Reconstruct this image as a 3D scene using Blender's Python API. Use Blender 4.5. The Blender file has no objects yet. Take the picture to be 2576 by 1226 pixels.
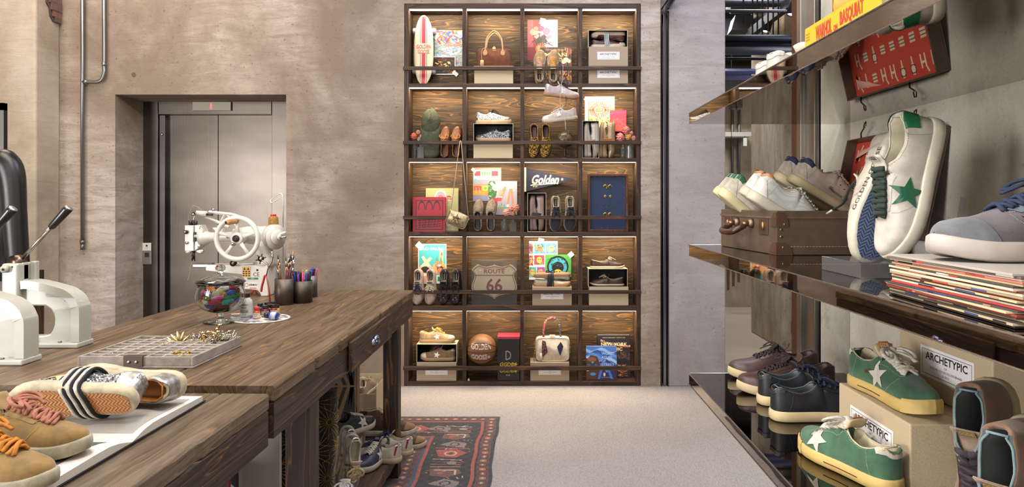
import bpy, bmesh, math, random
import numpy as np
from mathutils import Vector, Matrix, Euler
PI = math.pi
random.seed(7)
SC = bpy.context.scene
COL = SC.collection
# ---------------------------------------------------------------- camera
F = 1717.0          # focal length in pixels (24 mm on a 36 mm wide frame of 2576 px)
H = 1.488           # camera height
DW = 5.494          # distance of the back wall
cam_d = bpy.data.cameras.new('camera'); cam = bpy.data.objects.new('camera', cam_d); COL.objects.link(cam)
cam_d.lens = 24.0; cam_d.sensor_width = 36.0; cam_d.sensor_fit = 'HORIZONTAL'
cam_d.shift_x = -50/2576; cam_d.shift_y = -106/2576
cam_d.clip_start = 0.05; cam_d.clip_end = 100
cam.location = (0, 0, H); cam.rotation_euler = (PI/2, 0, 0)
SC.camera = cam
def at(px, py, Y):
    return Vector(((px-1338)/F*Y, Y, H-(py-507)/F*Y))
# ---------------------------------------------------------------- world, exposure
SC.view_settings.view_transform = 'Standard'
SC.view_settings.look = 'None'
SC.view_settings.gamma = 1.0
SC.view_settings.use_curve_mapping = False
SC.view_settings.exposure = 0.06
w = bpy.data.worlds.new('world'); SC.world = w; w.use_nodes = True
w.node_tree.nodes['Background'].inputs[0].default_value = (0.75, 0.78, 0.9, 1)
w.node_tree.nodes['Background'].inputs[1].default_value = 0.25
# ---------------------------------------------------------------- large lights (ceiling lamps of the shop and added fills)
def area(name, loc, target, sx, sy, power, col, spread=PI):
    d = bpy.data.lights.new(name, 'AREA'); d.shape = 'RECTANGLE'; d.size = sx; d.size_y = sy
    d.energy = power; d.color = col; d.spread = spread
    o = bpy.data.objects.new(name, d); COL.objects.link(o); o.location = loc
    v = Vector(target)-Vector(loc); o.rotation_euler = v.to_track_quat('-Z', 'Y').to_euler()
    return o
def spot(name, loc, target, power, col, ang=60, blend=.6, rad=.05):
    d = bpy.data.lights.new(name, 'SPOT'); d.energy = power; d.color = col
    d.spot_size = math.radians(ang); d.spot_blend = blend; d.shadow_soft_size = rad
    o = bpy.data.objects.new(name, d); COL.objects.link(o); o.location = loc
    v = Vector(target)-Vector(loc); o.rotation_euler = v.to_track_quat('-Z', 'Y').to_euler()
    return o
WARM = (1.0, .87, .75); NEUT = (1.0, .96, .93); COOL = (.80, .84, 1.0)
area('ceiling_lamp_a', (-2.0, 2.2, 4.3), (-2.0, 2.6, 0), 2.4, 1.2, 95, WARM)
area('ceiling_lamp_b', (-.2, 1.0, 4.3), (0, 1.6, 0), 1.6, 1.2, 60, NEUT)
area('ceiling_lamp_c', (.6, 3.6, 4.3), (.5, 3.9, 0), 1.4, 1.2, 75, COOL)
area('ceiling_lamp_d', (-1.0, -2.0, 4.2), (-.2, 2.5, 1.0), 3.0, 1.0, 70, NEUT)
area('ceiling_lamp_e', (-3.3, 4.4, 4.3), (-3.3, 4.8, 0), 1.4, .6, 50, WARM)
area('added_front_fill', (-1.2, -3.1, 2.0), (-.6, 3, 1.3), 4.0, 2.6, 62, (.96, .97, 1.0))  # soft fill added behind the viewer for even frontal light
area('added_side_fill', (-5.1, -.9, 1.6), (1.1, 1.4, 1.3), 3.0, 2.4, 480, (1.0, .985, .98))  # fill added at the left, reaches in under the wall shelves
area('far_room_lamp', (4.4, 6.3, 3.9), (4.0, 7.0, 0), 1.6, 1.2, 60, NEUT)
area('far_room_fill_b', (2.0, 8.7, 3.9), (2.0, 8.7, 0), .7, 1.0, 75, NEUT)  # unseen lamp added to brighten the far pillar
area('far_room_fill_c', (1.95, 6.75, 4.1), (2.1, 7.0, 0), .6, .9, 32, NEUT)  # added with the one above, lifts the far pillar's left face
spot('track_spot_a', (-.6, .6, 3.9), (-1.2, 1.6, .96), 90, NEUT, 50)
spot('track_spot_b', (-1.3, 1.3, 3.4), (1.0, 1.9, 1.5), 130, NEUT, 60)  # added spot, brightens the concrete wall behind the shelves
spot('track_spot_c', (-1.3, .5, 3.0), (.9, 1.4, 1.1), 120, NEUT, 60)  # added spot, lifts the shoes on the right-hand shelves
spot('track_spot_d', (.1, 2.2, 3.4), (-3.3, 5.7, 1.5), 170, NEUT, 26)  # added spot to lighten the reveal of the lift recess
spot('wall_washer', (-2.37, 5.0, 3.75), (-2.37, 5.494, 3.0), 7, NEUT, 120, 1.0, .03)
# ---------------------------------------------------------------- helpers: colours and materials
def lin(c):
    if isinstance(c, str):
        c = [int(c[i:i+2], 16)/255 for i in (0, 2, 4)]
    return tuple((x/12.92 if x <= .04045 else ((x+.055)/1.055)**2.4) for x in c[:3])
MATS = {}
class NT:
    def __init__(s, name):
        s.m = bpy.data.materials.new(name); s.m.use_nodes = True
        s.t = s.m.node_tree; s.b = s.t.nodes['Principled BSDF']; s.out = s.t.nodes['Material Output']
    def n(s, kind, **kw):
        nd = s.t.nodes.new(kind)
        for k, v in kw.items():
            if k.startswith('i_'):
                nd.inputs[k[2:].replace('_', ' ')].default_value = v
            else: setattr(nd, k, v)
        return nd
    def l(s, a, b): s.t.links.new(a, b)
    def coords(s, kind='Object', scale=(1, 1, 1), loc=(0, 0, 0), rot=(0, 0, 0)):
        if kind == 'World':
            src = s.n('ShaderNodeNewGeometry').outputs['Position']
        else:
            src = s.n('ShaderNodeTexCoord').outputs[kind]
        mp = s.n('ShaderNodeMapping'); mp.inputs['Scale'].default_value = scale
        mp.inputs['Location'].default_value = loc; mp.inputs['Rotation'].default_value = rot
        s.l(src, mp.inputs['Vector']); return mp.outputs[0]
    def noise(s, vec, scale=5, detail=4, rough=.55, dist=0):
        nd = s.n('ShaderNodeTexNoise'); nd.inputs['Scale'].default_value = scale
        nd.inputs['Detail'].default_value = detail; nd.inputs['Roughness'].default_value = rough
        nd.inputs['Distortion'].default_value = dist
        s.l(vec, nd.inputs['Vector']); return nd.outputs['Fac']
    def ramp(s, fac, stops, interp='LINEAR'):
        r = s.n('ShaderNodeValToRGB'); cr = r.color_ramp; cr.interpolation = interp
        while len(cr.elements) < len(stops): cr.elements.new(.5)
        for e, (p, c) in zip(cr.elements, stops):
            e.position = p
            e.color = (*lin(c), 1) if not isinstance(c, (int, float)) else (c, c, c, 1)
        s.l(fac, r.inputs[0]); return r.outputs[0]
    def mix(s, fac, a, b, mode='MIX'):
        m = s.n('ShaderNodeMix', data_type='RGBA', blend_type=mode)
        for sock, v in ((0, fac), (6, a), (7, b)):
            if hasattr(v, 'is_output') or hasattr(v, 'links'): s.l(v, m.inputs[sock])
            elif isinstance(v, (int, float)): m.inputs[sock].default_value = v if sock == 0 else (v, v, v, 1)
            else: m.inputs[sock].default_value = (*lin(v), 1)
        return m.outputs[2]
    def math(s, op, a, b=None, c=None):
        m = s.n('ShaderNodeMath', operation=op)
        for i, v in enumerate((a, b, c)):
            if v is None: continue
            if isinstance(v, (int, float)): m.inputs[i].default_value = v
            else: s.l(v, m.inputs[i])
        return m.outputs[0]
    def bump(s, fac, strength=.3, dist=.002):
        b = s.n('ShaderNodeBump'); b.inputs['Strength'].default_value = strength
        b.inputs['Distance'].default_value = dist
        s.l(fac, b.inputs['Height']); s.l(b.outputs[0], s.b.inputs['Normal']); return b
    def base(s, v):
        if hasattr(v, 'links'): s.l(v, s.b.inputs['Base Color'])
        else: s.b.inputs['Base Color'].default_value = (*lin(v), 1)
    def set(s, **kw):
        for k, v in kw.items(): s.b.inputs[k.replace('_', ' ')].default_value = v
        return s
def mat(kind, c='808080', rough=None):
    """cached materials by surface kind and colour"""
    key = (kind, c, rough)
    if key in MATS: return MATS[key]
    t = NT('%s_%s' % (kind, c)); R = lambda d: rough if rough is not None else d
    if kind == 'plain':
        t.base(c); t.set(Roughness=R(.55))
        v = t.coords('Object'); t.bump(t.noise(v, 160, 2), .12, .0006)
    elif kind == 'gloss':
        t.base(c); t.set(Roughness=R(.16)); t.b.inputs['Coat Weight'].default_value = .3
        t.bump(t.noise(t.coords('Object'), 40, 2), .03, .001)
    elif kind == 'leather':
        v = t.coords('Object'); n = t.noise(v, 30, 4)
        t.base(t.mix(t.ramp(n, [(.3, 0), (.75, 1)]), tuple(x*.86 for x in _srgb(c)), tuple(min(1, x*1.05) for x in _srgb(c))))
        t.set(Roughness=R(.42))
        vo = t.n('ShaderNodeTexVoronoi', feature='DISTANCE_TO_EDGE'); vo.inputs['Scale'].default_value = 420; t.l(v, vo.inputs['Vector'])
        t.bump(t.math('ADD', vo.outputs['Distance'], t.math('MULTIPLY', n, .8)), .35, .0008)
    elif kind == 'suede':
        v = t.coords('Object'); n = t.noise(v, 22, 5, .65); f = t.noise(v, 500, 2)
        t.base(t.mix(t.ramp(n, [(.3, 0), (.7, 1)]), tuple(x*.80 for x in _srgb(c)), tuple(min(1, x*1.10) for x in _srgb(c))))
        t.set(Roughness=R(.95)); t.b.inputs['Sheen Weight'].default_value = .25
        t.bump(t.math('ADD', f, n), .45, .0012)
    elif kind == 'rubber':
        v = t.coords('Object'); n = t.noise(v, 60, 3); n2 = t.noise(v, 9, 4, .7)
        t.base(t.mix(t.ramp(n2, [(.35, 0), (.7, 1)]), tuple(x*.90 for x in _srgb(c)), c))
        t.set(Roughness=R(.62)); t.bump(n, .2, .001)
    elif kind == 'fabric':
        v = t.coords('Object'); 
        w1 = t.n('ShaderNodeTexWave', wave_type='BANDS', bands_direction='X'); w1.inputs['Scale'].default_value = 160; w1.inputs['Distortion'].default_value = 1; t.l(v, w1.inputs[0])
        w2 = t.n('ShaderNodeTexWave', wave_type='BANDS', bands_direction='Z'); w2.inputs['Scale'].default_value = 160; w2.inputs['Distortion'].default_value = 1; t.l(v, w2.inputs[0])
        h = t.math('ADD', w1.outputs['Fac'], w2.outputs['Fac'])
        t.base(t.mix(t.ramp(t.noise(v, 70, 4), [(.3, 0), (.7, 1)]), tuple(x*.82 for x in _srgb(c)), tuple(min(1, x*1.08) for x in _srgb(c))))
        t.set(Roughness=R(.9)); t.bump(h, .3, .0006)
    elif kind == 'mesh':
        v = t.coords('Object')
        vo = t.n('ShaderNodeTexVoronoi'); vo.inputs['Scale'].default_value = 330; vo.inputs['Randomness'].default_value = .15; t.l(v, vo.inputs['Vector'])
        t.base(t.mix(t.ramp(vo.outputs['Distance'], [(.2, 0), (.35, 1)]), tuple(x*.62 for x in _srgb(c)), c)); t.set(Roughness=.9)
        t.bump(vo.outputs['Distance'], .4, .001)
    elif kind == 'glitter':
        v = t.coords('Object')
        vo = t.n('ShaderNodeTexVoronoi'); vo.inputs['Scale'].default_value = 330; t.l(v, vo.inputs['Vector'])
        wn = t.n('ShaderNodeTexWhiteNoise'); t.l(vo.outputs['Color'], wn.inputs['Vector'])
        t.base(t.mix(wn.outputs['Value'], tuple(x*.35 for x in _srgb(c)), tuple(min(1, x*1.25) for x in _srgb(c))))
        t.set(Metallic=.85, Roughness=.28)
        g = t.n('ShaderNodeNewGeometry'); vm = t.n('ShaderNodeVectorMath', operation='SUBTRACT'); t.l(vo.outputs['Color'], vm.inputs[0]); vm.inputs[1].default_value = (.5, .5, .5)
        vs = t.n('ShaderNodeVectorMath', operation='SCALE'); t.l(vm.outputs[0], vs.inputs[0]); vs.inputs['Scale'].default_value = 1.3
        va = t.n('ShaderNodeVectorMath', operation='ADD'); t.l(vs.outputs[0], va.inputs[0]); t.l(g.outputs['Normal'], va.inputs[1])
        vn = t.n('ShaderNodeVectorMath', operation='NORMALIZE'); t.l(va.outputs[0], vn.inputs[0]); t.l(vn.outputs[0], t.b.inputs['Normal'])
    elif kind == 'metal':
        t.base(c); t.set(Metallic=1.0, Roughness=R(.25)); t.bump(t.noise(t.coords('Object'), 60, 3), .06, .0006)
    elif kind == 'foil':
        v = t.coords('Object'); t.base(t.mix(t.ramp(t.noise(v, 60, 4), [(.35, 0), (.7, 1)]), tuple(x*.7 for x in _srgb(c)), c))
        t.set(Metallic=.8, Roughness=.35); t.bump(t.noise(v, 90, 4), .5, .001)
    elif kind == 'paper':
        t.base(c); t.set(Roughness=R(.7)); t.bump(t.noise(t.coords('Object'), 12, 2), .1, .001)
    elif kind == 'kraft':
        v = t.coords('Object'); t.base(t.mix(t.ramp(t.noise(v, 700, 2), [(.35, 0), (.65, 1)]), tuple(x*.90 for x in _srgb(c)), tuple(min(1, x*1.04) for x in _srgb(c))))
        t.set(Roughness=.85)
    elif kind == 'glass':
        t.base(c); t.set(Roughness=.02, IOR=1.45); t.b.inputs['Transmission Weight'].default_value = 1
        t.bump(t.noise(t.coords('Object'), 6, 2), .05, .002)
    elif kind == 'acrylic':
        t.base(tuple(x*.5 for x in _srgb(c))); t.set(Roughness=.06); t.b.inputs['Alpha'].default_value = rough or .22; t.b.inputs['Specular IOR Level'].default_value = .6
        t.bump(t.noise(t.coords('Object'), 8, 2), .05, .002)
    elif kind == 'glow':
        t.base(c); t.b.inputs['Emission Color'].default_value = (*lin(c), 1); t.b.inputs['Emission Strength'].default_value = rough or 3
        t.bump(t.noise(t.coords('Object'), 6, 2), .02, .001)
    elif kind == 'paintedmetal':
        v = t.coords('Object'); t.base(t.mix(t.ramp(t.noise(v, 5, 4), [(.3, 0), (.7, 1)]), tuple(x*.92 for x in _srgb(c)), c))
        t.set(Roughness=R(.32)); t.b.inputs['Coat Weight'].default_value = .25; t.bump(t.noise(v, 300, 2), .15, .0008)
    elif kind == 'leopard':
        v = t.coords('Object'); vo = t.n('ShaderNodeTexVoronoi'); vo.inputs['Scale'].default_value = 95; t.l(v, vo.inputs['Vector'])
        t.base(t.ramp(vo.outputs['Distance'], [(.0, '8a6420'), (.22, '1a120c'), (.48, '1a120c'), (.52, 'b98f35')])); t.set(Roughness=.85)
    elif kind == 'bandana':
        v = t.coords('Object'); vo = t.n('ShaderNodeTexVoronoi'); vo.inputs['Scale'].default_value = 130; t.l(v, vo.inputs['Vector'])
        t.base(t.ramp(vo.outputs['Distance'], [(.0, 'e8dcd8'), (.2, 'e8dcd8'), (.28, c), (1, c)])); t.set(Roughness=.8)
    MATS[key] = t.m
    return t.m
def _srgb(c):
    return tuple(int(c[i:i+2], 16)/255 for i in (0, 2, 4)) if isinstance(c, str) else c
# ---------------------------------------------------------------- helpers: mesh building
class MB:
    def __init__(s): s.v = []; s.f = []; s.m = []; s.M = Matrix.Identity(4); s.mi = 0; s.sm = []; s.smooth = False; s.col = None
    def add(s, vs, fs, mi=None):
        o = len(s.v); s.v += [tuple(s.M @ Vector(v)) for v in vs]
        s.f += [tuple(i+o for i in f) for f in fs]
        s.m += [s.mi if mi is None else mi]*len(fs); s.sm += [s.smooth]*len(fs); return s
    def box(s, x0, x1, y0, y1, z0, z1):
        v = [(x, y, z) for x in (x0, x1) for y in (y0, y1) for z in (z0, z1)]
        return s.add(v, [(0, 1, 3, 2), (4, 6, 7, 5), (0, 4, 5, 1), (2, 3, 7, 6), (0, 2, 6, 4), (1, 5, 7, 3)])
    def cyl(s, p, q, r, n=16, r2=None, cap=True):
        return s.tube([p, q], [r, r if r2 is None else r2], n, cap)
    def tube(s, pts, r, n=8, cap=True, closed=False, flat=1.0, up=None):
        pts = [Vector(p) for p in pts]; k = len(pts); rs = r if isinstance(r, (list, tuple)) else [r]*k
        vs = []; prev = None
        for i, p in enumerate(pts):
            if closed: t = pts[(i+1) % k]-pts[i-1]
            else: t = pts[min(i+1, k-1)]-pts[max(i-1, 0)]
            if t.length < 1e-9: t = Vector((0, 0, 1))
            t.normalize()
            if prev is None:
                a = Vector(up) if up else (Vector((0, 0, 1)) if abs(t.z) < .9 else Vector((1, 0, 0)))
            else: a = prev
            b = t.cross(a)
            if b.length < 1e-6: b = t.cross(Vector((1, .3, .2)))
            b.normalize(); a = b.cross(t).normalized(); prev = a
            if up is not None: prev = Vector(up)
            for j in range(n):
                g = 2*PI*j/n; vs.append(p+(a*math.cos(g)*flat+b*math.sin(g))*rs[i])
        fs = []
        for i in range(k if closed else k-1):
            for j in range(n):
                a0 = i*n+j; a1 = i*n+(j+1) % n; b0 = ((i+1) % k)*n+j; b1 = ((i+1) % k)*n+(j+1) % n
                fs.append((a0, b0, b1, a1))
        if cap and not closed: fs += [tuple(range(n)), tuple(range(k*n-1, (k-1)*n-1, -1))]
        return s.add(vs, fs)
    def lathe(s, prof, n=32, c=(0, 0, 0), squash=1.0):
        vs = []; fs = []; k = len(prof)
        for (r, z) in prof:
            for j in range(n):
                g = 2*PI*j/n; vs.append((c[0]+r*math.cos(g), c[1]+r*squash*math.sin(g), c[2]+z))
        for i in range(k-1):
            for j in range(n):
                fs.append((i*n+j, i*n+(j+1) % n, (i+1)*n+(j+1) % n, (i+1)*n+j))
        if prof[0][0] > 1e-6: fs.append(tuple(range(n-1, -1, -1)))
        if prof[-1][0] > 1e-6: fs.append(tuple(range((k-1)*n, k*n)))
        return s.add(vs, fs)
    def prism(s, poly, y0, y1, axis='y'):
        """polygon in (x,z) extruded along y (or (x,y) along z, or (y,z) along x)"""
        n = len(poly)
        def P(a, b, d): return {'y': (a, d, b), 'z': (a, b, d), 'x': (d, a, b)}[axis]
        vs = [P(a, b, y0) for a, b in poly]+[P(a, b, y1) for a, b in poly]
        fs = [tuple(range(n)), tuple(range(2*n-1, n-1, -1))]+[(i, n+i, n+(i+1) % n, (i+1) % n) for i in range(n)]
        return s.add(vs, fs)
    def grid(s, fn, nu, nv, closed_u=False, closed_v=False):
        vs = [fn(i/(nu if closed_u else nu-1), j/(nv if closed_v else nv-1)) for i in range(nu) for j in range(nv)]
        fs = []
        for i in range(nu if closed_u else nu-1):
            for j in range(nv if closed_v else nv-1):
                fs.append((i*nv+j, ((i+1) % nu)*nv+j, ((i+1) % nu)*nv+(j+1) % nv, i*nv+(j+1) % nv))
        return s.add(vs, fs)
    def sphere(s, c, r, n=12, sc=(1, 1, 1)):
        vs = []; fs = []; k = n//2+1
        def f(u, v): 
            a = PI*u; b = 2*PI*v
            return (c[0]+r*sc[0]*math.sin(a)*math.cos(b), c[1]+r*sc[1]*math.sin(a)*math.sin(b), c[2]+r*sc[2]*math.cos(a))
        return s.grid(f, k, n, closed_v=True)
    def build(s, name, mats, parent=None, loc=(0, 0, 0), bevel=0, seg=2, sub=0, solid=0, smooth=None, ngon=True, weld=False):
        me = bpy.data.meshes.new(name); me.from_pydata(s.v, [], s.f); 
        if not isinstance(mats, (list, tuple)): mats = [mats]
        for m in mats: me.materials.append(m)
        sm = s.sm if smooth is None else [smooth]*len(s.f)
        me.polygons.foreach_set('material_index', [min(x, len(mats)-1) for x in s.m])
        me.polygons.foreach_set('use_smooth', sm)
        if s.col is not None:
            a = me.attributes.new('Col', 'FLOAT_COLOR', 'FACE'); a.data.foreach_set('color', np.asarray(s.col, dtype=np.float32).ravel())
        bm = bmesh.new(); bm.from_mesh(me)
        if weld: bmesh.ops.remove_doubles(bm, verts=bm.verts, dist=1e-5)
        if s.col is None: bmesh.ops.recalc_face_normals(bm, faces=bm.faces)
        bm.to_mesh(me); bm.free()
        me.update()
        o = bpy.data.objects.new(name, me); COL.objects.link(o); o.location = loc
        if parent: o.parent = parent
        if solid: md = o.modifiers.new('solid', 'SOLIDIFY'); md.thickness = solid; md.offset = 0
        if bevel: md = o.modifiers.new('bevel', 'BEVEL'); md.width = bevel; md.segments = seg; md.limit_method = 'ANGLE'; md.angle_limit = .6
        if sub: md = o.modifiers.new('sub', 'SUBSURF'); md.levels = sub; md.render_levels = sub
        return o
def thing(name, label, cat, loc=(0, 0, 0), rot=(0, 0, 0), group=None):
    o = bpy.data.objects.new(name, None); COL.objects.link(o); o.empty_display_size = .05
    o.location = loc
    if isinstance(rot, (int, float)): rot = (0, 0, rot)
    if isinstance(rot, Matrix): o.rotation_euler = rot.to_euler()
    else: o.rotation_euler = rot
    o['label'] = label; o['category'] = cat
    if group: o['group'] = group
    return o
def tag(o, label, cat, group=None):
    o['label'] = label; o['category'] = cat
    if group: o['group'] = group
    return o
def struct(o): o['kind'] = 'structure'; return o
def kids(o): return [c for c in bpy.data.objects if c.parent == o]
def dup(root, loc, rot, label, group=None, ch=None):
    r = root.copy(); COL.objects.link(r); r.location = loc
    if isinstance(rot, Matrix): rot = rot.to_euler()
    r.rotation_euler = rot; r['label'] = label
    if group: r['group'] = group
    for c in kids(root):
        k = c.copy(); COL.objects.link(k); k.parent = r
        for g in kids(c):
            d = g.copy(); COL.objects.link(d); d.parent = k
    return r
def box(name, m, x0, x1, y0, y1, z0, z1, parent=None, bevel=0):
    return MB().box(x0, x1, y0, y1, z0, z1).build(name, m, parent, bevel=bevel)
def spline(pts, n=8, closed=False):
    """Catmull-Rom through pts"""
    pts = [Vector(p) for p in pts]; k = len(pts); out = []
    rng = range(k) if closed else range(k-1)
    for i in rng:
        p1 = pts[i]; p2 = pts[(i+1) % k]
        p0 = pts[i-1] if (closed or i > 0) else p1+(p1-p2); p3 = pts[(i+2) % k] if (closed or i+2 < k) else p2+(p2-p1)
        for j in range(n):
            t = j/n
            out.append(.5*((2*p1)+(p2-p0)*t+(2*p0-5*p1+4*p2-p3)*t*t+(3*p1-p0-3*p2+p3)*t**3))
    if not closed: out.append(pts[-1])
    return out
# ---------------------------------------------------------------- text as mesh
_TX = {}
def text_geo(s, bold=0.0):
    k = (s, bold)
    if k in _TX: return _TX[k]
    c = bpy.data.curves.new('t', 'FONT'); c.body = s; c.size = 1; c.offset = bold; c.resolution_u = 2
    o = bpy.data.objects.new('t', c); me = bpy.data.meshes.new_from_object(o)
    vs = np.array([v.co[:] for v in me.vertices]) if len(me.vertices) else np.zeros((1, 3)); fs = [tuple(p.vertices) for p in me.polygons]
    mn = vs.min(0); mx = vs.max(0); vs = vs-mn; d = mx-mn
    bpy.data.objects.remove(o); bpy.data.meshes.remove(me); bpy.data.curves.remove(c)
    _TX[k] = (vs, fs, d); return _TX[k]
def text_into(mb, s, x, z, width, height, y=0.0, bold=.012, fn=None, mi=None, slant=0):
    """flat lettering facing -Y, lower-left at (x, z), stretched to width x height"""
    vs, fs, d = text_geo(s, bold); sx = width/max(d[0], 1e-6); sz = height/max(d[1], 1e-6)
    out = [(x+v[0]*sx+slant*v[1]*sz, y, z+v[1]*sz) for v in vs]
    if fn: out = [fn(*p) for p in out]
    mb.add(out, fs, mi); return mb
# ---------------------------------------------------------------- raster canvas for printed things (drawn here in code)
class Cv:
    def __init__(s, w, h, bg='ffffff'):
        s.w, s.h = w, h; s.a = np.zeros((h, w, 3)); s.a[:] = _srgb(bg); s.yy, s.xx = np.mgrid[0:h, 0:w]+.5
    def put(s, m, c, k=1.0):
        s.a[m] = s.a[m]*(1-k)+np.array(_srgb(c))*k; return s
    def rect(s, x0, y0, x1, y1, c, k=1.0): return s.put((s.xx >= x0) & (s.xx < x1) & (s.yy >= y0) & (s.yy < y1), c, k)
    def frame(s, x0, y0, x1, y1, t, c):
        return s.rect(x0, y0, x1, y0+t, c).rect(x0, y1-t, x1, y1, c).rect(x0, y0, x0+t, y1, c).rect(x1-t, y0, x1, y1, c)
    def circ(s, x, y, r, c, ry=None, k=1.0): return s.put(((s.xx-x)/r)**2+((s.yy-y)/(ry or r))**2 < 1, c, k)
    def ring(s, x, y, r, t, c, ry=None):
        q = np.sqrt((s.xx-x)**2+((s.yy-y)*r/(ry or r))**2); return s.put(abs(q-r) < t/2, c)
    def line(s, x0, y0, x1, y1, t, c):
        dx, dy = x1-x0, y1-y0; L = dx*dx+dy*dy+1e-9; u = np.clip(((s.xx-x0)*dx+(s.yy-y0)*dy)/L, 0, 1)
        return s.put((s.xx-x0-u*dx)**2+(s.yy-y0-u*dy)**2 < t*t/4, c)
    def poly(s, pts, c, k=1.0):
        m = np.zeros((s.h, s.w), bool); n = len(pts)
        for i in range(n):
            x0, y0 = pts[i]; x1, y1 = pts[(i+1) % n]
            if y0 == y1: continue
            cnd = ((y0 <= s.yy) & (s.yy < y1)) | ((y1 <= s.yy) & (s.yy < y0))
            m ^= cnd & (s.xx < x0+(s.yy-y0)*(x1-x0)/(y1-y0))
        return s.put(m, c, k)
    def speck(s, amt, seed=1):
        r = np.random.RandomState(seed); s.a = np.clip(s.a+(r.rand(s.h, s.w, 1)-.5)*amt, 0, 1); return s
def printed(mb, cv, W, Hh, y=0.0, cx=0.0, z0=0.0, fn=None, flat=False):
    """sheet facing -Y made of coloured cells; merges with mb colours"""
    h, w = cv.h, cv.w
    def P(i, j):
        p = (cx-W/2+W*i/w, y, z0+Hh*(1-j/h)); 
        if flat: p = (p[0], p[2], p[1])
        return fn(*p) if fn else p
    vs = [P(i, j) for j in range(h+1) for i in range(w+1)]
    fs = [(j*(w+1)+i, (j+1)*(w+1)+i, (j+1)*(w+1)+i+1, j*(w+1)+i+1) for j in range(h) for i in range(w)]
    a = cv.a; L = np.where(a <= .04045, a/12.92, ((a+.055)/1.055)**2.4)
    c = np.concatenate([L.reshape(-1, 3), np.ones((h*w, 1))], 1)
    mb.col = c if mb.col is None else np.concatenate([mb.col, c]); mb.add(vs, fs); return mb
def ink(rough=.5, name='printed_ink', coat=0, metal=0):
    k = ('ink', rough, coat)
    if k in MATS: return MATS[k]
    t = NT(name); a = t.n('ShaderNodeAttribute', attribute_name='Col'); t.base(a.outputs['Color']); t.set(Roughness=rough)
    t.b.inputs['Coat Weight'].default_value = coat*.25
    t.bump(t.noise(t.coords('Object'), 25, 2), .05, .001)
    MATS[k] = t.m; return t.m
# ---------------------------------------------------------------- big procedural surfaces
def wood(name, axis='x', dark='2b1d14', mid='4a3222', light='8a5a2c', k=9.0, sc=1.0, rough=.5, light_pos=.80, seed=0, world=True, gloss=.0, grain=1.0, worn=None):
    t = NT(name)
    s = {'x': (.42, 6, 6), 'y': (6, .5, 6), 'z': (6, 6, .6)}[axis]
    sf = {'x': (3, 160, 160), 'y': (160, 3, 160), 'z': (160, 160, 3)}[axis]
    kind = 'World' if world else 'Object'
    v = t.coords(kind, tuple(q*sc for q in s), (seed*3.7, seed*1.3, seed*2.1)); vf = t.coords(kind, tuple(q*sc for q in sf))
    n = t.noise(v, 1.0, 3, .45, .6); fib = t.noise(vf, 1.0, 3, .6)
    rings = t.math('FRACT', t.math('ADD', t.math('MULTIPLY', n, k*1.5), t.math('MULTIPLY', fib, .10)))
    r01 = t.ramp(rings, [(0, 0.0), (.55, .55), (.86, 1.0), (1, 0.0)])
    big = t.noise(t.coords(kind, tuple(q*sc*.7 for q in s), (9+seed, 4, 2)), 1.0, 2)
    c1 = t.ramp(r01, [(0.0, dark), (.35, mid), (light_pos, mid), (1, light)])
    c2 = t.ramp(fib, [(.28, .42), (.58, 1.0)])
    c = t.mix(grain, c1, c2, 'MULTIPLY')
    c = t.mix(t.ramp(big, [(.35, .0), (.7, .55)]), c, dark)
    if worn:
        wn = t.noise(t.coords(kind, tuple(q*sc*1.6 for q in s), (1+seed, 7, 5)), 1.6, 6, .7)
        c = t.mix(t.ramp(wn, [(.45, 0.0), (.75, .75)]), c, worn)
    t.base(c)
    t.l(t.ramp(fib, [(.3, min(1, rough+.15)), (.7, max(0, rough-.08))]), t.b.inputs['Roughness'])
    t.bump(t.math('ADD', t.math('MULTIPLY', fib, .6), t.math('MULTIPLY', r01, .5)), .35, .0015)
    return t.m
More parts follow.
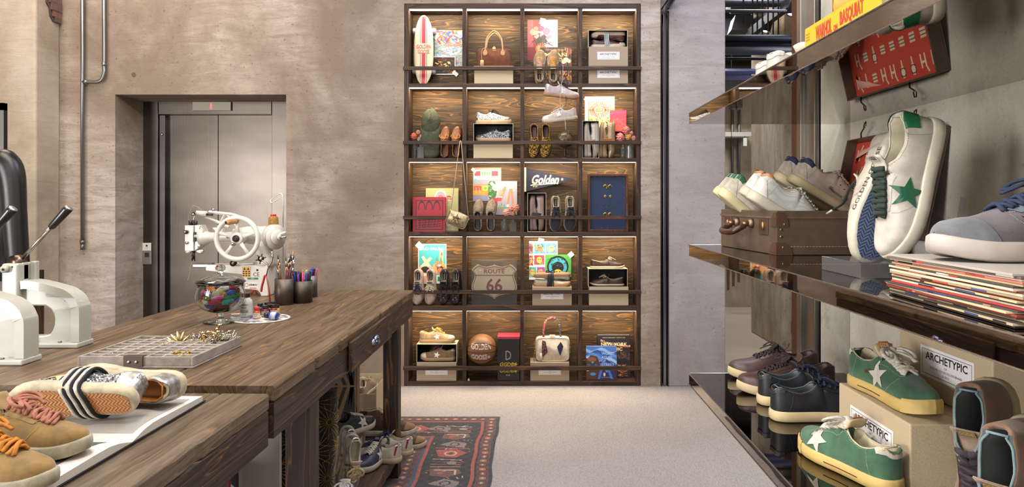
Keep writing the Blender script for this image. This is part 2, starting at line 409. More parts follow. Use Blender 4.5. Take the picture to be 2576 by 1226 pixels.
def plaster(name, base='b39c84', dark='8a745e', lightc='c4b3a0', speck='54463a', streak=1.0, scale=1.0, vert=False, rough=.85, crack=0):
    t = NT(name)
    sv = (1.3, 1.3, 6.0) if vert is False else ((2.2, 2.2, 1.6) if vert == 2 else (5, 5, .9))
    v1 = t.coords('World', (.7*scale,)*3); v2 = t.coords('World', tuple(x*scale for x in sv)); v3 = t.coords('World', tuple(x*scale*4.5 for x in sv), (3, 1, 5))
    a = t.noise(v1, 1.2, 6, .62, .5); b = t.noise(v2, 2.2, 8, .7, .8); s = t.noise(v3, 5, 9, .82, 1.2)
    c = t.ramp(a, [(.37, dark), (.5, base), (.62, lightc)])
    c = t.mix(t.ramp(b, [(.40, .0), (.70, .55*streak)]), c, dark)
    c = t.mix(t.ramp(s, [(.565, .0), (.66, .6*streak)]), c, speck)
    pin = t.noise(t.coords('World', (26*scale, 26*scale, 34*scale)), 1.5, 4, .8)
    c = t.mix(t.ramp(pin, [(.605, .0), (.68, .55*streak)]), c, speck)
    h = t.math('ADD', t.math('ADD', t.math('MULTIPLY', b, 1.0), t.math('MULTIPLY', s, .5)), a)
    if crack:
        vo = t.n('ShaderNodeTexVoronoi', feature='DISTANCE_TO_EDGE'); vo.inputs['Scale'].default_value = 1.6
        vv = t.n('ShaderNodeVectorMath', operation='ADD'); t.l(v1, vv.inputs[0])
        nn = t.n('ShaderNodeTexNoise'); nn.inputs['Scale'].default_value = 5; nn.inputs['Detail'].default_value = 6; t.l(v1, nn.inputs['Vector'])
        sc2 = t.n('ShaderNodeVectorMath', operation='SCALE'); t.l(nn.outputs['Color'], sc2.inputs[0]); sc2.inputs['Scale'].default_value = .5
        t.l(sc2.outputs[0], vv.inputs[1]); t.l(vv.outputs[0], vo.inputs['Vector'])
        c = t.mix(t.ramp(vo.outputs['Distance'], [(.0, .8*crack), (.012, 0.0)]), c, speck)
    t.base(c); t.set(Roughness=rough); t.bump(h, .6, .009)
    return t.m
# ================================================================ ROOM
M_wall = plaster('plaster_back', 'a99b8d', '877768', 'c2b7ad', '574839', 1.5)
M_pil = plaster('plaster_pillar', 'b3acaa', 'a09896', 'c4bebd', '645c59', 1.1)
M_left = plaster('plaster_left', 'b4a592', '998977', 'c8bbac', '6b5d4f', .6, 1.3)
M_conc = plaster('concrete_right', 'd0cabc', 'b2ac9e', 'ddd8cb', '5c564b', .7, 1.6, vert=2, crack=.25)
M_farc = plaster('concrete_far', 'a39680', '84755c', 'b9ad98', '4c3f2e', .8, 1.0, vert=True)
M_dark = mat('plain', '15161a'); M_blk = mat('gloss', '0c0c0e')
def steel(name, c='a9a29a', vert=True, rough=.3):
    t = NT(name); v = t.coords('World', (170, 170, 1.2) if vert else (1.2, 170, 170)); n = t.noise(v, 1, 3, .7)
    m = t.noise(t.coords('World', (.9, .9, 2.2)), 1.2, 3)
    t.base(t.mix(t.ramp(m, [(.35, 0), (.7, 1)]), tuple(x*.82 for x in _srgb(c)), c))
    t.set(Metallic=1.0, Roughness=rough); t.bump(n, .5, .0006); return t.m
M_steel = steel('brushed_steel', '716961', rough=.33); M_steel2 = steel('column_steel', 'a8a49c', rough=.3)
Bx0, Bx1 = at(1017, 0, DW).x, at(1612, 0, DW).x; Bz1 = at(0, 9, DW).z
Ex0, Ex1 = at(290, 0, DW).x, at(720, 0, DW).x; Ez1 = at(0, 238, DW).z
CZ = 4.4
b = MB(); b.box(-5.2, Ex0, DW, 6.1, 0, CZ); b.box(Ex0, Ex1, DW, 6.1, Ez1, CZ); b.box(Ex1, Bx0, DW, 6.1, 0, CZ)
b.box(Bx0, Bx1, DW, 6.1, Bz1, CZ); b.box(Bx1, 1.035, DW, 6.1, 0, CZ)
struct(b.build('wall_back', M_wall))
struct(MB().box(1.035+.065, 1.557, DW, 6.1, 0, CZ).box(1.035, 1.1, DW+.12, 6.1, 0, CZ).build('wall_pillar', M_pil, bevel=.006))
# floor: carpet, and the polished floor of the room beyond
t = NT('carpet_beige'); v = t.coords('World'); 
vo = t.n('ShaderNodeTexVoronoi'); vo.inputs['Scale'].default_value = 95; t.l(t.coords('World', (1, .55, 1)), vo.inputs['Vector'])
n1 = t.noise(v, 1.1, 3); n2 = t.noise(v, 130, 3, .7)
c = t.mix(t.ramp(n1, [(.35, 0), (.7, 1)]), 'a39d9b', 'b1aba9'); c = t.mix(t.ramp(n2, [(.35, .55), (.55, 0)]), c, '7f7874')
c = t.mix(t.ramp(vo.outputs['Distance'], [(.35, 0), (.75, .28)]), c, '736c68')
t.base(c); t.set(Roughness=.97); t.b.inputs['Sheen Weight'].default_value = .2
t.bump(t.math('SUBTRACT', n2, vo.outputs['Distance']), .8, .004); M_carpet = t.m
struct(MB().box(-5.2, 4.5, -3.2, 6.25, -.05, 0).build('floor', M_carpet))
struct(MB().box(1.3, 8, 6.25, 9.9, -.05, .0).build('floor_far', mat('plain', 'b3a797', .4)))
struct(MB().box(-5.2, 8, -3.2, 9.9, CZ, CZ+.05).build('ceiling', mat('plain', '3c3a3c')))
struct(MB().box(-5.25, -5.2, -3.2, 6.1, 0, CZ).build('wall_left', M_left))
struct(MB().box(-5.2, 4.5, -3.25, -3.2, 0, CZ).build('wall_front', M_wall))
# left pilaster with exposed bricks near its top
b = MB(); b.box(-4.25, -3.795, 5.22, 5.4935, 0, CZ); b.M = Matrix.Identity(4)
struct(b.build('wall_pilaster', M_left, bevel=.02, seg=3))
b = MB(); random.seed(3)
XP = -3.795
def sp(px, py): Y = XP*F/(px-1338); return (Y, H-(py-507)/F*Y)
q_ = [sp(p, y) for p, y in ((116, -12), (151.5, -12), (151, 22), (151.5, 48), (146, 60), (132, 55), (124, 40), (121, 18), (114, 5))]
b.prism(q_, XP+.0005, XP+.010, 'x'); tb_ = struct(b.build('trim_1', mat('suede', '4a4038')))
for i, (x0, x1, y0, y1) in enumerate(((119, 149, -10, 5), (123, 150, 9, 24), (127, 150, 28, 41), (133, 148, 45, 55))):
    p0, p1 = sp(x0, y1), sp(x1, y0); b = MB(); b.box(XP+.0105, XP+.020+.004*(i % 2), p0[0], p1[0], p0[1], p1[1]); b.build('brick', mat('suede', ['75503f', '68483a', '7c5240', '644436'][i]), tb_, bevel=.005)
# ---- right concrete wall carrying the shelves, its steel end column
XW = 1.10
struct(MB().box(XW, XW+.3, -3.2, 2.36, 0, CZ).build('wall_right', M_conc))
struct(MB().box(XW-.002, XW+.3, 2.36, 2.60, 0, CZ).build('wall_right_end', plaster('concrete_end', 'adaaa0', '92907f', 'bcb9b0', '4c463d', .6, 1.8, vert=2, crack=.3), bevel=.006))
b = MB(); b.box(1.105, 1.25, 2.60, 2.612, 0, CZ)
b.smooth = False
for x0, x1, y0, y1, mi in ((1.085, 1.25, 2.625, 2.66, 0), (1.10, 1.25, 2.66, 2.76, 0), (1.085, 1.25, 2.76, 2.80, 0), (1.12, 1.25, 2.80, 2.86, 0), (1.11, 1.25, 2.86, 2.92, 1)):
    b.mi = mi; b.box(x0, x1, y0, y1, 0, CZ)
b.mi = 0
for z in (.78, .84): b.cyl((1.075, 2.71, z), (1.10, 2.71, z), .014, 12)
struct(b.build('wall_steel_column', [M_steel2, mat('metal', '6b4c3c', .5)], bevel=.003))
# ---- black steel channel standing in the back wall with a beam running to the viewer
t = thing('steel_channel', 'tall black steel channel let into the wall between bookcase and pillar', 'channel', (1.067, DW, 0))
b = MB(); b.box(-.03, -.022, -.012, .11, 0, 3.02); b.box(.022, .03, -.012, .11, 0, 3.02); b.box(-.03, .03, .10, .115, 0, 3.02); b.build('channel_profile', M_blk, t, bevel=.002)
b = MB(); b.box(-.008, .016, .0, .03, 0, 3.0); b.build('guide_rail', mat('metal', '8f8c92', .3), t, bevel=.002)
t = thing('overhead_track', 'black overhead steel track running out from the top of the channel', 'track', (1.067, DW-.01, 3.03))
b = MB(); b.box(-.035, -.020, -2.4, 0, 0, .12); b.box(.020, .035, -2.4, 0, 0, .12); b.box(-.035, .035, -2.4, 0, .10, .12); b.build('track_profile', M_blk, t, bevel=.002)
# ---- conduits on the back wall
m_pipe = mat('metal', '8f8e8c', .38)
t = thing('conduit_pipe', 'long vertical galvanised conduit with a side branch on the plaster wall', 'pipe', (at(214, 0, DW).x, DW-.03, 0))
z0 = at(0, 628, DW).z; zb = at(0, 208, DW).z; dx = (268-214)*.0032
b = MB(); b.smooth = True; b.cyl((0, 0, z0+.03), (0, 0, 3.9), .0145, 16); b.build('pipe', m_pipe, t)
b = MB(); b.smooth = True; b.cyl((0, 0, z0+.05), (0, 0, z0+.075), .019, 16); b.cyl((0, 0, z0), (0, 0, z0+.05), .0155, 16); b.build('end_fitting', mat('metal', '77777a', .45), t)
b = MB(); b.smooth = True; b.tube([(0, 0, zb)]+spline([(.04, 0, zb), (dx-.06, 0, zb), (dx-.02, 0, zb+.018), (dx, 0, zb+.07), (dx, 0, zb+.12)], 6)+[(dx, 0, 3.9)], .0145, 14); b.build('branch_pipe', m_pipe, t)
b = MB(); b.smooth = True; b.cyl((dx, 0, zb+.125), (dx, 0, zb+.155), .018, 16); b.build('coupling', m_pipe, t); b = MB(); b.smooth = True; b.cyl((.012, 0, zb), (.04, 0, zb), .018, 14); b.build('coupling', m_pipe, t)
# small round plug and holes in plaster
tag(MB().lathe([(.0, 0), (.016, 0), (.018, .003), (.013, .004), (.0, .003)], 20).build('wall_plug', mat('plain', '5b4c3e')), 'small round plug mark in the plaster above the lift', 'plug').matrix_world = Matrix.Translation(at(337, 188, DW))@Matrix.Rotation(PI/2, 4, 'X')
# ---- lift (elevator) in its recess
EY = 5.89
t = bpy.data.objects.new('door_1', None); COL.objects.link(t); t['kind'] = 'structure'; t.location = (-2.75, EY, 0)
def ex(px, Y=EY): return at(px, 0, Y).x+2.75
zt = at(0, 255, EY).z; zh = at(0, 288, EY).z
box('door_jamb', M_steel, -.63, ex(397), 0, .2, 0, zt+.02, t, .003)
box('door_jamb', M_steel, ex(684), .76, 0, .2, 0, zt+.02, t, .003)
box('door_header', M_steel, ex(397)+.004, ex(684)-.004, .003, .2, zh, zt+.02, t, .003)
box('door_reveal', steel('reveal_steel', '6f6a68', rough=.3), ex(398), ex(412), .02, .2, 0, zh-.004, t, .002)
box('door_panel', M_steel, ex(413, 5.97), ex(549, 5.97)-.002, .08, .11, 0, zh+.02, t, .002)
box('door_panel', M_steel, ex(549, 5.97)+.002, ex(684)+.03, .08, .11, 0, zh+.02, t, .002)
b = MB(); b.smooth = True; b.lathe([(0, .006), (.008, .006), (.011, 0), (.011, -.004)], 16); b.M = Matrix.Identity(4)
o = b.build('key_lock', mat('metal', 'c9c6c0', .2), t); o.location = (ex(405), .012, at(0, 338, EY).z); o.rotation_euler = (PI/2, 0, 0)
dp = thing('floor_display', 'floor indicator plate showing a red number 1 above the lift doors', 'display', (ex(535)-2.75, EY, at(0, 268, EY).z))
hw = 48*.00343; hh = 11*.00343
box('display_plate', mat('paper', 'b9b6a2', .4), -hw, hw, -.02, -.001, -hh, hh, dp, .002)
text_into(MB(), '1', -.010, -.023, .013, .046, -.0215).build('digit', mat('glow', 'ff5a55', 2.0), dp)
cp = thing('call_button_panel', 'narrow white and silver lift call plate with a down arrow button', 'call panel', tuple(at(372, 638, EY)))
box('plate', mat('metal', 'c9c8c6', .35), -.038, .038, -.014, -.001, -.092, .092, cp, .002)
box('upper_plate', mat('paper', 'dadbd4', .4), -.037, .037, -.017, -.012, .025, .092, cp, .001)
box('button', mat('metal', '6d655c', .4), -.019, .019, -.018, -.012, -.03, .008, cp, .002)
b = MB(); b.tube([(-.009, -.0185, -.004), (0, -.0185, -.017), (.009, -.0185, -.004)], .0012, 5); b.build('arrow_mark', M_dark, cp)
b = MB(); b.prism([(.009*math.cos(a*PI/3), .068+.009*math.sin(a*PI/3)) for a in range(6)], -.0175, -.0168); b.build('emblem', M_dark, cp); text_into(MB(), 'OTIS', -.012, .05, .024, .004, -.0174).build('lettering', M_dark, cp)
# ---- room beyond
struct(MB().box(1.557, 8, 9.6, 9.7, 0, CZ).build('wall_far', M_farc))
struct(MB().box(1.56, 4.2, 9.5, 9.599, 2.62, CZ).build('trim_3', mat('plain', '241d18')))
struct(MB().box(8, 8.05, -3.2, 9.9, 0, CZ).build('wall_far_right', M_farc))
struct(MB().box(2.50, 3.2, 6.78, 7.79, 0, CZ).build('wall_far_pillar', plaster('concrete_pillar', 'b0a288', '85704f', 'c4b8a0', '3f3020', 1.2, 1.0, vert=True, crack=.3), bevel=.012))
b = MB(); b.box(1.561, 1.62, 6.1, 6.16, 2.70, CZ); struct(b.build('trim_2', mat('plain', '2c3350')))
def bar(name, lab, cat, p, q, r, m, sq=False, group=None):
    b = MB(); b.smooth = not sq; p = Vector(p); q = Vector(q); c = (p+q)/2
    b.tube([p-c, q-c], r*(1.2 if sq else 1), 4 if sq else 12); o = b.build(name, m); o.location = c; return tag(o, lab, cat, group)
m_cond = mat('metal', '8d8b88', .4); m_bl = mat('paintedmetal', '6f76a8'); m_dk = mat('plain', '121317')
bar('steel_beam', 'upper of two pale blue steel rails beside the pillar edge', 'beam', (1.56, 6.3, H+.327/1717*6.3*1000), (3.0, 6.3, H+.327/1717*6.3*1000), .022, m_bl, True)
bar('steel_beam', 'lower of two pale blue steel rails beside the pillar edge', 'beam', (1.56, 6.3, H+.311/1717*6.3*1000), (2.3, 6.3, H+.311/1717*6.3*1000), .018, m_bl, True)
for px, z0 in ((1843, .62), (1860, .62)):
    X = at(px, 0, 9.55).x; t = thing('wall_conduit', ('left' if px < 1850 else 'right')+' of two thin vertical conduits on the far room wall', 'conduit', (X, 9.57, 0), group='far wall conduits')
    b = MB(); b.smooth = True; b.cyl((0, 0, z0+.1), (0, 0, 3.6), .018, 10); b.build('pipe', m_cond, t); box('outlet_box', m_cond, -.04, .04, -.03, .03, z0, z0+.12, t, .004)
t = thing('wall_conduit', 'thin conduit running down the right side of the far concrete pillar', 'conduit', (2.60, 6.76, 0), group='far wall conduits')
b = MB(); b.smooth = True; b.cyl((0, 0, .3), (0, 0, 4.0), .012, 10); b.build('pipe', m_cond, t); box('outlet_box', m_cond, -.03, .03, -.018, .015, .18, .3, t, .004)
t = thing('wall_shelf_rail', 'white wall rail with a hanging tag in the far room', 'rail', tuple(at(1860, 338, 9.3)))
box('rail', mat('plain', 'cfccc6'), -.20, .17, .0, .27, -.03, .03, t); box('price_tag', mat('paper', 'f2f0ec'), .05, .10, -.01, -.005, -.16, -.05, t)
b = MB(); b.tube([(.075, -.007, -.05), (.075, .0, -.02)], .003, 5); b.build('tag_string', m_dk, t)
t = thing('clothes_hanger', 'brown hanging garment ends below the middle shelf in the far room', 'garment', tuple(at(1840, 690, 9.0)))
for k in range(3): 
    b = MB(); b.prism([(-.07+.06*k, .25), (-.02+.06*k, .25), (-.03+.06*k, -.20+.05*k), (-.06+.06*k, -.22+.06*k)], -.01-.03*k, .01-.03*k); b.build('garment_end', mat('suede', '6d4f31'), t)
b = MB(); b.tube([(-.08, 0, .24), (.12, 0, .24)], .008, 8); b.tube([(0, 0, .24), (0, 0, CZ-at(1840, 690, 9.0).z)], .004, 6); b.build('hanging_rod', m_dk, t)
# services under the far ceiling
tag((lambda b: b.build('air_duct', mat('metal', '5a5b63', .45)))(MB().box(1.7, 5, 9.0, 9.5, 3.45, 3.9).box(1.9, 1.92, 9.2, 9.22, 3.9, CZ).box(2.4, 2.42, 9.2, 9.22, 3.9, CZ)), 'broad horizontal dark grey duct crossing the far room', 'duct')
for k, (y, Y, r, m) in enumerate(((98, 6.4, .04, '3b3d47'), (112, 6.55, .055, '4d4f5a'), (127, 6.4, .045, '6b6d78'), (148, 6.6, .015, '4a4b52'), (28, 6.3, .016, '6a6b72'), (8, 6.6, .04, '5d5f68'))):
    z = at(0, y, Y).z; tag(MB().tube([(1.62, 0, 0), (5.0, 0, 0)], r, 12).build('ceiling_pipe', mat('metal', m, .45), smooth=True), ['uppermost of the thick dark pipes crossing the far room', 'middle thick dark pipe crossing the far room', 'lowest thick grey pipe crossing the far room', 'thin dark pipe below the thick pipes in the far room', 'thin grey pipe high up in front of the far track lights', 'pipe at the top edge behind the slanting metal duct'][k], 'pipe', 'pipes crossing the far room').location = (0, Y, z)
for k, (px, y0) in enumerate(((1870, 60), (1893, 100), (1905, 95), (1918, 98), (1932, 96), (1945, 100), (1958, 110))):
    X = at(px, 0, 6.45).x; zz = at(0, y0, 6.45).z; tag(MB().tube([(0, 0, 0), (0, 0, CZ-zz)], .008, 6).build('hanger_rod', m_dk), 'thin threaded rod hanging from the far room ceiling', 'rod', 'threaded ceiling rods in the far room').location = (X, 6.45, zz)
b = MB(); q = [at(1840, 75, 7.6), at(1885, 75, 7.6), at(1895, 38, 7.6), at(1850, 38, 7.6)]
b.add([tuple(p) for p in q]+[(p.x+.05, p.y+.35, p.z+.02) for p in q], [(0, 1, 2, 3), (7, 6, 5, 4), (0, 4, 5, 1), (1, 5, 6, 2), (2, 6, 7, 3), (3, 7, 4, 0)])
tag(b.build('foil_duct', mat('plain', '505254')), 'short silvery slanting duct hanging near the far room ceiling', 'duct')
b = MB(); q = [at(1838, 36, 7.7), at(1890, 36, 7.7), at(1935, -4, 7.2), at(1838, -4, 7.2)]
b.add([tuple(p) for p in q]+[(p.x, p.y+.2, p.z+.1) for p in q], [(0, 1, 2, 3), (7, 6, 5, 4), (0, 4, 5, 1), (1, 5, 6, 2), (2, 6, 7, 3), (3, 7, 4, 0)])
tag(b.build('metal_duct', mat('plain', '4c4d50')), 'wide galvanised duct with black straps at the far ceiling', 'duct')
tag(MB().box(-.04, .42, -.01, .01, -.02, .03).build('red_sign', mat('plain', 'a01626')), 'small red sign strip at the very top of the far room view', 'sign').location = at(1892, 0, 7.0)
t = thing('track_light_rail', 'long black lighting track in the far room with two spotlights', 'track', (2.37, 7.4, at(0, 84, 7.4).z))
b = MB(); b.box(-.03, .03, -3.2, 0, -.045, .045); b.build('rail', m_dk, t)
for k, (px, py, Y) in enumerate(((1925, 80, 6.9), (1992, 38, 6.0))):
    p = at(px, py, Y); s = thing('track_spotlight', ('lower left' if k == 0 else 'upper right')+' cylindrical spotlight lit on the far lighting track', 'spotlight', tuple(p), (0, .25, 0), 'far track spotlights')
    b = MB(); b.smooth = True; b.lathe([(.0, .17), (.045, .17), (.048, .165), (.048, 0), (.040, 0), (.040, .02), (0, .02)], 20); b.build('lamp_body', m_dk, s)
    b = MB(); b.lathe([(0, .006), (.038, .006), (.038, .012)], 20); b.build('lens', mat('glow', 'fff4e4', 9), s)
    b = MB(); b.cyl((0, 0, .17), (0, 0, .23), .01, 8); b.build('bracket', m_dk, s)
# ================================================================ BOOKCASE
M_bc = wood('walnut_frame', 'x', '28180d', '4a3220', '6e4c2c', 7, 1.0, .6)
M_bcz = wood('walnut_upright', 'z', '28180d', '442e1e', '644428', 7, 1.0, .6)
M_bk = wood('walnut_back', 'x', '1f160c', '4d3920', 'a0702e', 11, 1.7, .6, .72, worn='604c30')
BCX0, BCX1 = at(1018, 0, DW).x, at(1610, 0, DW).x
XS = [at(p, 0, DW).x for p in (1018, 1028, 1163, 1173, 1309, 1318.5, 1455, 1465, 1601, 1610)]
ROWT = [22, 220, 408, 596, 783]       # tops of cells (px)
ROWB = [210, 398, 584, 770, 961]      # shelf top surfaces at the front
def zz(py): return H-(py-507)*DW/F
DEP = .20
bc = thing('bookcase', 'dark stained wooden bookcase of twenty lit cells built into the wall', 'bookcase', (-.077, DW, 0))
def L(x): return x+.077
b = MB(); z0 = zz(972)
for i in (0, 4): 
    x0, x1 = (XS[0], XS[1]) if i == 0 else (XS[8], XS[9]); MB().box(L(x0), L(x1), 0, DEP, 0.005, zz(10)).build('side_panel', M_bcz, bc, bevel=.002)
for i in (1, 2, 3): MB().box(L(XS[2*i]), L(XS[2*i+1]), .004, DEP, 0.005, zz(12)).build('divider', M_bcz, bc, bevel=.002)
box('top_panel', M_bc, L(XS[0]), L(XS[9]), .001, DEP, zz(22), zz(10), bc, .002)
box('plinth', M_bc, L(XS[1]), L(XS[8]), .003, DEP, 0.005, zz(961), bc, .002)
CELL = []
m_led = mat('glow', 'fff1dc', 9)
for r in range(5):
    if r < 4:
        box('shelf', M_bc, L(XS[1]), L(XS[8]), .002, DEP, zz(ROWT[r+1]), zz(ROWB[r]), bc, .0015)
    for c in range(4):
        x0, x1 = XS[2*c+1], XS[2*c+2]
        box('back_panel', M_bk, L(x0), L(x1), DEP-.012, DEP, zz(ROWB[r]), zz(ROWT[r]), bc)
        zt = zz(ROWT[r])
        # warm light strip tucked under the front edge of the board above
        b = MB(); b.box(L(x0)+.004, L(x1)-.004, .006, .056, zt-.0022, zt-.0005); b.build('light_strip', m_led, bc)
        d = bpy.data.lights.new('led', 'AREA'); d.shape = 'RECTANGLE'; d.size = x1-x0-.02; d.size_y = .012; d.energy = 2.6; d.color = (1, .76, .46) if r else (1, .82, .6)
        o = bpy.data.objects.new('led_light', d); COL.objects.link(o); o.location = ((x0+x1)/2, DW+.034, zt-.004); o.rotation_euler = Vector((0, .55, -1)).to_track_quat('-Z', 'X').to_euler()
        v = Vector((0, .35, -1)).normalized(); xax = Vector((1, 0, 0)); zax = -v; yax = zax.cross(xax); o.rotation_euler = Matrix((xax, yax, zax)).transposed().to_euler()
for i, (y0, y1) in enumerate(((168, 177), (355, 363.5), (543, 552), (730, 739), (921, 931))):
    b = MB(); b.box(at(1015, 0, DW).x+.077, at(1612, 0, DW).x+.077, -.018, .001, zz(y1), zz(y0)); b.build('guard_rail', M_bc, bc, bevel=.0015)
# ================================================================ WORK TABLES
M_tt = wood('table_board', 'x', '3a2a20', '5b4536', '8a6440', 8, 1.25, .42, .86, seed=2, world=False, worn='7c6a5c')
M_ta = wood('table_apron', 'y', '22160f', '3f2c20', '7d5836', 9, 1.1, .5, .80, seed=5, world=False)
M_tl = wood('table_leg', 'z', '22150e', '3b281b', '8f5c28', 6, 1.2, .5, .84, seed=1, world=False)
def rough_board(x0, x1, y0, y1, z0, z1, seed, n=60, edges=(1, 1)):
    """thick worn board: right/left edges and ends slightly nibbled"""
    rnd = random.Random(seed); b = MB(); pts = []
    def nb(a): return ((rnd.random()**9)*.008+rnd.random()*.0012) if z1-z0 < .08 else 0.0
    ks = [i/n for i in range(n+1)]
    R = [(x1-(nb(0) if edges[0] else 0), y0+(y1-y0)*k) for k in ks]; Lp = [(x0+(nb(0) if edges[1] else 0), y0+(y1-y0)*k) for k in ks]
    vs = []; fs = []
    for i in range(n+1):
        (xr, y), (xl, _) = R[i], Lp[i]
        dz = rnd.random()*.001
        vs += [(xl, y, z0), (xl, y, z1-.006-dz), (xl+.005, y, z1), (xr-.004-dz*3, y, z1), (xr, y, z1-.005-dz*2), (xr, y, z0)]
    for i in range(n):
        for j in range(6): fs.append((i*6+j, i*6+(j+1) % 6, (i+1)*6+(j+1) % 6, (i+1)*6+j))
    fs.append((5, 4, 3, 2, 1, 0)); fs.append(tuple(n*6+j for j in range(6)))
    b.add(vs, fs); return b
T1Z = .96
a1 = math.radians(-.85)
# local frame: origin at near right corner, +y away, -x left
t1 = thing('work_table', 'long dark wooden work table with a drawer in its worn apron', 'table', (-.735, 1.952, 0), (0, 0, a1))
L1 = 2.105; W1 = 1.055
bx = [-W1, -.72, -.36, 0]
t1b = []
for i in range(3):
    rough_board(bx[i]+(.0008 if i else 0), bx[i+1]-(.0008 if i < 2 else 0), 0, L1, T1Z-.042, T1Z, 10+i, 80, (i == 2, i == 0)).build('tabletop_board', wood('table_top_%d' % i, 'y', '43331f', '68513a', '96703f', 5+i, 1.5, .42, .80, seed=i*3+1, world=False, worn='7e6b58'), t1)
rough_board(-.046, -.004, .004, L1-.004, T1Z-.152, T1Z-.0425, 20, 60).build('apron', M_ta, t1)
rough_board(-W1+.004, -W1+.046, .004, L1-.004, T1Z-.152, T1Z-.0425, 21, 30).build('apron', M_ta, t1)
M_tax = wood('table_apron_x', 'x', '22160f', '3f2c20', '7d5836', 9, 1.1, .5, .80, seed=5, world=False)
box('apron', M_tax, -W1+.047, -.047, .006, .045, T1Z-.152, T1Z-.0425, t1, .003)
box('apron', M_tax, -W1+.047, -.047, L1-.045, L1-.006, T1Z-.152, T1Z-.0425, t1, .003)
def leg(x0, x1, y0, y1, zt, par, m=M_tl): return box('leg', m, x0, x1, y0, y1, 0.009 if x1 > -.5 else 0.0, zt, par, .004)
for (x0, x1) in ((-.085, -.003), (-W1+.003, -W1+.085)):
    leg(x0, x1, .30, .40, T1Z-.1525, t1); leg(x0, x1, 1.69, 1.765, T1Z-.1525, t1)
# drawer front, proud of the apron
dr = MB(); dr.box(0, .016, .74, 1.45, .812, .932); d = dr.build('drawer', wood('drawer_face', 'y', '22160f', '463224', '8a6238', 14, 1.4, .5, .8, seed=8, world=False), t1, bevel=.003)
b = MB(); b.smooth = True
def cup(u, v):
    a = PI*u; e = PI/2*v; return (.017+.026*math.cos(e)*math.sin(a)*1.0, 1.09-.042*math.cos(a)*math.cos(e*.6), .865+.024*math.sin(e)-.008)
b.grid(cup, 14, 8); b.sphere((.024, 1.09, .872), .022, 12, (.8, 1.2, 1)); b.build('cup_handle', mat('metal', '9aa0b4', .2), d, smooth=True)
# lower shelf plank
rough_board(-W1+.03, -.012, .36, L1-.04, .093, .153, 30, 40).build('lower_shelf', wood('lower_plank', 'y', '2a1b12', '4d3829', '7d5836', 6, 1.0, .45, .85, seed=12, world=False, worn='5e4c3e'), t1)
# table 2, nearer
a2 = math.radians(-1.3)
T2Z = .948
t2 = thing('work_table', 'nearer dark wooden work table bearing the open book and wrapped shoes', 'table', (-.736, 1.915, 0), (0, 0, a2))
L2 = 1.7; bx = [-1.25, -.88, -.50, -.14, 0]
for i in range(4):
    rough_board(bx[i]+.0012, bx[i+1]-.0012, -L2, 0, T2Z-.042, T2Z, 40+i, 70, (i == 3, i == 0)).build('tabletop_board', wood('table_two_%d' % i, 'y', '453728', '6c5843', '8c7048', 5+i, 1.5, .42, .8, seed=20+i*3, world=False, worn='837362'), t2)
rough_board(-.046, -.002, -L2, -.004, T2Z-.145, T2Z-.0425, 50, 60).build('apron', wood('apron_two', 'y', '22160f', '3f2c20', '8a6038', 10, 1.25, .5, .8, seed=31, world=False), t2)
box('apron', M_tax, -1.2, -.047, -.045, -.006, T2Z-.145, T2Z-.0425, t2, .003)
for (x0, x1) in ((-.09, -.006), (-1.22, -1.14)):
    leg(x0, x1, -.32, -.23, T2Z-.1455, t2); leg(x0, x1, -1.6, -1.51, T2Z-.1455, t2)
# table 3, low dark one on the left carrying the presses
t3 = thing('side_table', 'dark wooden side table under the two eyelet presses at the left', 'table', (-1.815, 1.985, 0))
rough_board(-.70, 0.0, 0, .72, .91, .96, 60, 40).build('tabletop_board', wood('side_top', 'x', '2c1f16', '4a382b', '6b4e34', 8, 1.2, .45, .9, seed=41, world=False, worn='5e4c3e'), t3)
for x0, y0 in ((-.68, .02), (-.10, .02), (-.68, .62), (-.10, .62)): leg(x0, x0+.08, y0, y0+.08, .9095, t3)
# ================================================================ MIRROR-POLISHED WALL SHELVES (right)
t = NT('polished_steel'); t.base('a79e96'); t.set(Metallic=1.0, Roughness=.02)
t.bump(t.noise(t.coords('World', (1.0, .8, 1.0)), 2.0, 2), .03, .02); M_mir = t.m
t = NT('dark_polished_top'); t.base('5e5650'); t.set(Metallic=1.0, Roughness=.025); t.bump(t.noise(t.coords('World'), 1.5, 2), .02, .02); M_mirt = t.m
t = NT('polished_edge'); t.base('e8e4de'); t.set(Metallic=1.0, Roughness=.22); t.bump(t.noise(t.coords('World'), 30, 2), .02, .001); M_edge = t.m
XF = .551; SY = 2.40
SHZ = {'bottom': .884, 'middle': 1.336, 'top': 1.798}
for k, zt in SHZ.items():
    s = thing('wall_shelf', {'bottom': 'lowest of three mirror polished wall shelves, holding brown, black and green sneakers', 'middle': 'middle mirror polished wall shelf carrying the old suitcase and magazines', 'top': 'highest mirror polished wall shelf carrying the yellow book'}[k], 'shelf', (XF, SY, zt), group='mirror shelves on the concrete wall')
    b = MB(); b.box(0.0012, XW-XF, -4.2, -.0012, -.0385, -.0012); b.mi = 0; b.build('shelf_body', M_mir, s, bevel=0)
    b = MB(); b.box(.001, XW-XF, -4.2, -.001, -.0012, 0); b.build('shelf_top', M_mirt, s)
    b = MB(); b.smooth = True; b.tube([(.0, -4.2, -.0006), (.0, .0, -.0006)], .0016, 8); b.tube([(.0, 0, -.0006), (XW-XF, 0, -.0006)], .0012, 8); b.tube([(.0, 0, -.0385), (.0, -4.2, -.0385)], .0010, 8); b.build('shelf_edge', M_edge, s)
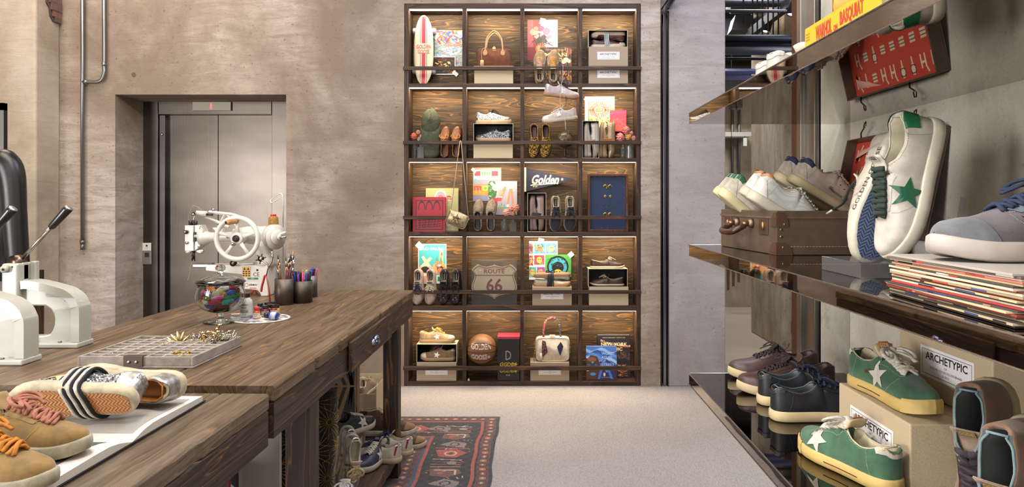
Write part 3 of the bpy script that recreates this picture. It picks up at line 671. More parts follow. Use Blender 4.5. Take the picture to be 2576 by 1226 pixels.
# ================================================================ SHOE BUILDER
def interp(u, tb):
    for (a, va), (b, vb) in zip(tb, tb[1:]):
        if u <= b:
            k = 0 if b == a else (u-a)/(b-a); k = max(0, min(1, k)); k2 = k*k*(3-2*k)*.5+k*.5
            return va+(vb-va)*k2
    return tb[-1][1]
W_T = [(0, 0), (.006, .013), (.02, .020), (.05, .0275), (.10, .0325), (.18, .0345), (.30, .0345), (.42, .036), (.55, .041), (.66, .0455), (.75, .0465), (.84, .0425), (.91, .034), (.96, .0235), (.985, .014), (1, 0)]
class Last:
    """shape of a shoe: x from heel (0) to toe (Lg), z up, y across"""
    def __init__(s, kind='low', Lg=.29, squash=1.0):
        s.sq = squash; s.k = kind; s.L = Lg; s.z0 = {'low': .026, 'moc': .014, 'slip': .016, 'high': .030, 'chunk': .040}[kind]
        s.ht = {'low': [(0, .057), (.03, .066), (.07, .066), (.16, .055), (.24, .050), (.33, .055), (.41, .072), (.46, .073), (.55, .064), (.66, .052), (.76, .041), (.86, .034), (.94, .026), (.98, .016), (1, .004)],
                'moc': [(0, .045), (.04, .052), (.12, .046), (.28, .036), (.42, .040), (.50, .056), (.58, .056), (.70, .046), (.82, .038), (.92, .029), (.98, .016), (1, .004)],
                'slip': [(0, .038), (.04, .044), (.12, .038), (.28, .026), (.46, .030), (.56, .046), (.64, .050), (.76, .043), (.86, .036), (.94, .026), (.98, .015), (1, .004)],
                'high': [(0, .098), (.03, .110), (.10, .112), (.20, .110), (.30, .118), (.36, .118), (.42, .098), (.50, .080), (.60, .062), (.72, .046), (.84, .036), (.94, .027), (.98, .016), (1, .004)]}
        s.ht['chunk'] = s.ht['low']; s.ht = [(a, b*squash) for a, b in s.ht[kind]]
        s.o = {'low': (.035, .43), 'moc': (.035, .52), 'slip': (.04, .57), 'high': (.035, .385), 'chunk': (.035, .43)}[kind]
    def w(s, u): return interp(u, W_T)*s.L/.29
    def cl(s, u): return .004*math.sin(PI*min(1, u*1.1))-.007*max(0, u-.6)*2.2
    def spring(s, u): return .010*max(0, (u-.78)/.22)**2
    def top(s, u): return s.z0+interp(u, s.ht)+s.spring(u)
    def prof(s, u):
        """half profile: list of (y, z) from sole edge up to centre"""
        w = s.w(u); h = interp(u, s.ht); z0 = s.z0+s.spring(u); a, b = s.o
        closed = []
        for i in range(12):
            t = i/11*PI/2; c, sn = math.cos(t), math.sin(t)
            ex = .62+.25*min(1, max(0, (u-.45)/.3))
            closed.append((w*(max(c, 0)**ex), z0+h*(max(sn, 0)**(.92))))
        if u < .28:
            hc = [(w*f, z0+h*q) for f, q in zip((.98, 1.04, 1.01, .93, .865, .855), (0, .2, .45, .75, .96, 1))]+[(w*.85*(11-i)/6, z0+h) for i in range(6, 12)]
            kk = 1 if u < .14 else (.28-u)/.14; closed = [(c[0]*(1-kk)+q[0]*kk, c[1]*(1-kk)+q[1]*kk) for c, q in zip(closed, hc)]
        elif w < 1e-5: closed = [(0, z0+h*(i/11)) for i in range(12)]
        k = 0
        if a < u < b+.03:
            k = min(1, (u-a)/.02) if u < a+.02 else (1 if u < b else 1-(u-b)/.03)
        if k <= 0: return closed
        neck = 1-.30*max(0, (u-.2)/(b-.2)) if u > .2 else 1
        hgh = 1 if s.k != 'high' else .82
        rw = w*.86*neck*hgh; 
        rj = rw*min(1, math.sqrt(max(0, u-a)/.055)) if u < a+.055 else rw
        if u > b-.05: rj = rw*math.sqrt(max(.02, min(1, (b+.012-u)/.062)))
        op = [(w*.98, z0), (w*1.04, z0+.2*h), (w*1.01, z0+.45*h), (w*.93*(hgh*.5+.5), z0+.75*h), (rw+.001, z0+h*.96), (rw-.001, z0+h), (max(0, rj-.0045), z0+h*.99), (max(0, rj-.006), z0+h*.85), (max(0, rj*.88-.004), z0+h*.5), (max(0, rj*.84-.003), z0+h*.2), (rj*.6, z0+.006), (0, z0+.005)]
        if s.k == 'slip' or s.k == 'moc': pass
        return [(c[0]*(1-k)+o[0]*k, c[1]*(1-k)+o[1]*k) for c, o in zip(closed, op)]
    def S(s, u, v, off=0.0):
        """v in 0..1 half profile on the +y side, negative v on the -y side"""
        sg = 1 if v >= 0 else -1; v = abs(v)
        def P(u, v):
            p = s.prof(min(1, max(0, u))); q = v*11; i = min(10, int(q)); f = q-i
            y = p[i][0]*(1-f)+p[i+1][0]*f; z = p[i][1]*(1-f)+p[i+1][1]*f
            return Vector((u*s.L, y*sg+s.cl(u), z))
        p = P(u, v)
        if off:
            du = P(min(1, u+.012), v)-P(max(0, u-.012), v); dv = P(u, min(1, v+.05))-P(u, max(0, v-.05))
            n = dv.cross(du)*sg
            if n.length > 1e-9: n.normalize()
            p = p+n*off
        return p
US = [0, .006, .02, .04, .055, .075, .10, .14, .18, .23, .28, .33, .38, .41, .435, .45, .465, .49, .53, .57, .61, .66, .71, .76, .81, .86, .90, .935, .96, .978, .99, .997, 1.0]
def star_pts(n=5, r0=1, r1=.42, rot=PI/2):
    return [((r0 if i % 2 == 0 else r1)*math.cos(rot+i*PI/n), (r0 if i % 2 == 0 else r1)*math.sin(rot+i*PI/n)) for i in range(2*n)]
def star_on(la, u0, z0, R, side=1, off=.0018, rot=PI/2, sub=4):
    b = MB(); pts = star_pts(rot=rot); n = len(pts)
    def place(a, c):
        u = u0+a*R/la.L; 
        p = la.prof(u); zt = z0+c*R; z_b = p[0][1]
        # find v where profile height matches
        best = 0
        for i in range(11):
            if p[i][1] <= zt <= p[i+1][1] and p[i+1][1] > p[i][1]: best = (i+(zt-p[i][1])/(p[i+1][1]-p[i][1]))/11; break
        else: best = 0.0 if zt < z_b else 5/11
        return la.S(u, best*side if best else .001*side, off)
    vs = []; fs = []
    # concentric rings for curvature
    rings = 4
    m = n*sub
    for r in range(rings+1):
        k = r/rings
        for i in range(m):
            a = pts[i//sub]; c = pts[(i//sub+1) % n]; f = (i % sub)/sub
            vs.append(place((a[0]*(1-f)+c[0]*f)*k, (a[1]*(1-f)+c[1]*f)*k))
    for r in range(rings):
        for i in range(m): fs.append((r*m+i, r*m+(i+1) % m, (r+1)*m+(i+1) % m, (r+1)*m+i))
    b.add(vs, fs); return b
def patch(la, u0, u1, v0, v1, off, nu=10, nv=6, side=1, edge=None):
    b = MB(); b.smooth = True
    def f(a, c):
        v = v0+(v1-v0)*c; ua, ub = u0, u1
        if edge: ua, ub = edge(c, ua, ub)
        return la.S(ua+(ub-ua)*a, v*side if v > 0 else .0001*side, off)
    b.grid(f, nu, nv); return b
def sole_ring(la, u, grow, z, z_spring=True):
    return None
def make_sole(la, zt, grow=.005, name='sole', mats=None, par=None, wavy=0, zb=0.0, inset=.006, bands=None):
    """closed loop outline lofted up"""
    N = 44; loop = []
    us = [.5-.5*math.cos(PI*i/(N)) for i in range(N+1)]
    for sgn in (1, -1):
        seq = us if sgn > 0 else us[::-1]
        for u in seq[:-1]:
            loop.append((u, sgn))
    def P(u, sg, g, z):
        w = la.w(u)
        # outward normal approx in plan
        e = .01; dw = (la.w(min(1, u+e))-la.w(max(0, u-e)))/((min(1, u+e)-max(0, u-e))*la.L); n = Vector((-dw, 1)).normalized() if 0.0 < u < 1 else Vector((-1 if u <= 0 else 1, 0))
        sp = la.spring(u)
        return (u*la.L+n.x*g, sg*(w+n.y*g)+la.cl(u), z+sp)
    b = MB(); b.smooth = True; n = len(loop)
    levels = [(-inset, zb), (-.001, zb+.001), (grow*.8, zb+.004), (grow, zt*.5), (grow*.85, zt-.003), (grow*.3, zt), (-.004, zt+.0005)]
    vs = []
    for g, z in levels:
        for i, (u, sg) in enumerate(loop):
            gg = g
            if wavy and g > 0: gg = g+wavy*(1 if (i//2) % 2 else 0)
            vs.append(P(u, sg, gg, z))
    fs = []
    for k in range(len(levels)-1):
        for i in range(n): fs.append((k*n+i, k*n+(i+1) % n, (k+1)*n+(i+1) % n, (k+1)*n+i))
    fs.append(tuple(range(n-1, -1, -1))); fs.append(tuple(range((len(levels)-1)*n, len(levels)*n)))
    b.add(vs, fs); return b.build(name, mats, par), P, loop
def mat_tread(c):
    k = ('tread', c)
    if k in MATS: return MATS[k]
    t = NT('tread_'+c); sx = t.n('ShaderNodeSeparateXYZ'); t.l(t.n('ShaderNodeTexCoord').outputs['Object'], sx.inputs[0])
    tri = t.math('PINGPONG', sx.outputs['Y'], .010)
    a = t.math('ADD', sx.outputs['X'], tri); wv = t.math('SINE', t.math('MULTIPLY', a, 2*PI/.0088))
    t.base(t.mix(t.ramp(wv, [(.15, 0), (.6, 1)]), tuple(x*.72 for x in _srgb(c)), c)); t.set(Roughness=.6); t.bump(wv, .5, .0015)
    MATS[k] = t.m; return t.m
def zigzag_sole(la, par, c, ):
    b = MB(); N = 70
    def f(a, s):
        u = .018+.964*a; w = la.w(u)-.0045; y = (2*s-1)*w
        tri = abs(((y/.018+20) % 1)*2-1)*.009
        q = math.sin((u*la.L+tri)*2*PI/.0066)
        return (u*la.L, y+la.cl(u), -.0016+la.spring(u)*.97)
    b.grid(f, 150, 30); b.smooth = True
    return b.build('tread', mat_tread(c), par)
def lace_geo(la, u0, u1, n, r=.0028, flat=.55, v=.80, tight=.0035, bow=True, loose=0, seed=0, hi=False):
    rnd = random.Random(seed); b = MB(); b.smooth = True
    def T(u, y, up):
        p = la.prof(u); w = p[0][0]; vv = .62
        return Vector((u*la.L, y+la.cl(u), la.top(u)+up))
    hw = .021*la.L/.29
    for i in range(n):
        k = i/(n-1); u = u0+(u1-u0)*k; h2 = hw*(1-.25*k)
        for sg in (1, -1):
            ua = u; ub = u+(u1-u0)/(n-1)*.75*(-1)
            P0 = la.S(ua, .72*sg, .001); P0 = Vector((P0.x, max(-h2, min(h2, P0.y-la.cl(ua)))+la.cl(ua), 0))
            e = la.S(ua, v*sg, .002)
            f = la.S(ub, -v*sg*.97, .0035) if ub > la.o[1]+.02 else Vector((ub*la.L, -sg*h2*.9+la.cl(ub), la.top(la.o[1]+.02)+.004))
            m1 = (e*2+f)/3; m2 = (e+2*f)/3; lift = tight+.004+(.001 if sg > 0 else 0)
            m1.z = max(m1.z, la.top(m1.x/la.L))+lift*.75+rnd.random()*loose; m2.z = max(m2.z, la.top(m2.x/la.L))+lift*.75+rnd.random()*loose
            m1.y += rnd.uniform(-1, 1)*loose
            b.tube(spline([e, m1, m2, f], 4), r, 6, flat=flat, up=(0, 0, 1))
    if bow:
        c = Vector((la.L*(la.o[1]+.035), la.cl(.45), la.top(la.o[1]+.03)+.010))
        for sg in (1, -1):
            q = [c, c+Vector((.004, .018*sg, .010)), c+Vector((.020, .036*sg, .004)), c+Vector((.036, .030*sg, -.006)), c+Vector((.020, .012*sg, .001)), c]
            b.tube(spline(q, 5), r, 6, flat=flat, up=(0, 0, 1))
            e = [c, c+Vector((.010, .014*sg, .006)), c+Vector((.028, .018*sg+.006, -.001)), c+Vector((.052, .020*sg+rnd.uniform(-.006, .006), -.012))]
            b.tube(spline(e, 5), r*.9, 6, flat=flat, up=(0, 0, 1))
        b.sphere(tuple(c), r*2.1, 8)
    return b
def shoe(name, label, cfg, cat='shoe', group=None):
    """builds one shoe at the origin, returns its Empty"""
    g = cfg.get; la = Last(g('kind', 'low'), g('L', .29), g('squash', 1.0)); t = thing(name, label, cat, group=group)
    U = US if la.k in ('low', 'chunk') else sorted(set([round(u, 4) for u in US]+[la.o[1]-.01, la.o[1]+.01, la.o[1]+.03]))
    n = 12; up = MB(); up.smooth = True; vs = []; fs = []
    V = [i/11 for i in range(12)]+[-i/11 for i in range(10, -1, -1)]
    for u in U:
        for v in V: vs.append(la.S(u, v if v != 0 else 0.0))
    nv = len(V)
    # last column (v=-0) must be the -y sole edge
    for i, u in enumerate(U):
        p = la.prof(u)[0]; vs[i*nv+nv-1] = Vector((u*la.L, -p[0]+la.cl(u), p[1]))
    mi = []
    for i in range(len(U)-1):
        for j in range(nv-1):
            fs.append((i*nv+j, (i+1)*nv+j, (i+1)*nv+j+1, i*nv+j+1))
            um = (U[i]+U[i+1])/2; jj = min(j, nv-2-j)
            inside = la.o[0] < um < la.o[1]+.012 and jj >= 5
            mi.append(1 if inside else (2 if um > g('toe_u', 2) else 0))
    up.add(vs, fs); up.m = mi
    um = mat(*g('upper', ('leather', 'e6e0d4'))); lm = mat(*g('lining', ('plain', 'd8cdbb'))); tm = mat(*g('toecap', g('upper', ('leather', 'e6e0d4'))))
    up.build('upper', [um, lm, tm], t, sub=1, weld=True)
    rim = MB(); rim.smooth = True
    rp = [la.S(u, 5.7/11, .0004) for u in [la.o[0]+.012+(la.o[1]-la.o[0]-.012)*(.5-.5*math.cos(PI*i/19)) for i in range(20)]]
    rq = [la.S(u, -5.7/11, .0004) for u in [la.o[0]+.012+(la.o[1]-la.o[0]-.012)*(.5-.5*math.cos(PI*i/19)) for i in range(20)]]
    rim.tube(rp[::-1]+rq, .0018, 6); rim.build('collar_binding', mat(*g('binding', g('lining', ('plain', 'd8cdbb')))), t)
    so, P, loop = make_sole(la, la.z0+.003, g('grow', .0045), 'sole', mat(*g('sole', ('rubber', 'ece4d2'))), t, g('wavy', 0))
    if g('tread'): zigzag_sole(la, t, g('tread'))
    if g('sole_line'):
        b = MB(); pts = []
        for (u, sg) in loop: 
            if u > .08: pts.append(P(u, sg, g('grow', .0045)+.0002, (la.z0+.003)*.5+.001))
        for sg in (1, -1):
            b = MB(); b.smooth = True; b.tube([P(u/40, sg, g('grow', .0045), (la.z0+.003)*.5) for u in range(9, 23)], .0011, 5)
            b.build('sole_stripe', mat('plain', g('sole_line')), t)
    if g('toe_bumper'):
        b = MB(); b.smooth = True; NN = 24
        def f(a, c):
            q = -1+2*a; u = 1-.17*q*q; sg = 1 if q >= 0 else -1
            return P(min(1, max(.8, u)), sg if abs(q) > 1e-6 else 1, g('grow', .0045)*(1-.9*max(0, c-.75)/.25)+.0007, .003+(la.z0+.004)*c)
        b.grid(f, 41, 8); b.build('toe_bumper', mat(*g('toe_bumper')), t)
    if g('heel_tab'):
        lo = g('heel_lo', .30); b = MB(); b.smooth = True; hu = g('heel_u', .085)
        def f(a, c):
            q = (2*a-1); sg = 1 if q >= 0 else -1; u = (abs(q)**1.6)*hu*(1+.25*c)
            v = lo+(4.9/11-lo)*c
            return la.S(max(u, .0005), v*sg, .0016)
        b.grid(f, 23, 7); b.build('heel_tab', mat(*g('heel_tab')), t)
    if g('heel_counter'):
        b = MB(); b.smooth = True
        def f(a, c):
            q = (2*a-1); sg = 1 if q >= 0 else -1; u = (abs(q)**1.6)*(.15*(1-c)**.7+.0)
            return la.S(max(u, .0005), (.02+.30*c)*sg, .0012)
        b.grid(f, 23, 6); b.build('heel_counter', mat(*g('heel_counter')), t)
    if g('toe_cap'):
        c0 = .84
        b = MB(); b.smooth = True
        b.grid(lambda a, c: la.S(c0+.015*abs(2*c-1)**2*-3+(1-c0+.045*abs(2*c-1)**2)*a*.985, (1-abs(2*c-1))*(1 if c < .5 else -1), .0011), 10, 19); b.build('toe_cap', mat(*g('toe_cap')), t)
    if g('star'):
        for sd in g('star_sides', (1, -1)):
            star_on(la, g('star_u', .50), la.z0+g('star_z', .026), g('star_r', .028), sd, .0017, rot=PI/2+(.25*1)).build('star', mat(*g('star')), t, smooth=True)
    if g('stay'):
        for sd in (1, -1):
            patch(la, .435, .70, .62, .86, .0014, 12, 5, sd, lambda c, a, bb: (a+(.0 if c > .5 else .0), bb-.03*(1-c))).build('eyestay', mat(*g('stay')), t)
    if g('tongue', ('plain', 'd8cdbb')):
        b = MB(); b.smooth = True; ub = g('tongue_u', la.o[1]-.035); hi = .030 if la.k != 'high' else .022
        def f(a, c):
            u = .60+(ub-.60)*min(1, a*1.25); x = u*la.L; z = la.top(max(u, la.o[1]+.01))+.0022
            if a > .7: k = (a-.7)/.3; z += hi*k*.8; x -= .012*k
            q = 2*c-1; ww = .015+.009*a
            return (x, q*ww+la.cl(u), z-.0035*q*q)
        b.grid(f, 12, 7); tg = b.build('tongue', mat(*g('tongue', ('plain', 'd8cdbb'))), t, solid=.003)
        if g('tongue_label'):
            b = MB(); b.box(-.006, .006, -.010, .010, 0, .001)
            k = .93; p0 = Vector(f(.85, .5)); p1 = Vector(f(1, .5)); d = (p1-p0).normalized(); nrm = Vector((0, 1, 0)).cross(d); nrm = -nrm if nrm.x < 0 else nrm
            mm = Matrix((Vector((0, 1, 0)), d, Vector((0, 1, 0)).cross(d))).transposed().to_4x4(); pc = (p0+p1)/2
            mm.translation = pc+mm.col[2].xyz*.0026
            b = MB(); b.M = mm; b.box(-.013, .013, -.009, .009, -.0002, .0006); lab = b.build('tongue_label', mat('fabric', g('tongue_label')[0]), t)
            b = MB(); b.M = mm; vs_, fs_, dd = text_geo('GGDB', .02); b.add([((v[0]/dd[0]-.5)*.021, (v[1]/dd[1]-.5)*.009, .0009) for v in vs_], fs_); b.build('tongue_lettering', mat('plain', g('tongue_label')[1]), lab)
    if g('laces'):
        lace_geo(la, g('lu0', la.o[1]+.03), g('lu1', .71), g('ln', 6), g('lr', .0034), g('lflat', .55), bow=g('bow', True), loose=g('loose', .002), seed=g('seed', 1)).build('laces', mat(*g('laces')), t)
    if g('insole', None):
        b = MB(); b.box(.10*la.L, .30*la.L, -.0125+la.cl(.2), .0125+la.cl(.2), la.z0+.0055, la.z0+.0075); il = b.build('insole_label', mat('fabric', g('insole')), t)
        b = MB(); vs_, fs_, dd = text_geo('TRUE-STAR', .02); b.add([(.11*la.L+(v[0]/dd[0])*.05, (v[1]/dd[1]-.5)*.010+la.cl(.2), la.z0+.0079) for v in vs_], fs_); b.build('insole_lettering', mat('plain', 'e8e2d2'), il)
    if g('stitch'):
        sm = g('stitch')
        for sd in (1, -1):
            b = MB(); b.smooth = True
            for path in ([(.12, .02), (.15, .18), (.17, .33), (.16, .44)], [(.43, .46), (.52, .62), (.62, .66), (.70, .70), (.715, .85)], [(.60, .02), (.66, .22), (.70, .45), (.71, .66)], [(.165, .40), (.28, .38), (.40, .40), (.45, .5)]):
                pts = []
                for a, c in zip(path, path[1:]):
                    for i in range(8): pts.append((a[0]+(c[0]-a[0])*i/8, a[1]+(c[1]-a[1])*i/8))
                pts.append(path[-1])
                for i in range(len(pts)-1):
                    if i % 1 == 0:
                        A = la.S(pts[i][0], pts[i][1]*sd, .0007); B = la.S(pts[i+1][0], pts[i+1][1]*sd, .0007)
                        b.tube([A, A+(B-A)*.62], .00045, 4)
            b.build('stitching', mat('plain', sm), t)
    if g('apron'):
        b = MB(); b.smooth = True; pts = []
        for i in range(25):
            q = -1+2*i/24; u = .91-.40*abs(q)**2.0; v = 1-.42*min(1, abs(q)/.5)**.8
            pts.append(la.S(u, v*(1 if q >= 0 else -1), .001))
        pts = [p for p in pts]
        b.tube(spline(pts, 2), .0017, 6); b.build('apron_seam', mat(*g('apron')), t)
        b = MB(); b.smooth = True; lc = []
        for i in range(17):
            q = i/16; u = .50-.46*q; lc.append(la.S(max(u, .02), 4.6/11, .0018))
        ld = [Vector((p.x, 2*la.cl(p.x/la.L)-p.y, p.z)) for p in lc]
        b.tube(lc, .0014, 6); b.tube(ld, .0014, 6); b.build('side_lace', mat(*g('laces', ('leather', '6a4a2a'))), t)
    if g('studs'):
        b = MB(); rnd = random.Random(4); 
        for i in range(90):
            u = rnd.uniform(.60, .95); v = rnd.uniform(.15, .98)*rnd.choice((1, -1)); p = la.S(u, v, .0008); b.sphere(tuple(p), .0022, 6)
        for i in range(40):
            u = rnd.uniform(.08, .58); v = rnd.uniform(.12, .38)*rnd.choice((1, -1)); p = la.S(u, v, .0008); b.sphere(tuple(p), .0018, 6)
        for (u, v) in ((.80, .97), (.72, .75), (.72, -.75), (.86, .8), (.86, -.8)):
            for k in range(8): p = la.S(u+.018*math.cos(k*PI/4), max(-.99, min(.99, v+.06*math.sin(k*PI/4))), .0008); b.sphere(tuple(p), .0020, 6)
        st = b.build('studs', mat('metal', 'dfe4e8', .15), t, smooth=True); st['kind'] = 'stuff'
    t['L'] = la.L
    return t
# placing: orientation matrices for common stances
def frame(xa, za):
    """rotation whose local x (heel->toe) points along xa, local z (up) along za"""
    x = Vector(xa).normalized(); z = Vector(za); z = (z-x*z.dot(x)).normalized(); y = z.cross(x)
    return Matrix((x, y, z)).transposed()
def put(t, p, R, anchor=(0, 0, 0)):
    """place so that local point anchor lands on p"""
    t.rotation_euler = R.to_euler(); t.location = Vector(p)-R @ Vector(anchor); return t
# ================================================================ THINGS IN THE BOOKCASE
ZR = [zz(p)+.0005 for p in ROWB]
YF = DW+.022            # fronts of things standing near the rail
TOUP = lambda tilt=.12, yaw=0.0: frame((yaw, tilt, 1), (0, -1, tilt))
TODN = lambda tilt=.10, yaw=0.0: frame((yaw, -tilt, -1), (0, -1, .1))
def X(px, Y=DW+.08): return (px-1338)/F*Y
def Zp(py, Y=DW+.08): return H-(py-507)/F*Y
KR = mat('kraft', 'a8957f'); KRL = mat('kraft', 'c4b492'); KIN = mat('plain', '111113'); KED = mat('paper', 'cfc6a8')
WHT = mat('paper', 'e9e7e6'); BLKP = mat('plain', '18181a')
def arche_label(par, x, z, y=-.0007, w=.180, h=.062, M=None):
    b = MB(); 
    if M: b.M = M
    b.box(x-w/2, x+w/2, y, y+.0006, z, z+h); o = b.build('paper_label', WHT, par)
    b = MB(); 
    if M: b.M = M
    e = .006*w/.18; tt = .0009*w/.18; yy = y-.0003
    for (x0, x1, z0, z1) in ((x-w/2+e, x+w/2-e, z+e, z+e+tt), (x-w/2+e, x+w/2-e, z+h-e-tt, z+h-e), (x-w/2+e, x-w/2+e+tt, z+e, z+h-e), (x+w/2-e-tt, x+w/2-e, z+e, z+h-e)):
        b.box(x0, x1, yy, y, z0, z1)
    s = w/.18
    text_into(b, 'ARCHETYPIC', x-.071*s, z+h-.027*s, .142*s, .0165*s, yy, .018)
    text_into(b, 'OF', x-.005*s, z+h-.0365*s, .010*s, .0045*s, yy, .0); text_into(b, 'GOLDEN GOOSE DELUXE BRAND', x-.054*s, z+h-.0445*s, .108*s, .0048*s, yy, .004); text_into(b, '© 2015', x-.011*s, z+h-.053*s, .022*s, .0048*s, yy, .0)
    b.build('label_print', BLKP, o)
def shoebox(label, x0, x1, z, h, closed=True, printed_label=True, m=KR, y=YF, d=.165, lid=False, group='shoe boxes in the bookcase', tall=False):
    w = x1-x0; t = thing('shoe_box', label, 'shoe box', ((x0+x1)/2, y, z), group=group)
    if closed:
        if lid:
            box('box_body', m, -w/2+.003, w/2-.003, .003, d-.003, 0, h-.037, t, .002); box('lid', m, -w/2, w/2, 0, d, h-.036, h-.0005, t, .002)
        else:
            box('box_body', m, -w/2, w/2, 0, d, 0, h-.0005, t, .002)
        if printed_label: arche_label(t, 0, h*.42-.012 if h > .1 else .02)
    else:
        e = .003; b = MB(); b.box(-w/2, w/2, 0, d, 0, e).box(-w/2, w/2, 0, d, h-e, h-.0005).box(-w/2, -w/2+e, 0, d, e, h-e).box(w/2-e, w/2, 0, d, e, h-e); b.build('box_body', KED, t)
        b = MB(); f = e+.0008; b.box(-w/2+f, w/2-f, .004, d-.002, e, f).box(-w/2+f, w/2-f, .004, d-.002, h-f, h-e).box(-w/2+e, -w/2+f, .004, d-.002, e, h-e).box(w/2-f, w/2-e, .004, d-.002, e, h-e).box(-w/2+e, w/2-e, d-.002, d, e, h-e); b.build('box_lining', KIN, t)
    return t
def sheet(name, label, cv, cx, W, Z0, Hh, Y, tapes=(), cat='poster', tilt=0, depth=.0012, group=None):
    t = thing(name, label, cat, (cx, Y, Z0), (0, tilt, 0), group=group)
    box('paper', WHT, -W/2, W/2, 0, depth, 0, Hh, t)
    printed(MB(), cv, W, Hh, -.0004).build('artwork', ink(.55), t)
    for (tx, tz, ang, tw, th) in tapes:
        b = MB(); b.M = Matrix.Translation((tx, -.0012, tz))@Matrix.Rotation(ang, 4, 'Y'); b.box(-tw/2, tw/2, -.0004, .0004, -th/2, th/2); b.build('tape', mat('paper', 'e2ddcf', .35), t)
    return t
def book(name, label, cv, cx, W, Z0, Hh, Y, T=.028, spine='333333', texts=(), coat=.3, cat='book', tilt_back=.08, group=None, pages_top=True):
    t = thing(name, label, cat, (cx, Y, Z0), (-tilt_back, 0, 0), group=group)
    box('pages', mat('paper', 'e8e2d4'), -W/2+.003, W/2-.004, .002, T-.002, .003, Hh-.003, t)
    b = MB(); b.box(-W/2, W/2, 0, .002, 0, Hh).box(-W/2, W/2, T-.002, T, 0, Hh).box(-W/2, -W/2+.002, .002, T-.002, 0, Hh); c = b.build('cover', mat('paper', spine, .45), t)
    if cv is not None: printed(MB(), cv, W, Hh, -.0004).build('cover_print', ink(.4, coat=coat), c)
    for (s, x, z, w_, h_, col) in texts: text_into(MB(), s, x, z, w_, h_, -.0009, .02).build('cover_lettering', mat('paper', col), c)
    return t
# ---------------------------------------------------------------- ROW 1
# cruiser board
t = thing('skateboard', 'cream cruiser skateboard with red stripes standing upright in the top left cell', 'skateboard', (X(1065), DW+.085, ZR[0]), (-.05, 0, 0))
BW = .080; BH = .575
def deck_w(u): return BW*(1-abs(2*u-1)**3.4)**.5*(.86+.14*math.sin(PI*min(1, u*1.05)))
def deck(u, v): z = u*BH; w_ = deck_w(max(.0005, min(.9995, u))); x = (2*v-1)*w_; return (x, -.012*abs(2*u-1)**4+.006*(2*v-1)**2, z)
b = MB(); b.smooth = True; b.grid(deck, 40, 15); dk = b.build('deck', mat('paper', 'd8c6a4', .35), t, solid=.011)
b = MB()
def stripe(x0, x1, u0, u1, n=14):
    def f(a, c):
        u = u0+(u1-u0)*a; x = x0+(x1-x0)*c; w_ = deck_w(max(.0005, min(.9995, u))); x = max(-w_, min(w_, x)); p = deck(u, .5+.5*x/max(w_, .002)); return (p[0], p[1]-.0066, p[2])
    b.grid(f, n, 3)
for (a, c) in ((.015, .46), (.60, .985)):
    for x0, x1 in ((-.015, .015), (-.028, -.0235), (.0235, .028)): stripe(x0, x1, a, c if a > .5 or abs(x0) < .016 else c)
b.build('stripes', mat('paper', 'b01c30', .35), dk)
b = MB(); dfn = lambda x, y, z: (x, deck(z/BH, .5)[1]-.0066, z)
text_into(b, 'GOLDEN', -.058, .300, .116, .034, 0, .02, fn=dfn); text_into(b, 'GOOSE', -.048, .258, .096, .034, 0, .02, fn=dfn); b.build('deck_lettering', mat('paper', 'a8343c', .4), dk)
for z in (.125, .455):
    tr = MB(); tr.smooth = True; tr.cyl((-.075, .035, z), (.075, .035, z), .006, 10); tr.box(-.02, .02, .007, .035, z-.02, z+.02); tr = tr.build('truck', mat('metal', '9aa0a6', .3), t)
    for sx in (-1, 1):
        b = MB(); b.smooth = True; b.M = Matrix.Translation((sx*.072, .035, z))@Matrix.Rotation(PI/2, 4, 'Y'); b.lathe([(.0, -.024), (.022, -.024), (.028, -.018), (.028, .018), (.022, .024), (0, .024)], 20); b.build('wheel', mat('gloss', '9db0b8', .35), tr)
def strokes(cv, n, pal, seed, ln=(6, 20), th=(1.5, 4), box=None, ang=None):
    r = random.Random(seed); bx_ = box or (0, 0, cv.w, cv.h)
    for _ in range(n):
        x = r.uniform(bx_[0], bx_[2]); y = r.uniform(bx_[1], bx_[3]); a = (ang if ang is not None else r.uniform(0, PI))+r.uniform(-.5, .5); l = r.uniform(*ln)
        cv.line(x, y, x+l*math.cos(a), y+l*math.sin(a), r.uniform(*th), r.choice(pal))
    return cv
cv = Cv(66, 88, '8aa4b4'); strokes(cv, 420, ['9cb8c8', '7fa0b8', 'b8c4c4', '5f86a8', 'd8dcd8', '8c9c94', 'c88c78', 'a8b8a0'], 1, ang=0)
strokes(cv, 90, ['e8762c', 'f09a3c', '3a5aa8', 'd84c30', '8cb4dc'], 2, box=(0, 0, 66, 22)); strokes(cv, 40, ['f4f0ec', 'e8e8e4'], 3, box=(6, 25, 60, 60), ln=(3, 7), th=(1, 2), ang=.3); strokes(cv, 40, ['d86a50', 'c87c60'], 5, box=(18, 28, 60, 40), ln=(3, 9), th=(1, 2), ang=0)
BKY = DW+DEP-.0135
def sx_(px0, px1, Y): return ((px0+px1)/2-1338)/F*Y, (px1-px0)/F*Y
def sheet_px(name, label, cv, x0, y0, x1, y1, Y, **kw):
    c, w_ = sx_(x0, x1, Y); return sheet(name, label, cv, c, w_, Zp(y1, Y), Zp(y0, Y)-Zp(y1, Y), Y, **kw)
sheet_px('art_print', 'torn blue and orange abstract art print taped behind the skateboard', cv, 1093, 76, 1163, 167, BKY, tapes=((-.10, .25, -.8, .05, .035),))
cv = Cv(60, 46, '2a1c14'); strokes(cv, 130, ['5a3818', '8a5a20', '3a2a1c', '6a2c14', '1c2430'], 4, (3, 10), (1, 3), ang=0); strokes(cv, 16, ['f8d060', 'ffe890', 'e89030'], 5, (2, 6), (1, 2.5), (10, 8, 50, 26), 0); cv.frame(0, 0, 60, 46, 2, 'eeeae4')
sheet_px('photo_print', 'small dark photo print of golden lights with white border beside the skateboard', cv, 1084, 142, 1146, 188, BKY-.012, tapes=((.10, .01, .7, .05, .03),), cat='photo')
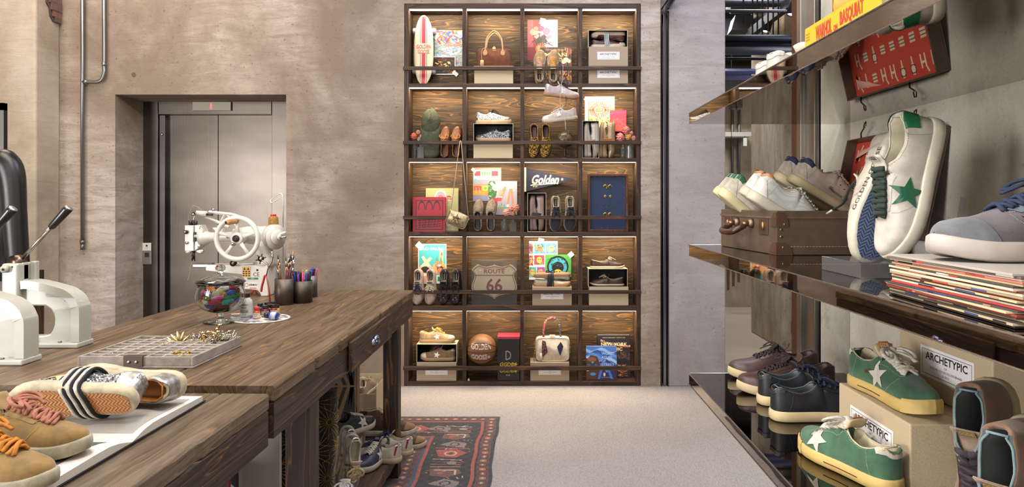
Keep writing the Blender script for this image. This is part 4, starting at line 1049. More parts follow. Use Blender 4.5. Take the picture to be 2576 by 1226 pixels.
# kraft box + brown suede bag
shoebox('plain kraft lidded box under the brown suede handbag', X(1192, YF), X(1292, YF), ZR[0], .146-.010*0, lid=True, printed_label=False, m=KRL)
zb = ZR[0]+.146; t = thing('handbag', 'brown suede bowling handbag with tan handles on a kraft box', 'handbag', (X(1243.5), DW+.095, zb))
hw = 44/F*5.57
b = MB(); b.smooth = True
def bag(w, h, d, n=28, k=10, pw=.28):
    def f(a, c):
        g = 2*PI*a; cc, ss = math.cos(g), math.sin(g); q = -1+2*c; e = max(0, 1-abs(q)**4)**.5*.10+.90
        return (w*(abs(cc)**pw)*(1 if cc > 0 else -1)*e, q*d, h/2+h/2*(abs(ss)**(pw*.8))*(1 if ss > 0 else -1)*(e if ss > 0 else 1))
    return f
b.grid(bag(hw, .148, .055), 40, 9, closed_u=True); vs = b.v; b.add([b.v[i*9] for i in range(40)], [tuple(range(40))]); b.add([b.v[i*9+8] for i in range(40)], [tuple(range(39, -1, -1))])
bd = b.build('bag_body', mat('suede', '6f4024'), t, weld=True)
b = MB(); b.smooth = True; b.tube([((hw+.001)*(abs(math.cos(g))**.28)*(1 if math.cos(g) > 0 else -1), -.055, .074+.0745*(abs(math.sin(g))**.22)*(1 if math.sin(g) > 0 else -1)) for g in [2*PI*i/48 for i in range(48)]], .0022, 6, closed=True); b.build('piping', mat('suede', '54301a'), bd)
TAN = mat('leather', 'c89a68')
for yy in (-.040, .030):
    b = MB(); b.smooth = True; b.tube(spline([(-.072, yy-.018 if yy < 0 else yy, .115), (-.068, yy-.012, .16), (-.055, yy, .235), (0, yy, .288), (.055, yy, .235), (.068, yy-.012, .16), (.072, yy-.018 if yy < 0 else yy, .115)], 8), .0065, 10); b.build('handle', TAN, t)
for sx in (-1, 1):
    b = MB(); b.smooth = True; b.prism([(sx*.072+.017*math.cos(g)*(1-.3*math.sin(g)), .112+.026*math.sin(g)) for g in [2*PI*i/20 for i in range(20)]], -.0605, -.0545); b.build('handle_patch', TAN, t, bevel=.001)
b = MB(); b.smooth = True; b.tube(spline([(-.072, -.062, .15), (-.095, -.064, .13), (-.100, -.063, .07), (-.095, -.063, .045)], 6), .0018, 6); b.prism([(-.110, .048), (-.084, .048), (-.079, .012), (-.085, .002), (-.107, .002), (-.113, .012)], -.068, -.060); b.build('key_charm', mat('leather', 'd8ac7c'), t)
b = MB(); b.box(-.012, .012, -.058, -.040, .140, .152); b.M = Matrix.Translation((0, -.045, .157)); b.tube([(.007*math.cos(g), 0, .006*math.sin(g)) for g in [2*PI*i/12 for i in range(12)]], .0016, 6, closed=True); b.build('clasp', mat('metal', 'd8b060', .2), t)
text_into(MB(), 'GOLDEN', -.012, .128, .024, .004, -.0562).build('lettering', mat('metal', 'e8c880', .3), t)
for sx in (-1, 1):
    b = MB(); b.M = Matrix.Translation((sx*hw*1.01, -.0, .12)); b.tube([(.004*math.cos(g)*sx, -.03+.004*math.sin(g), .002*math.sin(g)) for g in [2*PI*i/10 for i in range(10)]], .0014, 5, closed=True); b.build('ring', mat('metal', 'd8b060', .2), t)
# poster with flowers, night city book
cv = Cv(64, 92, 'd9c6c6'); cv.rect(0, 0, 30, 92, '8a3c3c'); cv.rect(0, 0, 12, 92, 'a45a5e'); cv.rect(28, 4, 62, 60, 'e6e6f0'); cv.rect(44, 4, 46, 60, 'c8c8dc'); cv.rect(0, 62, 64, 92, '7c3030')
for x, y, r, c in ((12, 28, 7, 'ee8f78'), (22, 34, 9, 'f0a088'), (30, 20, 6, '8a4a70'), (40, 26, 8, 'b06a80'), (34, 40, 6, '6a3a50'), (18, 20, 5, 'e87a68'), (46, 38, 5, 'c07a88'), (26, 46, 7, '3c4438'), (36, 48, 6, '4a5240')): cv.circ(x, y, r, c)
cv.circ(28, 66, 11, 'd8643c', 13); cv.circ(24, 64, 4, 'f0946a', 6); strokes(cv, 30, ['3c4438', '5a3a3a'], 8, (4, 10), (1, 2), (8, 30, 50, 56))
sheet_px('flower_poster', 'poster of pink flowers in a vase by a window taped above the upright tan sneakers', cv, 1327, 50, 1403, 152, BKY, tapes=((-.0, .325, .2, .046, .05),))
cv = Cv(66, 84, '4a2a14'); strokes(cv, 200, ['6a3c18', '8a5020', '3a2010', 'a8682a', '241408'], 9, (4, 16), (2, 4), ang=1.5); cv.circ(54, 28, 6, 'fff0c0'); cv.circ(60, 30, 4, 'ffe8b0'); cv.circ(49, 32, 4, 'ffe0a0'); cv.rect(55, 32, 58, 80, '201408'); strokes(cv, 60, ['e8a040', 'd88830'], 10, (2, 5), (1, 2), (10, 40, 66, 70))
c, w_ = sx_(1358, 1438, DW+.15); book('book', 'brown book with a night view of glowing street lamps behind the upright tan sneakers', cv, c, w_, ZR[0], .322, DW+.125, .03, '3a2414', (('SARAH WHITE AND STEPHEN FREEMAN', -.085, .298, .17, .006, 'd8b070'), ('MILAN', -.09, .245, .18, .030, 'f0d888'), ('CHIC', .02, .205, .085, .028, 'f0d888')), tilt_back=.05)
cfg = dict(upper=('suede', '94784f'), sole=('rubber', 'b9a27c'), star=('leather', 'e8dccc'), laces=('fabric', 'c99a86'), toe_cap=('suede', 'a08661'), insole='15130f', lining=('plain', 'b49f7e'), L=.285, bow=False, ln=7, loose=.004, star_u=.58)
put(shoe('sneaker', 'left tan suede sneaker with pink laces standing toe up in the top row', cfg), (X(1358), DW+.085, ZR[0]), TOUP())
cfg = dict(cfg, laces=('fabric', 'cf8f42'), seed=5)
put(shoe('sneaker', 'right tan suede sneaker with orange laces standing toe up in the top row', cfg), (X(1392), DW+.085, ZR[0]), TOUP())
# three boxes
shoebox('bottom kraft box with white label in the top right cell stack', X(1481, YF), X(1580, YF), ZR[0], .145)
shoebox('middle kraft box with white label in the top right cell stack', X(1481, YF), X(1580, YF), ZR[0]+.1455, .151)
ot = shoebox('open black lined box of burgundy shoes topping the top right cell stack', X(1480, YF), X(1579, YF), ZR[0]+.297, .138, closed=False)
def wrapped(label1, label2, cfg, C, xa, za, lace, n=5, Ls=.28, sq=.62, group=None, at_=.45, r=.0026, knot=False):
    """two shoes sole outwards, heel to toe, tied with a lace; C = centre, xa = long axis, za = stacking axis"""
    cfg = dict(cfg, L=Ls, squash=sq, laces=None, tongue=None); xa = Vector(xa).normalized(); za = Vector(za).normalized(); C = Vector(C)
    a = shoe('sneaker', label1, cfg, group=group); b_ = shoe('sneaker', label2, dict(cfg, seed=2), group=group)
    hgt = Last('low', Ls, sq).top(.46)*.93
    put(a, C-za*hgt, frame(xa, za), (Ls/2, 0, 0)); put(b_, C+za*hgt, frame(-xa, -za), (Ls/2, 0, 0))
    b = MB(); b.smooth = True; hh = hgt
    for k in range(n):
        x = Ls*at_+(k-(n-1)/2)*r*2.3; w_ = .046*Ls/.29; sk = random.uniform(-.004, .004)
        b.tube([(x+(sk if zq > 0 else -sk), yq, zq+hh) for yq, zq in [(w_*(abs(math.cos(g))**.6)*(1 if math.cos(g) > 0 else -1)*1.06, (hh+.003)*(abs(math.sin(g))**.5)*(1 if math.sin(g) > 0 else -1)) for g in [2*PI*i/28 for i in range(28)]]], r, 6, closed=True)
    if knot:
        c = Vector((Ls*at_, 0, hh*2+.004))
        for sg in (1, -1):
            q = [c, c+Vector((.014*sg, -.010, .012)), c+Vector((.034*sg, -.018, .008)), c+Vector((.030*sg, -.02, -.002)), c]; b.tube(spline(q, 5), r*1.3, 6)
    b.build('tied_lace', lace, a); return a, b_
wrapped('lower burgundy leather shoe of the tied pair in the open top right box', 'upper burgundy leather shoe of the tied pair in the open top right box', dict(upper=('leather', '4c2226'), sole=('rubber', 'c9b49a'), toe_cap=('leather', 'c8b8a0'), stitch='b8988a', lining=('plain', '8a6a58')), (X(1530), DW+.095, ZR[0]+.297+.069), (1, 0, 0), (0, 0, 1), mat('fabric', 'b8c0c0'), 6, .275, .62, r=.003)
# sneakers hanging on their laces from the top rail
Hy = DW-.075
cfg = dict(upper=('leather', 'b5a8a4'), sole=('rubber', '9c7a60'), star=('foil', 'd8d4d0'), laces=('fabric', '23283c'), heel_tab=('foil', 'c8ccc8'), toe_cap=('leather', 'cfcac6'), heel_lo=.15, L=.275, seed=4)
hs = put(shoe('sneaker', 'pale pink sneaker with navy laces hanging from the top rail, upper of two', cfg), at(1413, 240, Hy), frame((1, .1, -.12), (.12, -.1, 1)), (.14, 0, .02))
b = MB(); b.smooth = True; rail = at(1409, 168, DW-.02); kn = at(1411, 220, Hy); inv = (hs.rotation_euler.to_matrix().to_4x4()); inv.translation = hs.location; inv = inv.inverted()
def strand(b, pts, r=.0022): b.tube(spline([inv @ Vector(p) for p in pts], 6), r, 6)
for k in (-1, 1):
    strand(b, [kn, at(1409+k*2, 200, Hy), at(1410+k*3, 180, DW-.03), at(1410+k*3, 167, DW-.022), at(1410+k*3, 163.5, DW-.010)])
strand(b, [kn, at(1422, 235, Hy-.03), at(1424, 255, Hy-.05), at(1423, 266, Hy-.05)])
b.build('hanging_lace', mat('fabric', '2a3040'), hs)
cfg = dict(cfg, laces=('fabric', 'cfc8bc'), seed=6, heel_tab=None, sole=('rubber', 'b9a896'))
hs = put(shoe('sneaker', 'pale pink sneaker with cream laces hanging from the top rail, lower of two', cfg), at(1408, 306, Hy), frame((-1, .1, -.12), (-.12, -.1, 1)), (.14, 0, .0))
inv = (hs.rotation_euler.to_matrix().to_4x4()); inv.translation = hs.location; inv = inv.inverted(); b = MB(); b.smooth = True
strand(b, [at(1410, 278, Hy-.01), at(1409, 245, Hy-.06), at(1412, 215, Hy-.05), at(1416, 190, DW-.03), at(1416, 167, DW-.022), at(1416, 163.5, DW-.010)], .0018); strand(b, [at(1411, 279, Hy-.02), at(1421, 300, Hy-.05), at(1423, 328, Hy-.05)], .0020)
b.build('hanging_lace', mat('fabric', 'cfc8bc'), hs)
# ---------------------------------------------------------------- ROW 2
t = thing('cap', 'dark green cotton cap standing upright beside small flowers', 'cap', (X(1083), DW+.10, ZR[1]+.0), (0, 0, 0))
b = MB(); b.smooth = True
def crown(u, v):
    a = 2*PI*u; r = math.sin(PI/2*v); wr = 1+.025*math.sin(a*6)*(v)+.02*math.sin(a*13+v*9)
    dent = -.018*math.exp(-((math.cos(a)*r)**2+(math.sin(a)*r-.25)**2)/.03)
    return (.078*r*math.cos(a)*wr, -.080*math.cos(PI/2*v)*(1+.0)-dent*-1, .285+.128*r*math.sin(a)*wr)
b.grid(crown, 48, 14, closed_u=True); GR = mat('fabric', '4a4e3c'); b.build('crown', GR, t, weld=True)
b = MB(); b.smooth = True
b.grid(lambda u, v: (-.079*math.cos(PI*u)*(1-.06*v), -.03-.035*math.sin(PI*u), .275-.06*math.sin(PI*u)-(.275-.06*math.sin(PI*u)-.004-.03*(1-math.sin(PI*u)))*v), 16, 8); b.build('brim', GR, t, solid=.004)
b = MB(); b.smooth = True; b.sphere((0, -.083, .325), .007, 10); b.build('top_button', GR, t)
for k in range(6):
    a = 2*PI*k/6+.3; b = MB(); b.smooth = True; b.tube([tuple(Vector(crown(a/(2*PI) % 1, v))+Vector((0, -.001, 0))) for v in [.08+.9*i/9 for i in range(10)]], .0011, 5); b.build('seam', mat('fabric', '3a3e2e'), t)
b = MB(); b.smooth = True; b.tube([(.028*math.cos(g), 0, .408+.008*math.sin(g)) for g in [PI*i/8 for i in range(9)]], .003, 6); b.build('back_strap', GR, t)
GLS = mat('glass', 'e8f0f0'); VGL = mat('acrylic', 'd8dcd8', .35)
def vase(label, x, Y, z, w_, h_, square=False, group=None):
    t = thing('glass_vase', label, 'vase', (x, Y, z), group=group); r = w_/2; b = MB(); b.smooth = True
    if square: b.smooth = False; b.lathe([(r, 0), (r, h_*.8), (r*.4, h_*.86), (r*.4, h_), (r*.33, h_), (r*.33, h_*.84), (r*.88, h_*.76), (r*.88, .006), (0, .006)], 4 if square is True else 24)
    else: b.lathe([(r*.8, 0), (r, h_*.1), (r, h_*.75), (r*.45, h_*.88), (r*.5, h_), (r*.42, h_), (r*.38, h_*.86), (r*.9, h_*.72), (r*.9, h_*.12), (0, .006)], 24)
    o = b.build('glass', VGL, t); 
    if square is True: o.rotation_euler.z = PI/4
    return t
def flower(label, p, r, col, base, kind=0, seed=0, group=None):
    """stem from base up to p, bloom of petals"""
    t = thing('flower', label, 'flower', tuple(base), group=group); q = Vector(p)-Vector(base); rnd = random.Random(seed)
    b = MB(); b.smooth = True; b.tube(spline([(0, 0, 0), (q.x*.3, q.y*.5, q.z*.5), tuple(q)], 5), .0016, 5); b.build('stem', mat('plain', '5c6a3c'), t)
    b = MB(); b.smooth = True
    if kind == 1:   # pompon ball
        for i in range(70):
            z = 1-2*(i+.5)/70; a = i*2.4; rr = math.sqrt(1-z*z); b.sphere((q.x+r*.8*rr*math.cos(a), q.y+r*.8*rr*math.sin(a), q.z+r*.8*z), r*.22, 5)
    else:
        for ring, (n, rr, hgt) in enumerate(((9, 1.0, .0), (8, .78, .25), (6, .52, .5), (4, .28, .7))):
            for i in range(n):
                a = 2*PI*i/n+ring*.4+rnd.random()*.3; d = Vector((math.cos(a), -.75+math.sin(a)*.2, math.sin(a))); d = Vector((math.cos(a)*rr, -hgt*1.0-.2, math.sin(a)*rr))
                c = q+d*r*.62; b.M = Matrix.Translation(c)@(Vector((math.cos(a), -.3, math.sin(a))).to_track_quat('X', 'Y').to_matrix().to_4x4()); b.sphere((0, 0, 0), r*.44, 8, (.85, .38, .95)); b.M = Matrix.Identity(4)
    b.build('petals', mat('suede', col), t)
    return t
v0 = vase('plain clear square vase in the second row beside the cap', X(1060), DW+.06, ZR[1], .075, .115, True); v1 = vase('clear vase half hidden behind the second rail at the bookcase edge', X(1042), DW+.10, ZR[1], .055, .12, 2)
for i, (px, py, r, c, k, lab) in enumerate(((1041, 343, .029, 'e06848', 0, 'coral ranunculus bloom at the left of the cap'), (1052, 333, .019, 'cf9078', 1, 'small pink ball flower highest beside the cap'), (1061, 342, .019, 'dba080', 1, 'small peach ball flower beside the cap'), (1074, 341, .029, 'e0a090', 0, 'pale pink ranunculus touching the cap'), (1055, 350, .019, 'e0dac8', 1, 'cream ball flower lowest beside the cap'))):
    flower(lab, at(px, py, DW+.05+.01*i), r, c, (X(1058 if i % 2 else 1044), DW+.06+(0 if i % 2 else .04), ZR[1]+.02), k, i, 'flowers beside the cap')
cfg = dict(kind='moc', upper=('leather', '8a5430'), sole=('rubber', '4a3020'), apron=('leather', 'c08a54'), laces=('leather', 'b98448'), tongue=('leather', '8a5430'), lu1=.62, ln=2, lining=('leather', '6a3c22'), L=.265, lr=.0032)
a = put(shoe('boat_shoe', 'left brown leather moccasin standing toe up beside the cap', cfg), (X(1120), DW+.085, ZR[1]), TOUP())
dup(a, (X(1149), a.location.y, a.location.z), a.rotation_euler.to_matrix(), 'right brown leather moccasin standing toe up beside the cap')
shoebox('plain kraft box under the open box of silver shoes, second row', X(1191, YF), X(1290, YF), ZR[1], .133, printed_label=False, m=KRL)
shoebox('open black lined box holding a dark glitter shoe, second row', X(1191, YF), X(1291, YF), ZR[1]+.1335, .147, closed=False)
cfg = dict(upper=('glitter', 'c9ccd0'), sole=('rubber', 'b99c78'), laces=('fabric', '23262c'), toe_cap=('foil', 'd8d0bc'), tongue=('leather', '2a2c30'), L=.285, lr=.0032, heel_tab=('foil', 'd6d8da'), lining=('leather', '8e8a84'))
put(shoe('sneaker', 'silver glitter sneaker with black laces on top of the second row boxes', cfg), (X(1242), DW+.08, ZR[1]+.281), frame((1, .05, 0), (0, 0, 1)), (.1425, 0, 0))
put(shoe('sneaker', 'silver glitter sneaker lying inside the open second row box', dict(cfg, seed=9, upper=('glitter', 'a0a2a6'), bow=False)), (X(1241), DW+.085, ZR[1]+.1378), frame((-1, .05, 0), (0, 0, 1)), (.1425, 0, 0))
cfg = dict(kind='moc', upper=('leopard', '000000'), sole=('rubber', '2a1c12'), apron=('leather', '2a1c12'), laces=('leather', 'c9a040'), tongue=('leopard', '000000'), lu1=.62, ln=2, lining=('leather', '3a1a12'), L=.275, lr=.0028)
a = put(shoe('boat_shoe', 'left leopard print moccasin standing toe down beside the globe', cfg), (X(1343), DW+.065, ZR[1]+.002), TODN(), (.275, 0, 0))
dup(a, a.location+Vector((X(1372)-X(1343), 0, 0)), a.rotation_euler.to_matrix(), 'right leopard print moccasin standing toe down beside the globe')
t = thing('globe', 'small brown tabletop globe on a tilted stand', 'globe', (X(1421), DW+.10, ZR[1]))
r = .066; gz = ZR[1]; cz = Zp(352, DW+.10)-gz
tg = NT('globe_map'); n = tg.noise(tg.coords('Object', (1, 1, 1)), 14, 6, .6); tg.base(tg.ramp(n, [(.45, '4a4034'), (.5, '2f2a24'), (.53, '6e604c')])); tg.set(Roughness=.35); tg.bump(n, .1, .001)
b = MB(); b.smooth = True; b.sphere((0, 0, 0), r, 32); o = b.build('globe_ball', tg.m, t, loc=(0, 0, cz)); o.rotation_euler = (0, .4, 0)
b = MB(); b.smooth = True; b.tube([(( r+.008)*math.sin(a_), 0, cz+(r+.008)*math.cos(a_)) for a_ in [.4+PI*i/20 for i in range(21)]], .0035, 8); b.build('meridian_arc', mat('metal', '6a5a40', .4), t)
b = MB(); b.smooth = True; b.lathe([(.045, 0), (.042, .008), (.015, .014), (.010, .03), (.014, .045), (.008, cz-r-.012), (.010, cz-r-.006), (0, cz-r-.005)], 24); b.build('stand', mat('leather', '3a2a1e'), t)
for sg in (1, -1): 
    b = MB(); b.smooth = True; b.sphere((sg*(r+.011)*math.sin(.4), 0, cz+sg*(r+.011)*math.cos(.4)), .005, 8); b.build('pole_pin', mat('metal', 'a8a090', .3), t)
cv = Cv(70, 70, 'e8e2d4'); cv.rect(6, 10, 62, 70, 'efe6b4'); cv.frame(9, 12, 60, 70, 1.3, '1c1c1c')
for i in range(30): a_ = 2*PI*i/30; cv.line(34+13*math.cos(a_), 30+8*math.sin(a_), 34+23*math.cos(a_+.05), 30+16*math.sin(a_), 1.5, 'd8382a')
strokes(cv, 150, ['2a2a20', 'e8d070', 'e0c850'], 12, (2, 6), (.8, 1.4), (10, 46, 60, 70)); cv.rect(27, 26, 42, 34, 'e0c070'); cv.frame(27, 26, 42, 34, 1, '1c1c1c'); cv.rect(60, 26, 70, 70, 'd9c460')
sheet_px('art_poster', 'cream and yellow poster with a red ray burst above the two tied shoe pairs', cv, 1471, 243, 1546, 322, BKY, tapes=((-.11, .235, .8, .04, .03),))
cv = Cv(44, 60, 'd8485c'); strokes(cv, 150, ['e0703c', 'd85a70', 'e88850'], 13, (2, 5), (.8, 1.6), (4, 24, 40, 58), -.6)
c, w_ = sx_(1535, 1575.5, DW+.15); t = book('book', 'thin pink and orange book standing behind the pink flowers', cv, c, w_, Zp(331, DW+.15), .176, DW+.15, .012, 'b83048', (('BEYOND WORDS', -.058, .148, .116, .013, '4a50a0'),), tilt_back=.0)
# pink book rests on tall box behind
shoebox('tall open box standing on end with a cream tied pair, second row', X(1465.5, YF), X(1507, YF), ZR[1], .303, closed=False, d=.10)
WR = dict(upper=('leather', 'c6bcae'), sole=('rubber', 'ada294'), toe_cap=('suede', 'b8a890'), lining=('plain', 'b8ac98'), stitch='8a8070')
wrapped('left cream shoe of the tied pair inside the tall open box, second row', 'right cream shoe of the tied pair inside the tall open box, second row', WR, (X(1486.5), DW+.075, ZR[1]+.1515), (0.0, 0, 1), (1, 0, 0), mat('fabric', 'b0a070'), 6, .285, .50, r=.0022)
WR2 = dict(upper=('leather', 'a48c68'), sole=('rubber', '7a6444'), toe_cap=('leather', 'd0c4ac'), lining=('plain', '9a8668'), stitch='e0d8c0')
wrapped('left khaki shoe of the pair tied with orange lace, second row', 'right khaki shoe of the pair tied with orange lace, second row', WR2, (X(1526.5), DW+.07, ZR[1]+.150), (0.03, .05, 1), (1, 0, 0), mat('fabric', 'b06a38'), 8, .29, .55, r=.0026)
vase('ribbed clear glass vase under the pink flowers, second row', X(1583), DW+.06, ZR[1], .075, .125, 2); vase('small clear glass vase between the tied shoes and the ribbed vase', X(1568), DW+.10, ZR[1], .045, .115, 0)
for i, (px, py, r, c, k, lab) in enumerate(((1575, 328, .036, 'd88078', 0, 'highest pink dahlia in the second row at right'), (1560, 346, .040, 'e08a80', 0, 'wide pink dahlia at the left of the yellow bloom'), (1580, 344, .030, 'dcae62', 0, 'yellow ranunculus among pink blooms'), (1594, 348, .022, 'd8907c', 1, 'small pink ball flower at the far right of the second row'), (1588, 336, .020, 'd88c84', 0, 'small pink bloom behind the yellow one'))):
    flower(lab, at(px, py, DW+.05+.008*i), r, c, (X(1583), DW+.06, ZR[1]+.02), k, 20+i, 'flowers at the right of the second row')
# ---------------------------------------------------------------- ROW 3
cv = Cv(66, 90, '9c9c6c'); cv.circ(30, 20, 10, 'e08890', 14); cv.ring(30, 20, 11, 2, 'eceadc', 15); cv.ring(30, 20, 4, 2, 'c85058'); 
c, w_ = sx_(1071, 1153, DW+.15); book('book', 'tall olive green book with letter stickers behind the red book', cv, c, w_, ZR[2], .356, DW+.14, .032, '84865a', (('P', .028, .215, .062, .085, 'eceadc'), ('P', .032, .219, .054, .077, 'c8443c'), ('p', -.02, .17, .02, .03, 'eceadc'), ('O', .035, .04, .04, .06, 'a8c8c8'), ('ASSOULINE', .03, .012, .07, .008, 'd8d8c0')), tilt_back=.05)
cv = Cv(82, 88, '980f24'); cv.frame(7, 8, 76, 84, 1.6, '1c1214')
for k, x in enumerate((22, 41, 60)): cv.ring(x, 30, 8, 2, '1c1214', 18); cv.rect(x-9, 32, x+9, 50, '980f24')
for i in range(5): cv.line(14, 54+i*6, 69, 50+i*6, 1.6, '1c1214')
for i in range(7): cv.line(18+i*8, 52, 18+i*7, 76, 1.4, '1c1214')
c, w_ = sx_(1039, 1121, DW+.09); book('book', 'square red clothbound book with black line artwork in the third row', cv, c, w_, ZR[2], .282, DW+.075, .035, '860f20', tilt_back=.06)
# hanging crossbody bag
t = thing('crossbody_bag', 'small gold crossbody bag with star hanging by its strap from the second rail', 'bag', tuple(at(1151, 552, DW-.06)), (0, math.radians(24), 0))
b = MB(); b.smooth = True; b.grid(bag(.082, .115, .024, pw=.42), 40, 9, closed_u=True); b.v = [(x, y, z-.0575) for x, y, z in b.v]
b.add([b.v[i*9] for i in range(40)], [tuple(range(40))]); b.add([b.v[i*9+8] for i in range(40)], [tuple(range(39, -1, -1))]); b.build('bag_body', mat('foil', 'c3b08e'), t, weld=True)
b = MB(); b.prism([(p[0]*.045-.008, p[1]*.045) for p in star_pts(rot=PI/2+.1)], -.0262, -.0240); b.build('star', mat('glitter', '9a8460'), t)
b = MB(); b.smooth = True; b.tube([(.083*(abs(math.cos(g))**.42)*(1 if math.cos(g) > 0 else -1), -.022, .058*(abs(math.sin(g))**.34)*(1 if math.sin(g) > 0 else -1)) for g in [2*PI*i/44 for i in range(44)]], .0022, 6, closed=True); b.build('piping', mat('leather', 'a08a66'), t)
inv = Matrix.Translation(t.location)@t.rotation_euler.to_matrix().to_4x4(); inv = inv.inverted()
for q in ([(-.077, -.0, .045)], [(.080, 0, .035)]):
    b = MB(); b.smooth = True; p0 = Vector(q[0]); e = at(1157 if q[0][0] < 0 else 1160, 356, DW-.021); pts = [p0, inv @ e, inv @ at(1158.5, 353.8, DW-.008)]; b.tube(pts, .0028, 8); b.sphere(tuple(p0), .007, 8); b.build('strap', mat('leather', 'c4ae86'), t)
# prints in cell 2
cv = Cv(70, 88, '8c8478'); cv.rect(2, 6, 68, 32, 'd8d4d0'); cv.rect(4, 9, 18, 22, 'd84058'); cv.rect(46, 9, 62, 22, 'd84050')
for x in (22, 28, 34, 40): cv.line(x, 10, x+3, 21, 2, '4c8c3c'); cv.line(x+3, 10, x, 21, 1.5, '4c8c3c')
cv.rect(0, 34, 70, 44, '8c8ca0'); cv.rect(0, 46, 44, 72, 'd8942c'); cv.rect(2, 48, 20, 60, 'd04858'); cv.line(8, 52, 8, 68, 1.4, 'e8a8a0'); cv.line(14, 52, 18, 68, 1.4, 'e8a8a0'); cv.rect(24, 48, 38, 60, 'e8dc70'); cv.circ(30, 54, 4, '5c9c48'); cv.rect(0, 72, 70, 88, '8484a0'); cv.circ(6, 34, 3, '58a0c8', 6)
sheet_px('street_photo', 'left of two taped street photos, with red and yellow wall panels', cv, 1190, 422, 1261, 506, BKY, tapes=((-.11, .255, .7, .045, .025),), cat='photo')
cv = Cv(74, 84, 'a8a4b4'); cv.rect(0, 0, 74, 18, 'b8b4c0'); cv.circ(10, 22, 12, '3c6c38', 26); strokes(cv, 30, ['2c5828', '58904c', 'c0c4bc'], 14, (2, 6), (1, 2), (2, 2, 22, 50)); cv.circ(20, 16, 10, 'd8d8d4', 8); cv.rect(8, 42, 24, 62, 'c04050'); cv.circ(50, 12, 12, 'e0d8d0', 8); cv.circ(58, 20, 8, 'e4dcd4', 8)
for (x0, y0, x1, y1) in ((56, 22, 50, 58), (60, 22, 64, 66), (44, 16, 34, 44), (42, 18, 30, 40)): cv.line(x0, y0, x1, y1, 6, 'c08868')
cv.circ(32, 28, 6, 'd0a080'); cv.rect(24, 40, 34, 50, 'c05048'); cv.rect(26, 38, 36, 41, 'e8e0d8'); cv.rect(47, 58, 53, 64, 'e8e8e8'); cv.rect(61, 66, 68, 71, 'e8e8e8'); cv.rect(0, 64, 74, 84, '8c8c94'); strokes(cv, 16, ['50903c', '78b060'], 15, (2, 5), (1, 2), (24, 54, 44, 66))
sheet_px('street_photo', 'right of two taped street photos, showing a person bending beside plants', cv, 1228, 456, 1301, 541, BKY-.010, tapes=((-.085, .255, .8, .04, .025),), cat='photo')
cfg = dict(kind='slip', upper=('suede', '8c7a60'), sole=('rubber', '4a4034'), tongue=None, studs=1, lining=('leather', '2a1f1a'), L=.262)
a = put(shoe('slip_on_shoe', 'left studded taupe slip-on standing toe up in the third row', cfg), (X(1203), DW+.085, ZR[2]), TOUP())
dup(a, (X(1235.5), a.location.y, a.location.z), a.rotation_euler.to_matrix(), 'right studded taupe slip-on standing toe up in the third row')
vase('round clear bud vase at the left under the peach dahlias, third row', X(1269.5), DW+.055, ZR[2], .058, .105, 0); vase('square clear glass bottle vase under the peach dahlias, third row', X(1291), DW+.055, ZR[2], .078, .09, True)
for i, (px, py, r, c, k, lab) in enumerate(((1297, 523, .038, 'dc9078', 0, 'largest peach dahlia in the third row'), (1274, 535, .032, 'e0a088', 0, 'peach bloom lowest at the left in the third row'), (1285, 526, .026, 'd88c78', 0, 'small peach bloom between the two dahlias'), (1291, 537, .026, 'dc9480', 0, 'peach bloom just above the third rail'))):
    flower(lab, at(px, py, DW+.045+.008*i), r, c, (X(1270 if px < 1280 else 1291), DW+.055, ZR[2]+.02), k, 30+i, 'flowers in the third row')
# pennant
Yp = DW+.13; t = thing('pennant', 'dark blue felt pennant with cream script lettering pinned above the sneakers', 'pennant', (X(1318, Yp), Yp, Zp(482, Yp)))
PH = 60/F*Yp; PW = 131/F*Yp
b = MB(); b.prism([(.014, .0), (.014, PH), (PW, PH*.50)], 0, .003); b.build('felt', mat('suede', '20243a'), t)
box('header_band', mat('suede', 'd8ccb4'), 0, .018, -.001, .004, 0-.001, PH+.001, t)
text_into(MB(), 'Golden', .055, PH*.30, .225, .078, -.0012, .03, slant=.28).build('script_lettering', mat('suede', 'e0d4bc'), t)
b = MB(); b.prism([(.055, PH*.235), (.27, PH*.335), (.285, PH*.375), (.10, PH*.285), (.07, PH*.30), (.052, PH*.26)], -.0014, -.0002); b.build('swash', mat('suede', 'e0d4bc'), t)
b = MB(); b.prism([(.315+p[0]*.013, PH*.51+p[1]*.014) for p in star_pts()], -.0014, -.0002); b.build('star', mat('suede', 'e0d4bc'), t)
text_into(MB(), 'EST. 2000', .075, PH*.185, .036, .008, -.0012).build('small_lettering', mat('suede', 'e0d4bc'), t)
shoebox('tall open box standing on end with a mauve tied pair, third row', X(1327, YF), X(1374, YF), ZR[2], .315, closed=False, d=.11)
WR3 = dict(upper=('leather', '9c8884'), sole=('rubber', '8c7468'), toe_cap=('suede', 'a89078'), lining=('plain', '9a8a80'), stitch='7a6860')
wrapped('left mauve shoe of the tied pair inside the tall open box, third row', 'right mauve shoe of the tied pair inside the tall open box, third row', WR3, (X(1350.5), DW+.08, ZR[2]+.150), (0.0, 0, 1), (1, 0, 0), mat('fabric', '32323c'), 6, .285, .50, r=.0024)
cfg = dict(upper=('suede', '24242c'), sole=('rubber', '9a8c74'), star=('leather', 'c8c0a4'), laces=('fabric', '2e2e36'), insole='0e0e10', lining=('plain', 'c8bca0'), binding=('fabric', 'cfc2a4'), L=.29, star_u=.50, tongue=('suede', '20202a'), tongue_label=('111111', 'cccccc'), lr=.003)
a = put(shoe('sneaker', 'left dark navy suede star sneaker standing toe down, third row', cfg), (X(1397), DW+.065, ZR[2]+.002), TODN(), (.29, 0, 0))
dup(a, a.location+Vector((X(1433)-X(1397), 0, 0)), a.rotation_euler.to_matrix(), 'right dark navy suede star sneaker standing toe down, third row')
